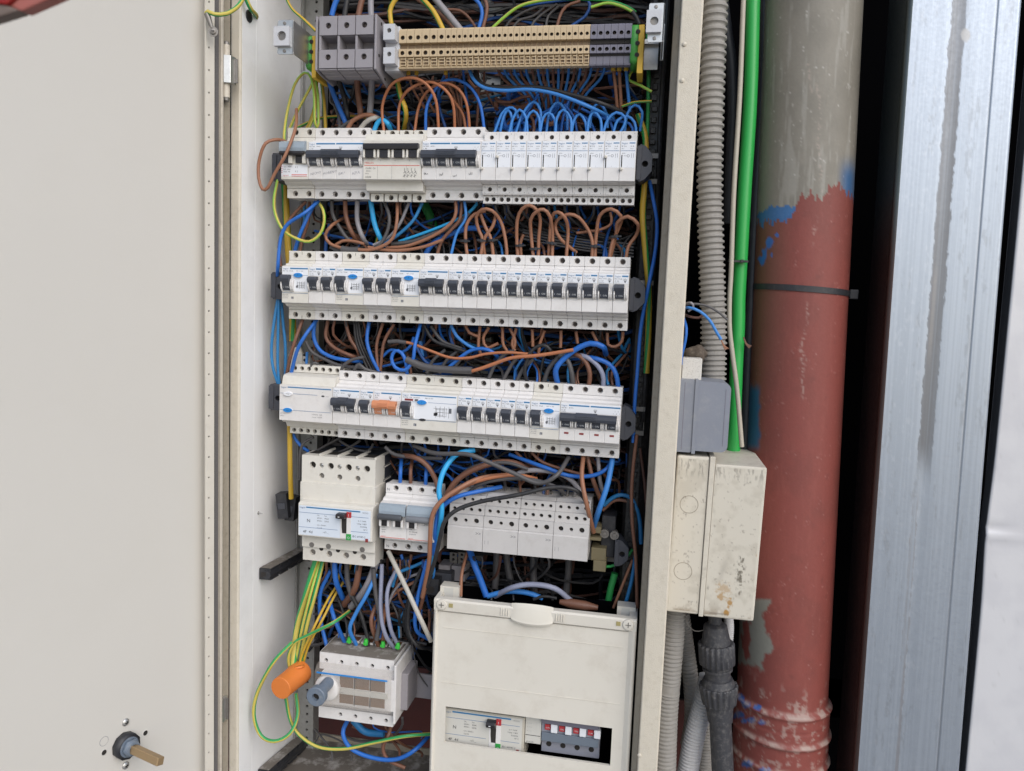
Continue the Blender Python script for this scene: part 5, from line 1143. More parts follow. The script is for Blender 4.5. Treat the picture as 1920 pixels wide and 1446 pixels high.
# --- above the strip
wire('blue', 2.4, 40, '876,-14 898,6 904,26 898,52', 'blue wire arching down onto the beige strip near its middle', None)
wire('brown', 2.4, 42, '902,-14 912,6 912,26 905,54', 'brown wire beside the blue arch above the beige strip')
wire('brown', 1.8, 52, '838,18 862,20 880,34 892,52', 'thin brown wire arching over the beige strip')
wire('gyl', 2.0, 44, '922,54 946,32 974,12 1010,2 1060,-4', 'yellow green wire arching from the beige strip to the top edge')
wire('green', 2.0, 46, '1010,-2 1080,-2 1140,2 1178,14 1192,24', 'green wire running along the top edge to the right')
wire('gyl', 1.9, 42, '1108,14 1140,6 1170,14 1188,24', 'yellow green wire at the top ending in a black sleeve')
sleeve(2.6, 40, '1186,22 1194,34 1199,46', 'black sleeve entering the green and yellow earth terminal', wire_m['black'])
wire('dblue', 2.0, 60, '980,12 1030,4 1090,-2 1106,8 1098,30 1070,50', 'dark blue wire looping under the top edge on the right')
wire('brown', 2.0, 46, '1044,52 1050,30 1062,12 1088,2', 'brown wire curving up from the right part of the beige strip')
for k, s in enumerate(('962,52 974,38 1000,30 1020,14', '996,52 1002,40 1020,24 1044,8', '1024,50 1028,30 1050,10', '948,52 956,40 980,24 1010,12')): wire('dgrey', 1.7, 56, s, '%s dark grey wire fanning up behind the beige strip' % ords[k], 'dark grey wires behind the beige strip')
# --- orange brown loops
G1 = 'orange brown wire loops above the top row'
wire('orange', 1.9, 26, '720,250 717,198 735,158,14 767,146,8 797,156,8 817,188,14 823,250', 'largest orange brown wire loop, leftmost above the top row', G1)
wire('orange', 1.9, 30, '747,250 749,198 767,168,18 805,154,12 836,170,12 850,198,18 853,250', 'second large orange brown wire loop above the top row', G1)
wire('orange', 1.9, 34, '777,250 785,202 801,172,24 828,156,18 852,162,18 868,178,20 877,205,24 881,250', 'third orange brown wire loop, ending left of the blue loops', G1)
wire('orange', 1.8, 40, '874,250 868,215 852,190 838,168 836,140', 'orange brown wire running up from the second tied breaker to the strip')
wire('blue', 2.0, 22, '798,250,27 799,208 807,184 825,157 850,149 880,162 900,195 909,250,27', 'large bright blue wire loop over the second tied breaker')
wire('blue', 2.1, 34, '826,190,60 822,172 830,150 838,133,22', 'short bright blue wire rising to the terminal strip left of centre')
wire('dblue', 2.0, 60, '820,180 826,210 838,248', 'deep blue wire passing down behind the blue loop')
wire('lblue', 2.2, 14, '879,126,20 888,149 909,165 948,170 993,168 1044,177 1104,200 1150,222,40', 'long bright blue wire sweeping right below the terminal strip')
wire('black', 2.6, 20, '889,126,24 902,156 936,165 1008,164 1068,177 1128,194 1180,216,40', 'long black wire sweeping right below the terminal strip')
wire('brown', 1.9, 70, '846,196 870,186 900,176 925,172', 'dark brown wire running left behind the blue loop')
wire('teal', 1.7, 80, '838,212 880,196 910,186 940,178', 'thin teal wire running up right behind the blue loop')
G2 = 'brown and blue wires fanning down from the terminal strip'
xs0 = [931, 943, 953, 962, 973, 985, 997, 1008, 1017, 1026, 1037, 1047, 1056, 1067, 1078, 1089, 1101, 1110, 1123, 1135]; nb = {'brown': 0, 'lblue': 0}
for i, x in enumerate(xs0):
    c = 'brown' if i % 2 == 0 else 'lblue'; xe = 1040+(x-1037)*.36
    if i < 5: xe += 6
    nb[c] += 1
    wire(c, 1.75, 36, '%d,120,26 %.0f,%d %.0f,%d,52 %.0f,250,84' % (x, x*.86+xe*.14, 146, x*.3+xe*.7, 186, xe+(-8 if i % 3 else 10)), '%s %s wire from the left in the fan under the terminal strip' % (ords[nb[c]-1], 'brown' if c == 'brown' else 'blue'), G2)
for k, (x, s) in enumerate(((840, 'brown'), (849, 'brown'), (868, 'blue'), (860, 'brown'), (895, 'brown'))):
    wire(s, 1.7, 44, '%d,124,26 %d,150 %d,190 %d,248,60' % (x, x+2, x+14-k*3, x+22-k*6), '%s wire, %s from the left, hanging under the middle of the beige strip' % ('brown' if s == 'brown' else 'blue', ords[k]), 'short wires under the middle of the strip')
for k, (c, a, e) in enumerate((('copper', 1150, 1158), ('copper', 1161, 1165), ('lblue', 1174, 1181))):
    wire(c, 2.1, 30, '%d,128,26 %d,165 %d,210,40' % (a, (a+e)/2, e), '%s wire with a yellow ferrule under the right end of the strip' % ('left brown', 'middle brown', 'blue')[k], 'wires with yellow ferrules')
    p = at(a, 128, 24); b = MB(); b.lathe(p+Vector((0, 0, 4)), (0, 0, -1), [(0, 2.4), (6, 2.8), (7, 2.4)], yellow_pl, 12); tag(link('ferrule', b.mesh('ferrule')), 'yellow ferrule on the %s wire under the strip' % ('left brown', 'middle brown', 'blue')[k], 'ferrule', 'yellow ferrules')
for k, x in enumerate((766, 781, 836)):
    p = at(x, 136, 22); b = MB(); b.lathe(p+Vector((0, 0, 4)), (0, 0, -1), [(0, 2.2), (6, 2.5), (7, 2.2)], yellow_pl, 12); tag(link('ferrule', b.mesh('ferrule')), '%s yellow ferrule from the left under the wide beige blocks' % ords[k], 'ferrule', 'yellow ferrules')
    wire('copper', 1.7, 36, '%d,140,22 %d,170,40 %d,210,60' % (x, x+10, x+34), '%s thin brown wire under the wide beige blocks' % ords[k])
wire('gyl', 1.7, 30, '1190,128 1178,148 1200,160 1222,172', 'yellow green wire bent sharply under the earth terminal on the right')
wire('gyd', 1.6, 34, '1166,200 1190,192 1222,190', 'thin olive yellow wire crossing to the right edge below the strip')
wire('green', 2.4, 50, '1214,60 1216,120 1215,200 1213,260', 'dark green wire running down inside the right edge at the top')
# --- blue loops
G3 = 'blue wire loops above the relays'
loops = [('926,252 941,213 955,202 966,206 972,222', 27), ('937,252,29 944,220 953,207 960,222 958,252,30', 27), ('954,252 962,222 974,206 986,220 989,252', 22), ('966,252 980,214 1000,191 1013,206 1014,240', 27), ('984,252 988,222 1000,208 1011,222 1012,252', 22), ('1012,252 1018,222 1029,212 1040,224 1041,252', 22),
 ('1024,252 1030,212 1046,192 1062,212 1064,244', 30), ('1041,252 1044,222 1056,206 1070,222 1071,252', 20), ('1071,252 1076,226 1087,214 1098,230 1100,252', 22), ('1101,252 1104,226 1113,210 1126,224 1128,252', 20), ('1106,240 1110,208 1123,194 1137,212 1139,240', 32), ('1130,252 1140,224 1156,211 1172,220 1170,236 1160,252', 20), ('1149,252 1158,226 1176,218 1190,230 1193,252', 22), ('1171,250,34 1176,214,34 1190,197,34 1204,210,34 1200,246,40', 34)]
for k, (s, Y) in enumerate(loops): wire('lblue', 1.75, Y, s, '%s small blue wire loop from the left above the relays' % ords[k], G3)
for k, s in enumerate(('962,248 986,214 1010,176', '1000,250 1008,220 1040,200', '1052,248 1056,220 1066,190', '1082,250 1076,220 1058,196', '1116,248 1104,226 1074,206', '1150,246 1140,224 1100,196 1060,184', '1186,250 1180,232 1130,222 1090,204')): wire('blue', 1.75, 46, s, '%s straighter blue wire from the left behind the small blue loops' % ords[k], 'straighter blue wires behind the loops')
for k, s in enumerate(('940,250 960,226 1000,216 1040,222', '1016,214 1040,220 1080,230 1110,236', '990,250 1010,226 1060,218')): wire('brown', 1.8, 60, s, '%s brown wire from the left lying behind the blue loops' % ords[k], 'brown wires behind the blue loops')

# --- gap one to two, left
wire('copper', 2.1, -14, '556,205,20 554,240,0 537,287 515,326 502,352 492,355 485,334 486,301 498,269 521,262,-4 537,266,12', 'brown wire making a wide loop over the white wall left of the top row')
wire('gyl', 2.0, 16, '521,336,24 514,374 517,403 531,431 555,447 580,453 600,439 608,415 606,395 598,380,34', 'yellow green wire hanging in a wide loop below the left end of the top row')
wire('gyd', 5.0, 64, '533,330 537,403 541,470 548,560 549,640', 'very thick yellow green cable running down the left side')
wire('blue', 2.4, 12, '597,378,30 572,399 541,419 529,438 524,462 521,500 520,520,26', 'bright blue wire curving down left from the top row')
wire('blue', 2.4, 24, '592,378,34 574,413 559,449 549,485,34', 'bright blue wire running straight down left from the top row')
wire('brown', 2.2, 34, '574,378 547,407 529,439 523,464 527,500', 'brown wire following the blue one down the left side')
wire('brown', 2.2, 44, '580,378 578,415 567,449 560,484', 'brown wire hanging below the second terminal of the top row')
wire('teal', 2.0, 56, '571,380 570,420 560,450 552,484', 'teal wire behind the brown ones left of the gap')
wire('dgrey', 2.6, 40, '622,376,34 624,403 637,427 652,448 672,458,50', 'dark grey wire curving down from the first four pole breaker', 'thick wires from the first four pole breaker')
wire('brown', 3.1, 38, '647,376,34 649,407 659,435 673,455,50', 'thick brown wire curving down from the first four pole breaker', 'thick wires from the first four pole breaker')
wire('grey', 3.2, 38, '670,376,34 670,415 680,445 690,460,54', 'thick grey wire curving down from the first four pole breaker', 'thick wires from the first four pole breaker')
wire('cyan', 3.4, 36, '695,376,34 702,419 713,447 722,462,54', 'thick cyan wire curving down from the first four pole breaker', 'thick wires from the first four pole breaker')
wire('dgrey', 2.3, 26, '720,376,34 730,407 726,435 710,462 690,470', 'dark grey wire bulging right under the black toggle breaker')
wire('copper', 2.2, 22, '745,380,32 744,415 736,447 714,463 690,469 672,468', 'light brown wire sweeping left into the dark sleeve')
wire('grey', 2.1, 34, '767,380 750,419 728,446 700,460', 'grey wire sweeping down left under the red line breaker')
wire('teal', 2.2, 30, '792,380,34 775,413 747,440 720,458', 'teal wire sweeping down left from the second tied breaker')
wire('green', 6.5, 92, '792,376 806,405 818,440', 'thick green cable seen behind the wires under the second tied breaker')
wire('copper', 2.2, 28, '645,409,60 622,423 610,441 619,457 643,466', 'brown wire looping back left into the dark sleeve')
wire('copper', 2.2, 32, '626,462 643,452 665,453 683,458', 'short light brown wire above the dark sleeve')
sleeve(4.4, 26, '641,467 658,470 674,469', 'dark sleeve joining brown wires in the gap under the top row')
wire('dgrey', 3.0, 34, '620,462 650,478 690,478 720,470 760,466', 'dark grey wire running along above the second row on the left')
wire('copper', 2.3, 30, '724,465 765,461 815,441 846,418 855,398 854,378', 'long light brown wire rising to the right end of the second tied breaker')
wire('copper', 2.2, 26, '690,464 740,470 790,464 830,450', 'light brown wire lying low over the second row')
wire('dgrey', 3.0, 38, '734,458 775,453 815,438 852,424 880,400', 'dark grey wire rising to the right over the second row')
wire('blue', 3.6, 44, '792,488 811,458 842,440 880,428 900,430', 'thick blue wire dipping behind the second row near the middle')
wire('cyan', 2.1, 40, '748,453 795,437 846,417 880,398 899,376', 'cyan wire rising right from the middle gap')
wire('brown', 2.3, 34, '817,490 827,454 848,429 862,412 866,380', 'brown wire rising from the second row near the middle')
wire('lblue', 1.9, 30, '843,490 856,439 873,410 871,378', 'light blue wire rising from the second row beside the first brown loop')
wire('dblue', 2.6, 70, '610,480 612,450 618,420', 'deep blue wire behind the left part of the gap')
wire('gyd', 1.8, 78, '700,430 708,440 700,470', 'short yellow green wire deep behind the gap')
# --- brown loops over row two
G4 = 'brown wire loops above the second row'
lp = ['878,492 873,452 875,421 890,402 910,396', '899,492 905,452 897,430 893,407,24 904,393,18 922,395,18 938,414 946,440 950,470 950,492', '926,492 921,450 911,428 901,402', '911,492,36 907,452 924,424 930,402', '972,492 969,452 970,412,22 979,392,16 993,385,14 1007,395,16 1013,412,22 1010,450 1009,492',
 '1001,492 996,443 995,412,18 1006,397,12 1019,393,12 1031,406,16 1036,439 1035,492', '1028,492,34 1031,439 1035,406,20 1046,398,14 1059,408,14 1065,434 1061,492', '1109,492 1111,456 1102,430 1085,408,22 1067,402,20 1049,409,22 1041,423 1050,447 1081,474,40', '1115,492 1118,440 1125,404,20 1146,392,14 1164,405,16 1163,421 1148,456 1141,492', '1142,492,34 1155,439 1158,417,18 1177,406,12 1196,420,14 1194,439 1178,463 1173,492']
for k, s in enumerate(lp): wire('copper', 2.25, 28, s, '%s tall brown wire loop from the left above the second row' % ords[k], G4)
wire('copper', 1.8, 36, '1081,437 1124,431 1146,419 1144,398', 'thin brown wire running left between the last brown loops')
wire('copper', 2.2, 38, '982,440 976,456 978,492', 'short brown wire joining the tall loop left of centre')
for k, (u, v, w_) in enumerate(((870, 452, 9), (900, 451, 7), (922, 451, 8), (973, 461, 7), (1001, 467, 9), (1032, 456, 9), (1113, 462, 9), (1152, 444, 8))): tie(u, v, 27, w_, '%s black cable tie from the left around the brown loops' % ords[k], random.uniform(-.15, .15))
# black leads of the relays
st = [921, 946, 974, 1001, 1027, 1059, 1083, 1114]
for k, x in enumerate(st):
    wire('black', 1.9, 30, '%d,364,19 %d,%d,24 %d,%d %d,%d,50 %d,%d,60 1185,%d,70' % (x+1, x+(6-k), 378, x+13-k*2, 402, min(x+41, 1100), 424+k*1.5, x+90 if x < 1080 else x+30, 441+k*1.5, 462+k*1.6), '%s black wire from the left curving down from the relays' % ords[k], 'black wires curving down from the relays')
for k in range(5): wire('dgrey', 1.3, 56, '980,%d 1040,%d 1110,%d 1188,%d' % (424+k*6, 440+k*5, 452+k*5, 458+k*6), '%s thin dark wire from the top in the bundle behind the brown loops' % ords[k], 'thin dark wires bundled behind the brown loops')
for k, (x, y1) in enumerate(((930, 430), (990, 425), (1030, 440), (1066, 450), (1125, 470), (1150, 450), (1090, 410))): wire('blue', 1.8, 66, '%d,376 %d,%d %d,%d' % (x-6, x, (376+y1)/2, x+8, y1), '%s blue wire from the left hanging deep under the relays' % ords[k], 'blue wires hanging deep under the relays')
# --- right side verticals
wire('gyd', 4.0, 40, '1196,215,50 1210,262,46 1208,345 1205,406 1211,480 1216,540 1216,620 1212,700', 'thick yellow green cable running down inside the right edge')
wire('blue', 2.4, 30, '1218,340,44 1226,380 1232,420 1229,470 1216,537,20 1202,613 1195,700 1190,760 1187,830,30', 'blue wire running down the right side past the row ends')
wire('dblue', 2.0, 70, '1240,300 1238,380 1236,440', 'deep blue wire behind the right edge')
# --- gap two to three
wire('teal', 2.1, 26, '521,560,30 512,618 509,658 512,690 522,722,30', 'leftmost of three teal wires against the white wall', 'teal wires against the white wall')
wire('teal', 2.1, 30, '523,560 521,638 521,690 524,722', 'middle of three teal wires against the white wall', 'teal wires against the white wall')
wire('teal', 2.1, 36, '527,560 531,608 535,648 535,704', 'rightmost of three teal wires against the white wall', 'teal wires against the white wall')
wire('brown', 2.4, 20, '568,598,30 555,634 545,668 537,706,30', 'brown wire crossing down to the left end of the third row')
wire('blue', 2.5, 16, '594,600,32 573,628 557,658 545,704,26', 'blue wire crossing down to the left end of the third row')
wire('blue', 2.7, 34, '591,600 588,630 599,656 623,670 648,675 680,679,50', 'thick blue wire sagging right under the second row')
wire('brown', 2.5, 36, '615,600 611,632 627,652 658,667 676,672,56', 'brown wire sagging right under the second row on the left')
wire('brown', 2.4, 38, '648,602 656,634 670,656 676,676,50', 'brown wire dropping steeply under the second row')
for k in range(3): wire('black', 1.8, 36, '%d,602 %d,640 %d,680 %d,712' % (664+k*4, 668+k*5, 684+k*6, 700+k*6), '%s of three black wires tied together under the second row' % ords[k], 'three black wires tied together')
wire('blue', 2.5, 30, '692,604,34 688,638 696,668 712,700,34', 'blue wire running down to the third row right of the tied black wires')
wire('brown', 2.2, 34, '718,606 706,648 709,696', 'left one of two brown wires dropping beside the blue wire', 'two brown wires beside the blue one')
wire('brown', 2.2, 34, '739,608 720,642 713,696', 'right one of two brown wires dropping beside the blue wire', 'two brown wires beside the blue one')
wire('blue', 2.4, 14, '764,716,30 761,680 753,662 741,658 734,672 741,689 759,694 774,676 778,648 789,606,34', 'bright blue wire tied in a round loop above the third row')
wire('blue', 2.0, 40, '716,670 733,656 755,660 770,648 776,632', 'thin blue wire behind the round blue loop')
sleeve(2.6, 26, '728,641 746,640 762,643', 'short dark sleeve crossing in the middle gap')
wire('orange', 1.9, 22, '762,642 777,646 807,658 845,671 880,671 910,664 950,661 992,664', 'long red brown wire running right from the short sleeve')
wire('black', 2.4, 34, '795,610 813,638 850,652 880,662', 'black wire curving right under the second row')
wire('dgrey', 2.4, 38, '808,612 830,640 866,654', 'dark grey wire curving right beside the black one')
sleeve(4.4, 14, '762,674 797,688 840,693 885,695', 'long dark grey sleeve lying above the third row')
wire('orange', 2.4, 14, '884,696 905,690 927,682 960,671 1005,667 1040,662 1075,656', 'red brown wire leaving the long sleeve to the right')
wire('blue', 2.4, 26, '840,690 866,668 884,657 906,654 926,662 940,680,50', 'blue wire arching over the long sleeve')
wire('dblue', 2.2, 50, '778,646 800,680 830,682 866,668', 'deep blue wire sagging behind the long sleeve')
for k in range(3): wire('dgrey', 2.3, 40, '%d,700 %d,676 %d,656' % (800+k*24, 812+k*25, 835+k*26), '%s dark wire rising behind the long grey sleeve' % ords[k], 'dark wires rising behind the long sleeve')
wire('blue', 3.6, 20, '1046,722,32 1042,694 1056,674 1080,655 1107,644 1130,650 1136,664,50', 'thick blue wire arching high over the last breaker of the third row', 'thick arching wires over the last breaker')
wire('brown', 3.0, 28, '1103,728,32 1106,700 1096,676 1078,664 1060,668,50', 'thick brown wire arching over the last breaker of the third row', 'thick arching wires over the last breaker')
wire('sgrey', 3.1, 28, '1131,730,32 1130,702 1115,680 1092,667 1066,668,50', 'thick grey wire arching over the last breaker of the third row', 'thick arching wires over the last breaker')
wire('blue', 3.0, 28, '1160,732,32 1155,702 1142,683 1110,671 1075,672,54', 'thinner blue wire arching to the last terminal of the third row', 'thick arching wires over the last breaker')
wire('dgrey', 3.0, 30, '1018,722,34 1030,690 1050,668 1062,664', 'dark grey wire leaning left at the last breaker of the third row')
wire('dgrey', 3.2, 24, '1075,728,32 1072,700 1064,676 1048,666', 'dark grey wire in front of the thick brown arch')
wire('black', 2.4, 20, '990,722,32 984,692 997,658 1018,647 1031,656 1034,672,44', 'black wire bent in a narrow arch above the third row')
for k, s in enumerate(('912,720 927,686 947,664 964,658', '938,722 962,680 978,664', '965,722 982,690 1000,674')): wire('dgrey', 2.5, 30, s, '%s dark wire leaning right into the single breakers of the third row' % ords[k], 'dark wires leaning into the third row')
sq = ['900,612 897,652 905,668', '942,614 944,648 958,662 966,640 956,616', '968,616 960,646 966,658', '998,618 999,650', '1021,620 1012,646 1010,664', '1052,620 1051,652', '1080,622 1083,644', '1110,622 1119,640', '1139,624 1140,646 1154,650 1166,640 1168,622', '917,614 906,634 913,652 934,644', '872,608 880,624 900,632']
for k, s in enumerate(sq): wire('copper', 2.1, 36, s, '%s short brown wire from under the right half of the second row' % ords[k], 'short brown wires under the second row')
wire('lblue', 2.2, 32, '846,610 856,630 878,648 896,656', 'light blue wire slanting down right under the second row')
wire('dblue', 2.2, 46, '843,620 850,648 872,656', 'dark blue wire beside the slanting light blue one')
wire('dgrey', 1.8, 26, '584,694,30 584,684 592,680 600,688,30', 'thin grey wire bent over the small terminals of the third row')
wire('dgrey', 2.3, 26, '634,704,30 646,684 662,674 682,670', 'dark grey wire leaning out above the blank faced module')
wire('dgrey', 2.3, 22, '662,704,30 666,690 674,683 684,692 712,700,30', 'dark grey wire arched above the first tied breaker of the third row')
wire('dgrey', 2.4, 36, '573,640 585,660 610,674 640,686 680,690', 'dark grey wire sagging across the left of the gap')
wire('lblue', 2.0, 50, '576,660 574,690', 'short light blue wire above the blank faced module')
wire('lblue', 3.0, 60, '788,640 792,668', 'thick light blue wire hanging in the middle gap')
# --- gap three to four
wire('yellow', 3.6, 40, '543,790 544,880 546,935,46', 'bright yellow wire hanging from the left end of the third row')
wire('blue', 2.3, 44, '548,800 552,820 566,838 578,846,50', 'blue wire curving under the left end of the third row')
wire('dgrey', 1.9, 40, '588,820 570,830 563,850 562,900', 'thin dark wire hanging left of the large cream breaker')
for k, s in enumerate(('640,820 610,836 590,848', '676,826 650,842 630,850', '700,832 690,846 660,840 636,826')): wire('dgrey', 1.9, 60, s, '%s dark wire over the top of the large cream breaker' % ords[k], 'dark wires over the large cream breaker')
wire('cyan', 3.5, 8, '890,844,30 857,852,20 832,883,4 823,921,-4 828,948,-6 826,980,-4 818,1020,10 808,1075,30', 'thick cyan wire curving down left of the distribution blocks')
wire('copper', 3.0, -10, '958,890,26 900,897,10 852,921,-6 821,947,-12 809,974,-12 806,1022,-8 804,1058,0 792,1120,20', 'light brown thick wire curving down in front of the small breakers')
wire('brown', 3.9, 22, '1000,882,44 952,866,30 900,876 861,897 840,924 832,950,30', 'thickest brown wire arching over the distribution blocks')
wire('dgrey', 2.9, 2, '776,836,34 816,850,14 876,852 914,866 962,887 1010,906 1044,891 1066,858,28', 'dark grey wire crossing in front from upper left to lower right')
wire('black', 2.8, -8, '1102,944,20 1079,919,4 1034,914,0 972,928,-6 905,940,-8 859,955,-12 835,976,-14 826,1004,-12 816,1048,-4 800,1100,14', 'black wire arching in front of the distribution blocks')
wire('grey', 3.4, 30, '1092,926,40 1067,897 1032,884 986,883 957,897', 'pale grey wire arching behind the distribution blocks')
wire('blue', 2.9, 0, '940,913,30 900,921,10 859,931 833,947 821,966 816,998 813,1040,10', 'bright blue wire curving from the distribution blocks down left')
wire('blue', 2.7, 26, '955,852,40 1020,876 1067,892 1111,892 1138,879 1148,862,34', 'blue wire sagging under the right half of the third row')
wire('brown', 2.1, 34, '996,848 1020,868 1084,888 1110,894', 'brown wire slanting down right under the third row')
wire('brown', 2.1, 36, '966,846 990,868 1030,880', 'second brown wire slanting right under the third row')
wire('copper', 3.0, 2, '1094,854,28 1091,897,8 1101,950,2 1113,998,30', 'light brown wire running down past the right distribution block')
wire('brown', 2.9, 30, '1101,854,32 1111,897 1126,937,40', 'brown wire behind the light brown one on the right')
wire('grey', 2.7, 34, '1121,856 1125,902 1132,928,50', 'grey wire hanging below the last breaker of the third row')
wire('lblue', 3.6, 12, '1149,858,28 1139,909 1123,957 1113,988,36', 'thick bright blue wire running down on the right of the distribution blocks')
wire('teal', 2.8, 54, '1132,948 1148,934 1166,928 1187,938 1199,974 1202,1020', 'teal wire arching at the right edge by the distribution blocks')
wire('brown', 2.4, 56, '1130,957 1154,938 1185,945 1192,970', 'brown wire arching at the right edge by the distribution blocks')
wire('brown', 2.3, 26, '1194,815 1185,902 1185,974 1192,1046 1195,1140', 'brown wire running down the right edge beside the lower rows')
wire('dbrown', 2.0, 50, '1200,840 1210,920 1214,1010 1206,1120', 'dark brown wire near the right wall by the lower rows')
wire('dblue', 2.2, 60, '1176,850 1178,920 1180,940', 'deep blue wire behind the right edge below the third row')
wire('copper', 2.0, 46, '1186,1050 1170,1090 1150,1140', 'light brown wire slanting down above the right end of the enclosure')
wire('teal', 2.5, 44, '1192,1040 1184,1090 1168,1150', 'teal wire slanting down above the right end of the enclosure')
wire('blue', 2.6, 30, '753,860,50 751,884 750,912,34', 'left one of two blue wires entering the small breakers from above', 'blue wires entering the small breakers')
wire('blue', 2.6, 30, '802,866,50 799,888 798,912,34', 'right one of two blue wires entering the small breakers from above', 'blue wires entering the small breakers')
wire('brown', 2.5, 30, '773,862,50 770,884 770,912,34', 'brown wire entering the small breakers between the blue ones')
wire('brown', 3.4, 24, '738,854,60 775,857 800,872 817,900 822,920,20', 'thick brown wire arching over the small breakers')
wire('dgrey', 2.6, 34, '722,838 740,852 780,858 830,860', 'dark grey wire running right above the small breakers')
wire('dblue', 2.2, 44, '768,830 789,857 812,872', 'deep blue wire slanting above the small breakers')
wire('blue', 2.1, 40, '860,900,50 880,880 920,866 945,872', 'blue wire arching behind the cyan wire')
wire('dgrey', 2.4, 24, '846,925 866,890 900,872 950,868 990,880', 'dark grey wire arching over the distribution blocks on the left')
wire('dgrey', 2.4, 12, '872,930,24 900,908,14 950,898 1000,900 1040,912 1060,926,30', 'dark grey wire lying over the clear caps')
wire('orange', 2.6, 10, '846,930,10 880,908,8 930,894,10 975,892,20 1006,898,34', 'red brown wire arching over the clear caps')
for k, (x, c) in enumerate(((880, 'dgrey'), (908, 'dgrey'), (945, 'dgrey'), (972, 'brown'), (1000, 'black'), (1024, 'brown'), (1052, 'black'), (1062, 'black'), (1076, 'dgrey'))): wire(c, 2.2, 40, '%d,940,34 %d,918,38 %d,890,60' % (x, x+3, x-8+k*3), '%s thin wire from the left dropping into the distribution blocks' % ords[k], 'thin wires dropping into the distribution blocks')
# --- below row four
wire('gy', 4.6, 34, '594,1046,40 575,1111 558,1174 549,1250,20', 'thickest green and yellow wire running down into the orange cap')
wire('gy', 3.2, 30, '606,1050,44 590,1115 576,1170 562,1250,26', 'thinner green and yellow wire beside the thickest one above the orange cap')
wire('gyl', 2.0, 26, '600,1052,44 582,1115 566,1180 552,1252,24', 'lime yellow wire running down to the orange cap left of the isolator')
wire('blue', 3.9, 40, '627,1050 630,1090 643,1122,60', 'thick blue wire under the large cream breaker')
wire('blue', 2.8, 46, '620,1070 601,1111 601,1160 612,1210,40', 'blue wire curving down left of the isolator')
wire('dgrey', 3.8, 44, '650,1052 652,1090 662,1124', 'thick dark grey wire under the large cream breaker')
wire('brown', 4.6, 40, '675,1052 666,1102 645,1134,60', 'thick brown wire under the large cream breaker')
wire('grey', 4.8, 38, '707,1052 686,1102 658,1138,56', 'thick grey wire under the large cream breaker')
wire('lblue', 2.8, 24, '706,1076,36 687,1116 667,1151 656,1180 668,1209,38', 'light blue wire curving down into the isolator')
wire('blue', 3.0, 34, '616,1118,60 627,1160 648,1208,44', 'blue wire entering the left terminal of the isolator')
wire('black', 3.0, 40, '660,1118 676,1150 688,1190 690,1212', 'black wire entering the second terminal of the isolator')
wire('brown', 3.0, 32, '712,1122,50 696,1165 711,1216,44', 'brown wire entering the third terminal of the isolator')
wire('copper', 2.8, 38, '722,1134,60 718,1176 719,1216,44', 'light brown wire beside the brown one at the isolator')
wire('sgrey', 3.0, 26, '716,1058,34 714,1145 723,1191 742,1218,44', 'blue grey wire entering the right terminal of the isolator')
wire('sgrey', 2.8, 22, '742,1070,40 726,1112 731,1174 747,1212,40', 'second blue grey wire entering the right terminal of the isolator')
wire('dgrey', 3.2, 30, '700,1066 704,1110 712,1160 706,1200', 'dark grey wire hanging among the isolator wires')
wire('lgrey', 3.3, -2, '728,1034,26 757,1093,6 788,1160,-4 808,1202,8', 'pale grey cable running diagonally down to the enclosure corner')
wire('yellow', 1.9, 22, '640,1060,80 632,1096,66 615,1124,50 590,1174 566,1228 560,1258', 'thin yellow wire running down into the orange cap', 'thin yellow wires into the orange cap')
wire('yellow', 1.9, 28, '660,1050,84 648,1085,70 628,1116,54 603,1165 578,1212 566,1256', 'second thin yellow wire running down into the orange cap', 'thin yellow wires into the orange cap')
wire('gy', 2.4, 14, '655,1146,50 624,1168 578,1191 552,1206 541,1231 544,1258,20', 'green and yellow wire bending down into the orange cap')
wire('gy', 2.6, -4, '548,1204,10 512,1243 483,1298 476,1341 489,1379 515,1390 544,1375,4 558,1341,16 555,1300,24', 'large green and yellow wire loop around the orange cap')
wire('gy', 2.5, 20, '536,1308,20 544,1349 561,1378 598,1401 647,1404 699,1393 757,1381 812,1376,40', 'green and yellow wire running right along the bottom')
wire('blue', 3.0, 22, '655,1344,40 643,1375 659,1404 699,1421 742,1424 777,1407 806,1378,50', 'blue wire hanging in a low curve under the isolator')
wire('brown', 2.7, 26, '734,1356,40 728,1381 718,1401 727,1424 760,1440', 'brown wire hanging under the right terminal of the isolator')
wire('teal', 5.0, 50, '662,1350 685,1372 720,1376', 'thick teal cable under the isolator')
wire('blue', 2.6, 22, '800,1052 782,1128 780,1180 806,1200,40', 'blue wire hanging left of the enclosure corner')
wire('brown', 2.8, 40, '812,1030 800,1090 784,1160', 'brown wire hanging left of the enclosure corner')
wire('black', 2.6, 26, '790,1066 770,1120 766,1180 784,1212 808,1216,50', 'black wire in a wide bend left of the enclosure')
wire('black', 2.2, 34, '784,1080 762,1140 768,1196 800,1208', 'second black wire in a wide bend left of the enclosure')
wire('teal', 2.4, 36, '812,1046 776,1062 745,1076 736,1100', 'teal wire crossing left behind the pale grey cable')
wire('blue', 2.2, 44, '752,1040 758,1056 770,1062,60', 'blue wire under the small breakers')
wire('brown', 2.2, 44, '771,1040 768,1056 754,1070,60', 'brown wire under the small breakers')
wire('grey', 2.0, 46, '800,1070 760,1086 738,1110 726,1140', 'grey wire crossing left under the small breakers')
wire('copper', 2.2, 50, '780,1090 744,1110 722,1136', 'light brown wire crossing behind the grey wires')
wire('blue', 4.4, 36, '880,1030,50 890,1060 900,1085 912,1118', 'thick blue cable dropping behind the cream enclosure')
wire('copper', 2.3, 30, '876,1036,50 866,1075 864,1118,22', 'light brown wire dropping to the enclosure top')
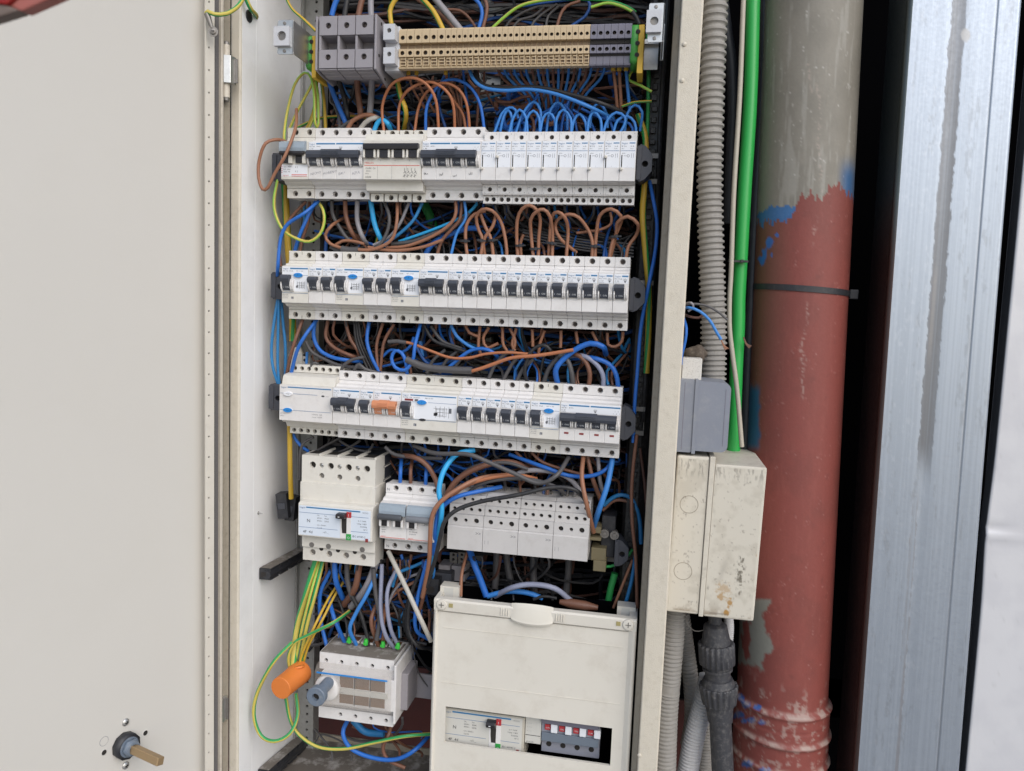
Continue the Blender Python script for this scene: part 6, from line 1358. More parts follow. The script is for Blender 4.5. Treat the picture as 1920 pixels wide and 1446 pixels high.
wire('sgrey', 3.7, 26, '928,1118,40 960,1102 996,1096 1039,1103 1070,1126,40', 'thick blue grey cable arching over the top of the enclosure')
wire('lblue', 3.6, 36, '914,1118 952,1109 990,1112 1018,1122', 'light blue cable lying behind the arching grey cable')
wire('black', 2.4, 34, '1000,1124 1020,1118 1044,1122', 'black wire lying on the top of the enclosure')
b = MB(); p = at(1085, 1134, 34); b.lathe(p, (1, 0, -.05), [(-24, 3), (-10, 6), (8, 6), (24, 3)], wire_m['brown'], 16); tag(link('cable_coil', b.mesh('cable_coil')), 'brown rounded cable bend just behind the top edge of the enclosure', 'cable bend')
for k, (x, Y) in enumerate(((932, 70), (948, 80), (1000, 74), (1068, 90))): wire('dgrey', 5.0, Y, '%d,1030 %d,1075 %d,1120' % (x, x+(-2, 6, 0, -3)[k], x+(-6, 18, 2, -8)[k]), '%s thick dark cable from the left hanging under the distribution blocks' % ords[k], 'thick dark cables under the distribution blocks')
wire('green', 4.6, 60, '1153,1075 1146,1100 1140,1130', 'thick dark green cable at the right above the enclosure')
wire('green', 2.0, 46, '1126,1062 1145,1062 1170,1050 1186,1030', 'green wire leaving the olive terminal block')
# ferrule ties of the isolator
for k, (u, v) in enumerate(((655, 1206), (686, 1210), (718, 1214), (746, 1217))):
    p = at(u, v-2, 34); b = MB(); b.lathe(p+Vector((0, 0, -1)), (0, 0, 1), [(0, 2.6), (5, 3.0), (8, 2.0)], M('bright_green_tie', (.04, .45, .05), .5), 10); b.box(p.x-3, p.x+3, p.y-2.5, p.y, p.z, p.z+2.5, MATS['bright_green_tie'])
    tag(link('wire_marker', b.mesh('wire_marker')), '%s bright green wire marker from the left on top of the isolator' % ords[k], 'wire marker', 'green wire markers on the isolator')

# --- tangles deep in the gaps, interior shade put into their dark wire colours (nobody could count them)
def tangle(u0, u1, v0, v1, Y0, Y1, n, seed, name='wire_tangle', cols=('black', 'dgrey', 'dbrown', 'dblue', 'dbrown', 'black', 'black')):
    rs = random.Random(seed); b = MB()
    for i in range(n):
        u = rs.uniform(u0, u1); v = rs.uniform(v0, v1); Y = rs.uniform(Y0, Y1); vert = rs.random() < .35; P = []
        L_ = rs.uniform(.35, .9)*(u1-u0) if not vert else 30
        for k in range(6):
            if vert: P.append(at(u+rs.uniform(-12, 12)+k*rs.uniform(-3, 3), v0-6+(v1-v0+12)*k/5, Y+rs.uniform(-8, 8)))
            else: P.append(at(min(max(u-L_/2+L_*k/5, u0), u1), v+rs.uniform(-14, 14), Y+rs.uniform(-8, 8)))
        b.tube(crom(P, 12), rs.uniform(1.6, 3.0), wire_m[rs.choice(cols)], 6)
    return stuff(name, b.mesh(name))
tangle(630, 1215, -10, 50, 105, 160, 34, 1); tangle(625, 1205, 130, 250, 100, 160, 50, 2, cols=('black', 'dgrey', 'dbrown', 'dblue', 'brown', 'black', 'black')); tangle(620, 1195, 372, 490, 95, 165, 70, 3); tangle(615, 1190, 596, 730, 95, 165, 72, 4)
tangle(620, 1185, 815, 960, 95, 165, 60, 5); tangle(610, 1190, 1030, 1150, 100, 165, 46, 6); tangle(575, 815, 1100, 1215, 95, 150, 30, 7, cols=('black', 'dgrey', 'black', 'dbrown', 'dblue')); tangle(930, 1060, 165, 250, 50, 80, 22, 8, cols=('blue', 'dblue', 'brown', 'blue')); 

def fine(u0, u1, v0, v1, n, seed, cols=('brown', 'blue', 'black', 'dgrey', 'teal', 'brown', 'black', 'lblue', 'dblue')):
    """thin leads leaving the terminals above and below a gap and turning sideways into it"""
    rs = random.Random(seed); b = MB()
    for i in range(n):
        u = rs.uniform(u0, u1); dn = rs.random() < .6; va, vb = (v0, v1) if dn else (v1, v0); sw = rs.uniform(30, 150)*rs.choice((-1, 1)); h = rs.uniform(.35, .8)
        f = lambda x: min(max(x, u0-10), u1+10)
        P = [at(u, va-(6 if dn else -6), 34), at(u+rs.uniform(-3, 3), va+(vb-va)*.18, rs.uniform(38, 50)), at(f(u+sw*.25), va+(vb-va)*h*.8, rs.uniform(54, 76)), at(f(u+sw*.7), va+(vb-va)*(h+rs.uniform(-.1, .12)), rs.uniform(66, 92)), at(f(u+sw), va+(vb-va)*(h+rs.uniform(-.3, .3)), rs.uniform(76, 98))]
        b.tube(crom(P, 7), rs.uniform(.9, 1.9), wire_m[rs.choice(cols)], 7)
    return stuff('fine_wire_tangle', b.mesh('fine_wire_tangle'))
fine(630, 900, 135, 246, 16, 21); fine(900, 1190, 140, 246, 12, 22, ('black', 'dgrey', 'brown', 'dblue')); fine(600, 1180, 380, 486, 46, 23); fine(600, 1170, 608, 716, 52, 24); fine(740, 1150, 836, 930, 34, 25, ('black', 'dgrey', 'brown', 'dblue', 'black', 'blue')); fine(600, 815, 1056, 1190, 34, 26); fine(740, 815, 1150, 1330, 10, 28, ('black', 'dgrey', 'brown', 'black', 'dblue')); fine(600, 780, 1352, 1420, 6, 29, ('black', 'dgrey', 'brown', 'blue')); fine(880, 1120, 1050, 1120, 10, 27, ('black', 'dgrey', 'black', 'dbrown'))
# ---------------------------------------------------------------- outside the cabinet, right side
def proj(P):
    """mm points (...,3) -> photo pixels, used to lay measured paint marks on surfaces"""
    d = P-np.array(CP); de = d@np.array(FW); return 960+FPX*(d@np.array(CR))/de, 723-FPX*(d@np.array(CU))/de, de
def depth_at(u, v, Y): return (at(u, v, Y)-CP).dot(FW)
def corrugated(name, label, mat, s, Y, rpx, pitch, cat='conduit', amp=.09, smooth_part=None, pitch2=None):
    P = crom(pts3(s, Y), 1.0); L_ = [0]
    for a, c in zip(P, P[1:]): L_.append(L_[-1]+(c-a).length)
    tot = L_[-1]; pts = []; rad = []; t = 0.; i = 0; ph = 0.; p2 = pitch2 or pitch
    while t < tot-1e-3:
        while L_[i+1] < t: i += 1
        f = (t-L_[i])/(L_[i+1]-L_[i]); p = P[i].lerp(P[i+1], f)
        r = rpx*(p-CP).dot(FW)/FPX; q = pitch+(p2-pitch)*t/tot
        k = math.cos(ph*2*math.pi); k = max(-1, min(1, k*1.7))
        if smooth_part and smooth_part[0] < t/tot < smooth_part[1]: k = 1.3 if abs(t/tot-(smooth_part[0]+smooth_part[1])/2) > .42*(smooth_part[1]-smooth_part[0]) else .8
        pts.append(p); rad.append(r*(1-amp/2+amp/2*k)); t += q/7; ph += 1/7
    b = MB(); b.tube(pts, 1, mat, 20, rad=rad); o = link(name, b.mesh(name)); return tag(o, label, cat)
corrugated('corrugated_conduit', 'dusty grey corrugated conduit running down beside the green tube', conduit_g, '1344,-30 1341,0 1334,180 1331,360 1335,520 1338,620 1336,740', 85, 24.5, 9.2, amp=.15, pitch2=6.0)
b = MB(); b.tube(crom(pts3('1397,-20 1394,0 1387,180 1376,360 1371,504 1368,560 1368,614 1373,661 1382,732 1391,838', 92)), 2.9, cable_w, 12); tag(link('cable', b.mesh('cable')), 'off white cable running down in front of the green tube', 'cable')
b = MB(); b.tube(crom(pts3('1413,-20 1412,0 1407,180 1396,360 1388,504 1385,560 1384,614 1380,700 1375,845', 116)), 8.4, green_tube, 24); tag(link('plastic_tube', b.mesh('plastic_tube')), 'bright green plastic tube running down left of the red pipe', 'tube')
dk = M('dark_cable_sheath', (.018, .021, .028), .5, dscale=30, damt=.2, dirt=(.08, .08, .08))
b = MB(); b.tube(crom(pts3('1434,-20 1430,150 1420,330 1411,504 1402,700 1396,850 1385,1100', 135)), 6.5, dk, 16); tag(link('cable', b.mesh('cable')), 'thick black cable squeezed between the green tube and the big pipe', 'cable')
b = MB(); b.tube(crom(pts3('1352,-20 1362,60 1371,120 1374,200 1370,300 1366,420', 150)), 7.5, dk, 16); tag(link('cable', b.mesh('cable')), 'black cable bulging out behind the upper grey corrugated conduit', 'cable')
tie(1384, 490, 104, 20, 'black cable tie holding the white cable against the green tube', 0, None)

# the big drain pipe, grey above and red below
A = at(1524, 0, 135); B = at(1459, 1446, 135); dA = (B-A)/ (A.z-B.z)
rp_ = 84.5*depth_at(1500, 600, 135)/FPX
def pipe_r(v):
    return 0
ztop, zbot = A.z+60, B.z-60
nz_, nt_ = 560, 150
zs = np.linspace(ztop, zbot, nz_); th = np.linspace(math.pi*.72, math.pi*2.28, nt_)      # the side facing the camera, -y, plus a margin
cx = A.x+(A.z-zs)*(B.x-A.x)/(A.z-B.z); R0 = np.full(nz_, rp_)
zc1 = at(1460, 1340, 75).z; zc2 = at(1460, 1402, 75).z; zc3 = at(1460, 1452, 75).z
R0 += 3.2*sst(zc1+2, zc1-6, zs)*1.0
for zc_, h_, wd_ in ((zc1-4, 3.0, 3.2), (zc2, 3.4, 3.0), (zc3, 3.4, 3.0)): R0 += h_*np.exp(-((zs-zc_)/wd_)**2)
R0 -= .7*np.exp(-((zs-(zc1-24))/1.2)**2)
TH, ZS = np.meshgrid(th, zs); RR = R0[:, None]+0*TH
PX = np.stack([cx[:, None]+RR*np.cos(TH), 135+RR*np.sin(TH), ZS], -1)
U, V, _ = proj(PX); su = TH*rp_
n1 = fbm(su/30+3, ZS/40+50, 1); n2 = fbm(su/4+9, ZS/25+50, 2); n3 = fbm(su/9, ZS/9+70, 3, 6); n4 = fbm(su/2.2, ZS/2.2+90, 4, 4); n5 = fbm(su/5, ZS/60+40, 12, 5)
grey = np.ones(U.shape+(3,))*np.array([.215, .20, .17]); grey = mixc(grey, (.18, .168, .142), .7*sst(.4, .7, n1)); grey = mixc(grey, (.30, .29, .26), .6*sst(.62, .75, n5)); grey = mixc(grey, (.42, .41, .38), .7*sst(.70, .78, n4)*sst(.5, .65, n3))
red = np.ones(U.shape+(3,))*np.array([.205, .050, .040]); red = mixc(red, (.155, .042, .034), .45*sst(.45, .7, n1)); red = mixc(red, (.24, .068, .054), .3*sst(.55, .75, n2)); red = mixc(red, (.45, .30, .27), .3*sst(.68, .82, n4)*sst(.50, .70, n3)); red = mixc(red, (.13, .035, .03), .35*sst(.68, .8, n3))
red = mixc(red, (.16, .07, .05), .75*sst(1500, 1440, U+20*(n1-.5))*sst(900, 500, V))  # upper left side browned: the pipe's shaded side painted in
brush = (n2-.5)*34+(fbm(su/1.3, ZS/90, 8, 3)-.5)*26
vb = np.interp(U, [1400, 1430, 1485, 1498, 1540, 1552, 1562, 1572, 1582, 1610], [425, 418, 402, 372, 366, 360, 345, 346, 362, 372])+brush
col = np.where((V > vb)[..., None], red, grey)
bl = sst(.0, 1., 1-np.abs(U-1592)/26)*sst(285, 335, V)*(V < vb); col = mixc(col, (.02, .10, .25), .9*bl)
top_ = np.interp(U, [1400, 1428, 1445, 1492], [415, 398, 386, 386]); bp_ = (U < 1492+brush*.3)*(V > top_+brush*.35)*(V < vb+4)
col = mixc(col, (.025, .13, .33), .9*np.clip(bp_, 0, 1)*sst(.25, .4, n3))
def blob(cu, cv, ru, rv, k=.9, seed=5): return np.clip(sst(1.25, .85, np.hypot((U-cu)/ru, (V-cv)/rv)+(n3-.5)*1.6+(n2-.5)*.8), 0, 1)*k
for a in ((1444, 456, 7, 9), (1433, 476, 5, 14), (1447, 478, 3, 5), (1457, 441, 3, 3), (1428, 488, 6, 8)): col = mixc(col, (.02, .13, .42), blob(*a))
col = mixc(col, (.02, .10, .22), .95*sst(1428, 1420, U+10*(n3-.5))*sst(715, 735, V+20*(n3-.5))*sst(850, 830, V))
gp = sst(1120, 1126, V+12*(n3-.5))*sst(1262, 1250, V+30*(n3-.5)+np.abs(U-1424)*.35)*sst(1441, 1434, U+26*(n3-.5)+8*np.sin(V/14)); gp = gp*(1-blob(1399, 1195, 8, 34, 1)); col = mixc(col, (.20, .20, .175), gp)
for a in ((1388, 1308, 6, 6), (1398, 1322, 8, 6), (1421, 1326, 6, 4), (1386, 1340, 9, 6), (1408, 1350, 7, 5), (1428, 1354, 8, 4), (1394, 1352, 6, 4), (1400, 1432, 9, 6), (1434, 1444, 9, 4)): col = mixc(col, (.02, .11, .36), blob(*a))
dustc = np.zeros(U.shape)
for zc_ in (zc1-4, zc2, zc3): dustc = np.maximum(dustc, np.exp(-((ZS-zc_-2)/3.5)**2)*sst(.35, .6, n3)*.75)
dustc = np.maximum(dustc, sst(zc1+50, zc1, ZS)*sst(.56, .68, n3)*.6*(ZS > zc1)); dustc = np.maximum(dustc, .45*(ZS < zc1)*sst(.58, .7, fbm(su/6, ZS/6, 21, 5)))
col = mixc(col, (.40, .33, .29), dustc)
for uu, v0, v1 in ((1508, 560, 700), (1502, 640, 760), (1520, 100, 200), (1534, 150, 380), (1527, 400, 470)): col = mixc(col, (.42, .34, .30), .4*np.exp(-((U-uu-6*(n1-.5)*4)/2.6)**2)*sst(v0, v0+20, V)*sst(v1, v1-30, V)*sst(.48, .58, n4))
col *= (.93+.14*n4)[..., None]
pm = MA('painted_pipe', .6, 0, .15, 400)
t = thing('drain_pipe', 'big plastic pipe, grey on top and painted red below', 'pipe')
link('pipe_front', gridmesh('pipe_front', PX, col, pm), t)
th2 = np.linspace(math.pi*2.28, math.pi*2.72, 30); T2, Z2 = np.meshgrid(th2, zs); P2 = np.stack([cx[:, None]+R0[:, None]*np.cos(T2), 135+R0[:, None]*np.sin(T2), Z2], -1)
link('pipe_back', gridmesh('pipe_back', P2, np.ones(T2.shape+(3,))*np.array([.2, .1, .09]), pm), t)
# small screw and tie on the pipe
yy = 135-rp_
p = at(1454, 1066, yy+8); s = thing('pipe_screw', 'small screw head on the red pipe beside the cream box', 'screw', p); b = MB(); b.lathe((0, 0, 0), (-.1, -1, 0), [(-2, 2.6), (1.2, 2.4), (1.6, 1.2), (1.2, .01)], steel, 14, False); link('head', b.mesh('head'), s)
zt = at(1490, 541, yy).z; t = thing('cable_tie', 'wide black cable tie strapped round the red pipe', 'cable tie', (0, 0, 0)); xc_ = A.x+(A.z-zt)*(B.x-A.x)/(A.z-B.z)
b = MB(); n = 72; vs = []
for dz in (-3.6, 3.6): vs += [(xc_+(rp_+1.3)*math.cos(2*math.pi*k/n), 135+(rp_+1.3)*math.sin(2*math.pi*k/n), zt+dz-.012*(rp_)*math.cos(2*math.pi*k/n)*4) for k in range(n)]
b.add(vs, [(k, (k+1) % n, (k+1) % n+n, k+n) for k in range(n)], black_pl, True); link('strap', b.mesh('strap'), t)
b = MB(); b.box(xc_+rp_-1, xc_+rp_+9, 118, 128, zt-9, zt+2.5, black_pl); link('tie_head', b.mesh('tie_head', 1, 2), t)

# galvanised column
def face_uv(u0t, u0b, Y):   # straight edge through (u at v=0) and (u at v=1446)
    return at(u0t, 0, Y), at(u0b, 1446, Y)
Yc_ = 70
L0, L1 = face_uv(1704, 1601, Yc_); R0_, R1_ = face_uv(1918, 1800, Yc_)
zs = np.linspace(L0.z+60, L1.z-60, 420)
def lin(p, q, z): return p.x+(p.z-z)*(q.x-p.x)/(p.z-q.z)
xl = lin(L0, L1, zs); xr = lin(R0_, R1_, zs)
prof = [(0, 75, 0)]+[(0, y, 0) for y in (50, 25, 6)]
rc = 4.5
arcL = [(rc-rc*math.cos(a), rc-rc*math.sin(a)) for a in np.linspace(0, math.pi/2, 7)]
cols_ = [('l', 0, y) for y in np.linspace(80, rc, 12)]+[('l', dx, dy) for dx, dy in arcL]+[('f', f, 0) for f in np.linspace(.0, 1, 120)]+[('r', dx, dy) for dx, dy in arcL[::-1]]+[('r', 0, y) for y in np.linspace(rc, 80, 10)]
X = []; Yv = []; Fv = []
for k, a, b_ in cols_:
    if k == 'l': X.append(xl+a); Yv.append(Yc_+b_); Fv.append(-.03)
    elif k == 'r': X.append(xr-a); Yv.append(Yc_+b_); Fv.append(1.03)
    else: X.append(xl+rc+.3+(xr-xl-2*rc-.6)*a); Yv.append(Yc_); Fv.append(a)
X = np.stack(X, 1); Yg_ = np.tile(np.array(Yv), (len(zs), 1)); Zg = np.tile(zs[:, None], (1, X.shape[1])); Fg = np.tile(np.array(Fv), (len(zs), 1))
groove = np.exp(-((Fg-.81)/.006)**2)*1.2; Yg_ = Yg_+groove+.5*np.exp(-((Fg-.45)/.07)**2)
PC = np.stack([X, Yg_, Zg], -1); U, V, _ = proj(PC)
a1 = fbm(Fg*70, Zg/240+9, 31, 5); a2 = fbm(Fg*14, Zg/60+9, 32, 6); a3 = fbm(Fg*30+4, Zg/8+9, 33, 5); a4 = fbm(Fg*160, Zg/500, 34, 3)
c = np.ones(U.shape+(3,))*np.array([.37, .415, .48]); c = mixc(c, (.44, .49, .56), .45*sst(.42, .62, a1)); c = mixc(c, (.33, .37, .43), .2*sst(.5, .7, a4)); c = mixc(c, (.26, .28, .31), .4*sst(.60, .72, a2)*sst(.45, .6, a3)); c = mixc(c, (.50, .54, .60), .3*sst(.64, .74, a3)*sst(.40, .20, np.abs(Fg-.25)))
edge = (a3-.5)*.045; seam = sst(.372, .378, Fg+edge)*sst(.522, .514, Fg+edge)*sst(920, 820, V+60*(a2-.5)); c = mixc(c, (.13, .128, .13), .85*seam*(.75+.5*(a1-.3)))
c = mixc(c, (.26, .255, .26), .6*seam*sst(480, 530, V)*sst(.44, .43, Fg)*sst(.395, .40, Fg)*sst(700, 640, V))
c = mixc(c, (.27, .26, .27), .6*sst(.355, .36, Fg+edge)*sst(.42, .415, Fg+edge)*sst(900, 980, V)*sst(.35, .6, a1))
c = mixc(c, (.2, .21, .23), .6*np.exp(-((Fg-.81)/.008)**2))
blobm = blob = np.clip(sst(1.2, .8, np.hypot((U-1811)/9, (V-66)/12)+(a3-.5)*.6), 0, 1); c = mixc(c, (.36, .36, .36), blobm*.9)
side = (Fg < -.01); c = np.where(side[..., None], mixc(np.ones(U.shape+(3,))*np.array([.10, .115, .115]), (.09, .06, .055), sst(350, 520, V)), c)  # left face painted dark for shade, reddish lower down for the pipe's reflection
gm = MA('galvanised_steel', .44, .75, .05, 260)
t = thing('galvanised_column', 'tall galvanised steel post with a rough grey seam, right of the pipe', 'steel post')
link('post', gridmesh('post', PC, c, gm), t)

# dented white sheet at the far right
Yp = 85
e0, e1 = at(1921, 300, Yp), at(1812, 1446, Yp)
zs = np.linspace(e0.z+260, e1.z-60, 220); xe = e0.x+(e0.z-zs)*(e1.x-e0.x)/(e0.z-e1.z)
ws = np.concatenate([[-3.0, -2.6, -1.8, -.9], np.linspace(0, 300, 120)]); W_, Z_ = np.meshgrid(ws, zs)
Xg = xe[:, None]+W_+2.5*np.exp(-((Z_-at(1862, 1000, Yp).z)/60)**2)*np.exp(-np.clip(W_, 0, None)/40)*-1; Yg_ = np.where(W_ < 0, Yp+np.clip(-W_, 0, 3)**1.6*2.2, Yp+0*W_)
zd0 = at(1880, 992, Yp).z; dent = 1.8*np.exp(-((Z_-zd0)/5)**2)*np.exp(-(np.clip(W_, 0, None)/22)**2)-1.3*np.exp(-((Z_-zd0+9)/5)**2)*np.exp(-(np.clip(W_-6, -6, None)/30)**2)
zd1 = at(1880, 1024, Yp).z; dent += .7*np.exp(-((Z_-zd1)/1.5)**2)*sst(0, 10, W_)
Yg_ = Yg_+dent+.8*fbm(W_/60, Z_/120, 41, 3)
PP = np.stack([Xg, Yg_, Z_], -1); q1 = fbm(W_/30, Z_/30, 42, 6); q2 = fbm(W_/4, Z_/4, 43, 4)
c = np.ones(W_.shape+(3,))*np.array([.60, .60, .62]); c = mixc(c, (.56, .56, .585), sst(.4, .7, q1)); c = mixc(c, (.42, .42, .43), .3*sst(.76, .84, q2)); c = np.where((W_ < -.5)[..., None], np.array([.035, .037, .042]), c)  # rolled edge near black: shade of the gap painted onto the sheet
t = thing('sheet_metal_panel', 'dented white sheet metal panel at the far right edge', 'metal panel')
link('sheet', gridmesh('sheet', PP, c, MA('white_sheet_paint', .4, .1, .08, 200)), t)
b = MB(); b.add([(xe[0]-4, Yp+14, zs[0]), (xe[0]+250, Yp+14, zs[0]), (xe[-1]+250, Yp+14, zs[-1]), (xe[-1]-4, Yp+14, zs[-1])], [(3, 2, 1, 0)], M('sheet_edge_shade', (.03, .032, .038), .6)); link('edge_shade', b.mesh('edge_shade'), t)  # dark sheet added to stand for the shadow behind the panel edge

# ---- boxes on the cabinet's side
def paintbox(name, parent, x0, x1, z0, z1, Y, fn, seed, mat, x0b=None, x1b=None, nx=90, nzz=150):
    xs_, zs_ = np.linspace(0, 1, nx), np.linspace(z1, z0, nzz); F, Z = np.meshgrid(xs_, zs_); tt = (z1-Z)/(z1-z0)
    xa = x0+((x0b if x0b is not None else x0)-x0)*tt; xb = x1+((x1b if x1b is not None else x1)-x1)*tt
    Xq = xa+(xb-xa)*F; P = np.stack([Xq, Y+0*Xq, Z], -1); U, V, _ = proj(P); q1 = fbm(Xq/14, Z/14, seed, 6); q2 = fbm(Xq/3, Z/3, seed+1, 5); q3 = fbm(Xq/2, Z/9, seed+2, 5)
    return link(name, gridmesh(name, P, fn(U, V, q1, q2, q3), mat), parent)
def cream_paint(U, V, q1, q2, q3):
    c = np.ones(U.shape+(3,))*np.array([.56, .525, .45]); c = mixc(c, (.47, .435, .365), .8*sst(.45, .7, q1)); c = mixc(c, (.20, .17, .14), .55*sst(.70, .78, q2))
    zt_ = sst(1128, 1160, V-(U-1330)*.12); c = mixc(c, (.22, .16, .10), .75*zt_*sst(.42, .62, q1))
    tp = sst(905, 880, V-(U-1330)*.1); c = mixc(c, (.22, .20, .17), .65*tp*sst(.52, .66, q3))
    for (u, v, ru, rv, k) in ((1358, 1103, 15, 14, .5), (1352, 1118, 9, 7, .7), (1368, 1132, 6, 9, .9), (1424, 1042, 5, 6, .9), (1361, 1149, 6, 5, 1.), (1255, 892, 4, 9, .6)):
        m_ = sst(1.1, .5, np.hypot((U-u)/ru, (V-v)/rv)+(q2-.5)*2.2); c = mixc(c, (.36, .20, .055), m_*k)
    m_ = sst(1.1, .5, np.hypot((U-1388-(V-1070)*-.12)/12, (V-1075)/36)+(q3-.5)*1.8); c = mixc(c, (.10, .085, .06), m_*.85*sst(.42, .6, q2))
    m_ = np.exp(-((U-1352-(1080-V)*.35)/5)**2)*sst(1040, 1060, V)*sst(1100, 1080, V); c = mixc(c, (.38, .35, .30), .5*m_)
    m_ = np.exp(-((V-1150-(U-1335)*.10)/1.2)**2)*sst(1328, 1332, U)*sst(1370, 1360, U); c = mixc(c, (.10, .08, .06), .8*m_)
    return c
cbm = MA('aged_cream_paint', .5, 0, .1, 500)
crb = M('aged_cream_box', (.56, .525, .45), .5, dscale=25, damt=.6, dirt=(.25, .21, .16), bump=.1)
Yb = 10
t = thing('junction_box', 'large stained cream box on the cabinet side between frame and red pipe', 'junction box')
lx0, lx1 = at(1270, 860, Yb).x, at(1331, 865, Yb).x; lz1 = at(1300, 856, Yb).z; lz0 = at(1280, 1150, Yb).z; lx0b, lx1b = at(1247, 1144, Yb).x, at(1309.5, 1156, Yb).x
gx0, gx1 = at(1341, 868, Yb).x, at(1438.5, 882, Yb).x; gz1 = at(1390, 874, Yb).z; gz0 = at(1365, 1161, Yb).z; gx0b, gx1b = at(1318, 1158, Yb).x, at(1413, 1165, Yb).x
def slab(x0, x1, x0b, x1b, z0, z1, y0, y1, mat, name, bev=3.):
    b = MB(); b.add([(x0, y0, z1), (x1, y0, z1), (x1b, y0, z0), (x0b, y0, z0), (x0, y1, z1), (x1, y1, z1), (x1b, y1, z0), (x0b, y1, z0)], [(3, 2, 1, 0), (4, 5, 6, 7), (0, 1, 5, 4), (1, 2, 6, 5), (2, 3, 7, 6), (3, 0, 4, 7)], mat)
    return link(name, b.mesh(name, bev, 3), t)
slab(lx0, lx1, lx0b, lx1b, lz0, lz1, Yb, 160, crb, 'box_base'); slab(gx0, gx1, gx0b, gx1b, gz0, gz1, Yb, 165, crb, 'box_lid')
slab(lx1, gx0, lx1b, gx0b, lz0-1, lz1+1, Yb-2.2, 165, crb, 'lid_rim', .9)
paintbox('base_front', t, lx0+3.2, lx1-1, lz0+3.2, lz1-3.2, Yb-.12, cream_paint, 51, cbm, lx0b+3.2, lx1b-1)
paintbox('lid_front', t, gx0+.6, gx1-3.2, gz0+3.2, gz1-3.2, Yb-.12, cream_paint, 61, cbm, gx0b+.6, gx1b-3.2)
for (u, v) in ((1292, 946), (1280.5, 1071)):
    p = at(u, v, Yb-.2); b = MB(); b.lathe(p, (0, -1, 0), [(0, 10.6), (.25, 10.3), (.1, 9.9)], dirt_shade_b, 36, False); link('knockout', b.mesh('knockout'), t)
# grey box
t = thing('junction_box', 'rounded blue grey box on the cabinet side above the cream box', 'junction box')
Yj = 12; a0, a1, c0, c1 = rz(1267, 1300, 712, 848, Yj); b0, b1, d0, d1 = rz(1300, 1307, 713, 850, Yj); f0, f1, h0, h1 = rz(1307, 1367.5, 714, 851, Yj)
b = MB(); b.prismz(rrect(a0, a1, c0, c1, 2), Yj, 80, grey_box); b.box(a0+8, a0+9, Yj-.2, Yj+.1, c0+3, c1-3, slate_pl); link('box_base', b.mesh('box_base', 1.2, 2), t)
b = MB(); b.prismz(rrect(b0, b1, d0-.6, d1+.6, 1), Yj-1.6, 81, grey_box); link('lid_rim', b.mesh('lid_rim', .8, 2), t)
b = MB(); r_ = 8; pr = [(f0, h0+2), (f0, h1-1)]+[(f1-r_+r_*math.cos(a), h1-2-r_+r_*math.sin(a)) for a in np.linspace(math.pi/2, 0, 7)]+[(f1-r_+r_*math.cos(a), h0+2+r_+r_*math.sin(a)) for a in np.linspace(0, -math.pi/2, 7)]
b.prismz(pr, Yj-.5, 80, grey_box); link('box_lid', b.mesh('box_lid', 3, 3), t)
b = MB(); b.box(f0+30, f0+30.6, Yj-.75, Yj-.4, h0+9, h1-9, slate_pl); link('moulding_line', b.mesh('moulding_line'), t)
# white trunking end
t = thing('trunking_end', 'small speckled white trunking end standing on the blue grey box', 'trunking'); a, c, d, e = rz(1279, 1316, 672, 712, 30); b = MB(); b.box(a, c, 30, 60, d-2, e, M('speckled_white', (.60, .585, .55), .5, dscale=250, damt=.7, dirt=(.16, .13, .10))); link('trunking', b.mesh('trunking', 1, 2), t)
t = thing('entry_lump', 'dusty brown filler lump behind the white trunking end', 'filler'); p = at(1306, 664, 72); bm = bmesh.new(); bmesh.ops.create_icosphere(bm, subdivisions=3, radius=.013)
for v in bm.verts: v.co *= 1+.25*(math.sin(v.co.x*400)+math.cos(v.co.z*330+v.co.y*500))*.5; v.co.z *= .8
me = bpy.data.meshes.new('lump'); bm.to_mesh(me); bm.free(); me.materials.append(M('brown_filler', (.09, .07, .055), .9, dscale=90, damt=.5, dirt=(.3, .26, .2), bump=.6)); me.polygons.foreach_set('use_smooth', [True]*len(me.polygons)); link('lump', me, t, p)
# loose wires by the frame
wire('blue', 1.7, 24, '1282,596,40 1287,616 1285,640 1279,664 1277,684', 'short blue wire hanging at the outer frame edge')
wire('lblue', 1.8, 22, '1278,580,60 1292,577 1312,584 1330,600 1343,622 1352,637', 'light blue wire sticking out over the corrugated conduit')
wire('dgrey', 1.5, 30, '1278,582,60 1290,571 1320,572 1345,584 1364,600', 'thin dark wire sticking out over the corrugated conduit')
wire('dbrown', 1.6, 30, '1280,588,60 1294,594 1310,596 1318,590', 'short brown wire stub at the outer frame edge')
wire('grey', 1.5, 26, '1284,570,50 1296,568 1300,576 1290,584', 'small grey wire loop at the outer frame edge')
for k in range(3): wire('copper', .7, 22, '1352,637 %d,648 %d,%d' % (1356+k, 1360+k*3, 656-k), '%s bare copper strand at the end of the light blue wire' % ords[k], 'bare copper strands of the blue wire')
for k in range(3): wire('brown', .8, 100, '%d,632 %d,645 %d,%d' % (1394, 1398+k, 1405+k*2, 653-k*2), '%s frayed brown strand beside the red pipe' % ords[k], 'frayed strands beside the red pipe')
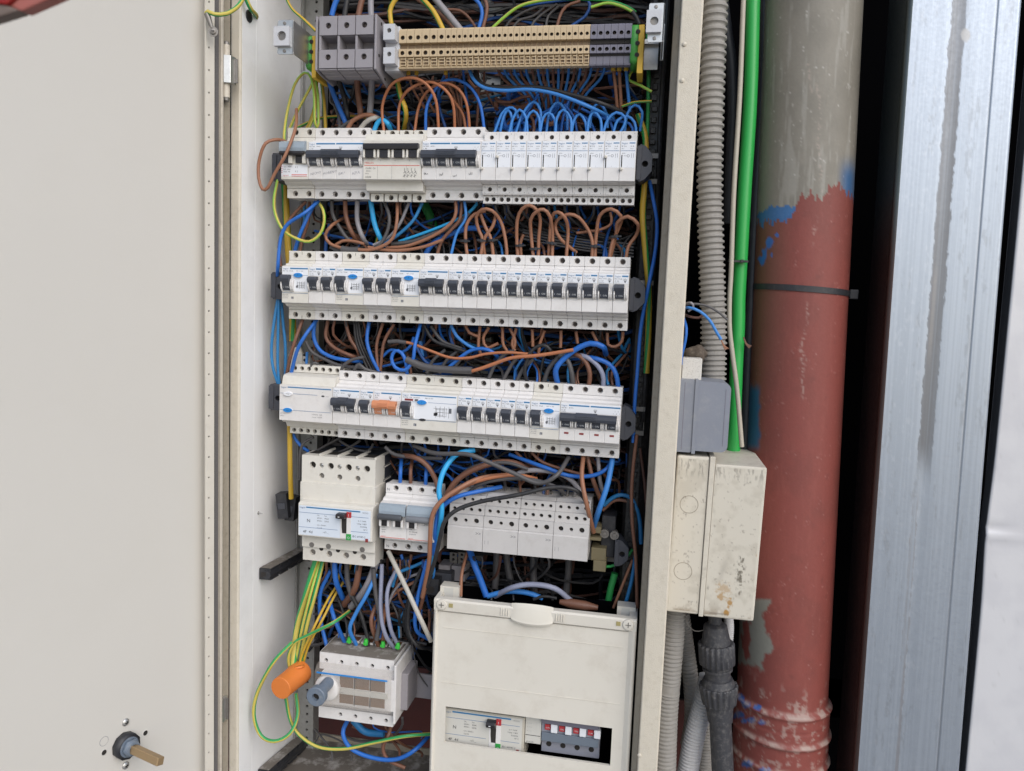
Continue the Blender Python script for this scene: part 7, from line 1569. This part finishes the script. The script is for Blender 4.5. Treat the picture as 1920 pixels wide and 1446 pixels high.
# conduits below the boxes
corrugated('corrugated_conduit', 'leftmost grey corrugated conduit leaving the bottom of the cream box', conduit_g, '1266,1140 1262,1200 1256,1270 1250,1350 1246,1480', 60, 20.5, 5.4, amp=.15, smooth_part=(.40, .46))
corrugated('corrugated_conduit', 'narrow corrugated conduit bending down behind the leftmost one', conduit_g, '1278,1150 1287,1215 1296,1285 1298,1350 1290,1400', 120, 15, 5.2, amp=.16)
corrugated('corrugated_conduit', 'pale corrugated conduit slanting down left behind the black gland', conduit_w, '1330,1270 1318,1320 1300,1390 1284,1480', 88, 19.5, 4.4, amp=.13)
corrugated('corrugated_conduit', 'pale corrugated conduit hidden behind the black gland pipe', conduit_g, '1326,1330 1324,1380 1318,1480', 120, 17, 4.2, amp=.13)
corrugated('corrugated_conduit', 'short white corrugated conduit just right of the black gland', conduit_w, '1364,1140 1367,1180 1362,1230', 90, 9, 2.6, amp=.12)
t = thing('cable_gland', 'dusty black cable gland with two ribbed rings and a black pipe under the cream box', 'cable gland')
g0 = at(1340, 1152, 58); g1 = at(1357, 1480, 58); L_ = (g1-g0).length; k_ = L_/330; ax = (g1-g0).normalized()
def gl(v): return (v-1152)*k_
def ribs(n_, a): return lambda j, k: 1+a*(1 if (k % 4) < 2 else 0)
b = MB(); b.lathe(g0, ax, [(t_, r_*.93) for t_, r_ in [(0, 8.5), (gl(1168), 8.5), (gl(1169), 12), (gl(1172), 15), (gl(1204), 19)]], conduit_k, 40); link('gland_cone', b.mesh('gland_cone'), t)
b = MB(); b.lathe(g0, ax, [(t_, r_*.93) for t_, r_ in [(gl(1204), 21), (gl(1206), 22.3), (gl(1242), 22), (gl(1244), 20.6)]], conduit_k, 80, True, ribs(80, .07)); link('upper_ribbed_ring', b.mesh('upper_ribbed_ring'), t)
b = MB(); b.lathe(g0, ax, [(t_, r_*.93) for t_, r_ in [(gl(1243), 18), (gl(1249), 18), (gl(1249.5), 20), (gl(1254), 19.8), (gl(1254.5), 16.5), (gl(1270), 16.8), (gl(1271), 19), (gl(1283), 22)]], conduit_k, 40); link('gland_body', b.mesh('gland_body'), t)
b = MB(); b.lathe(g0, ax, [(t_, r_*.93) for t_, r_ in [(gl(1282), 23), (gl(1284), 24), (gl(1300), 22.8), (gl(1317), 21), (gl(1318), 18)]], conduit_k, 80, True, ribs(80, .07)); link('lower_ribbed_ring', b.mesh('lower_ribbed_ring'), t)
b = MB(); b.lathe(g0, ax, [(t_, r_*.93) for t_, r_ in [(gl(1316), 18.5), (gl(1346), 16.6), (gl(1350), 16.6), (gl(1350), 14.5), (L_, 14.6)]], conduit_k, 40); link('gland_pipe', b.mesh('gland_pipe'), t)
b = MB(); b.tube(crom(pts3('1286,1158 1290,1172 1302,1183 1318,1182 1328,1172', 56)), .6, steel_dk, 6); tag(link('wire_hoop', b.mesh('wire_hoop')), 'thin bare wire hoop hanging under the cream box', 'wire')
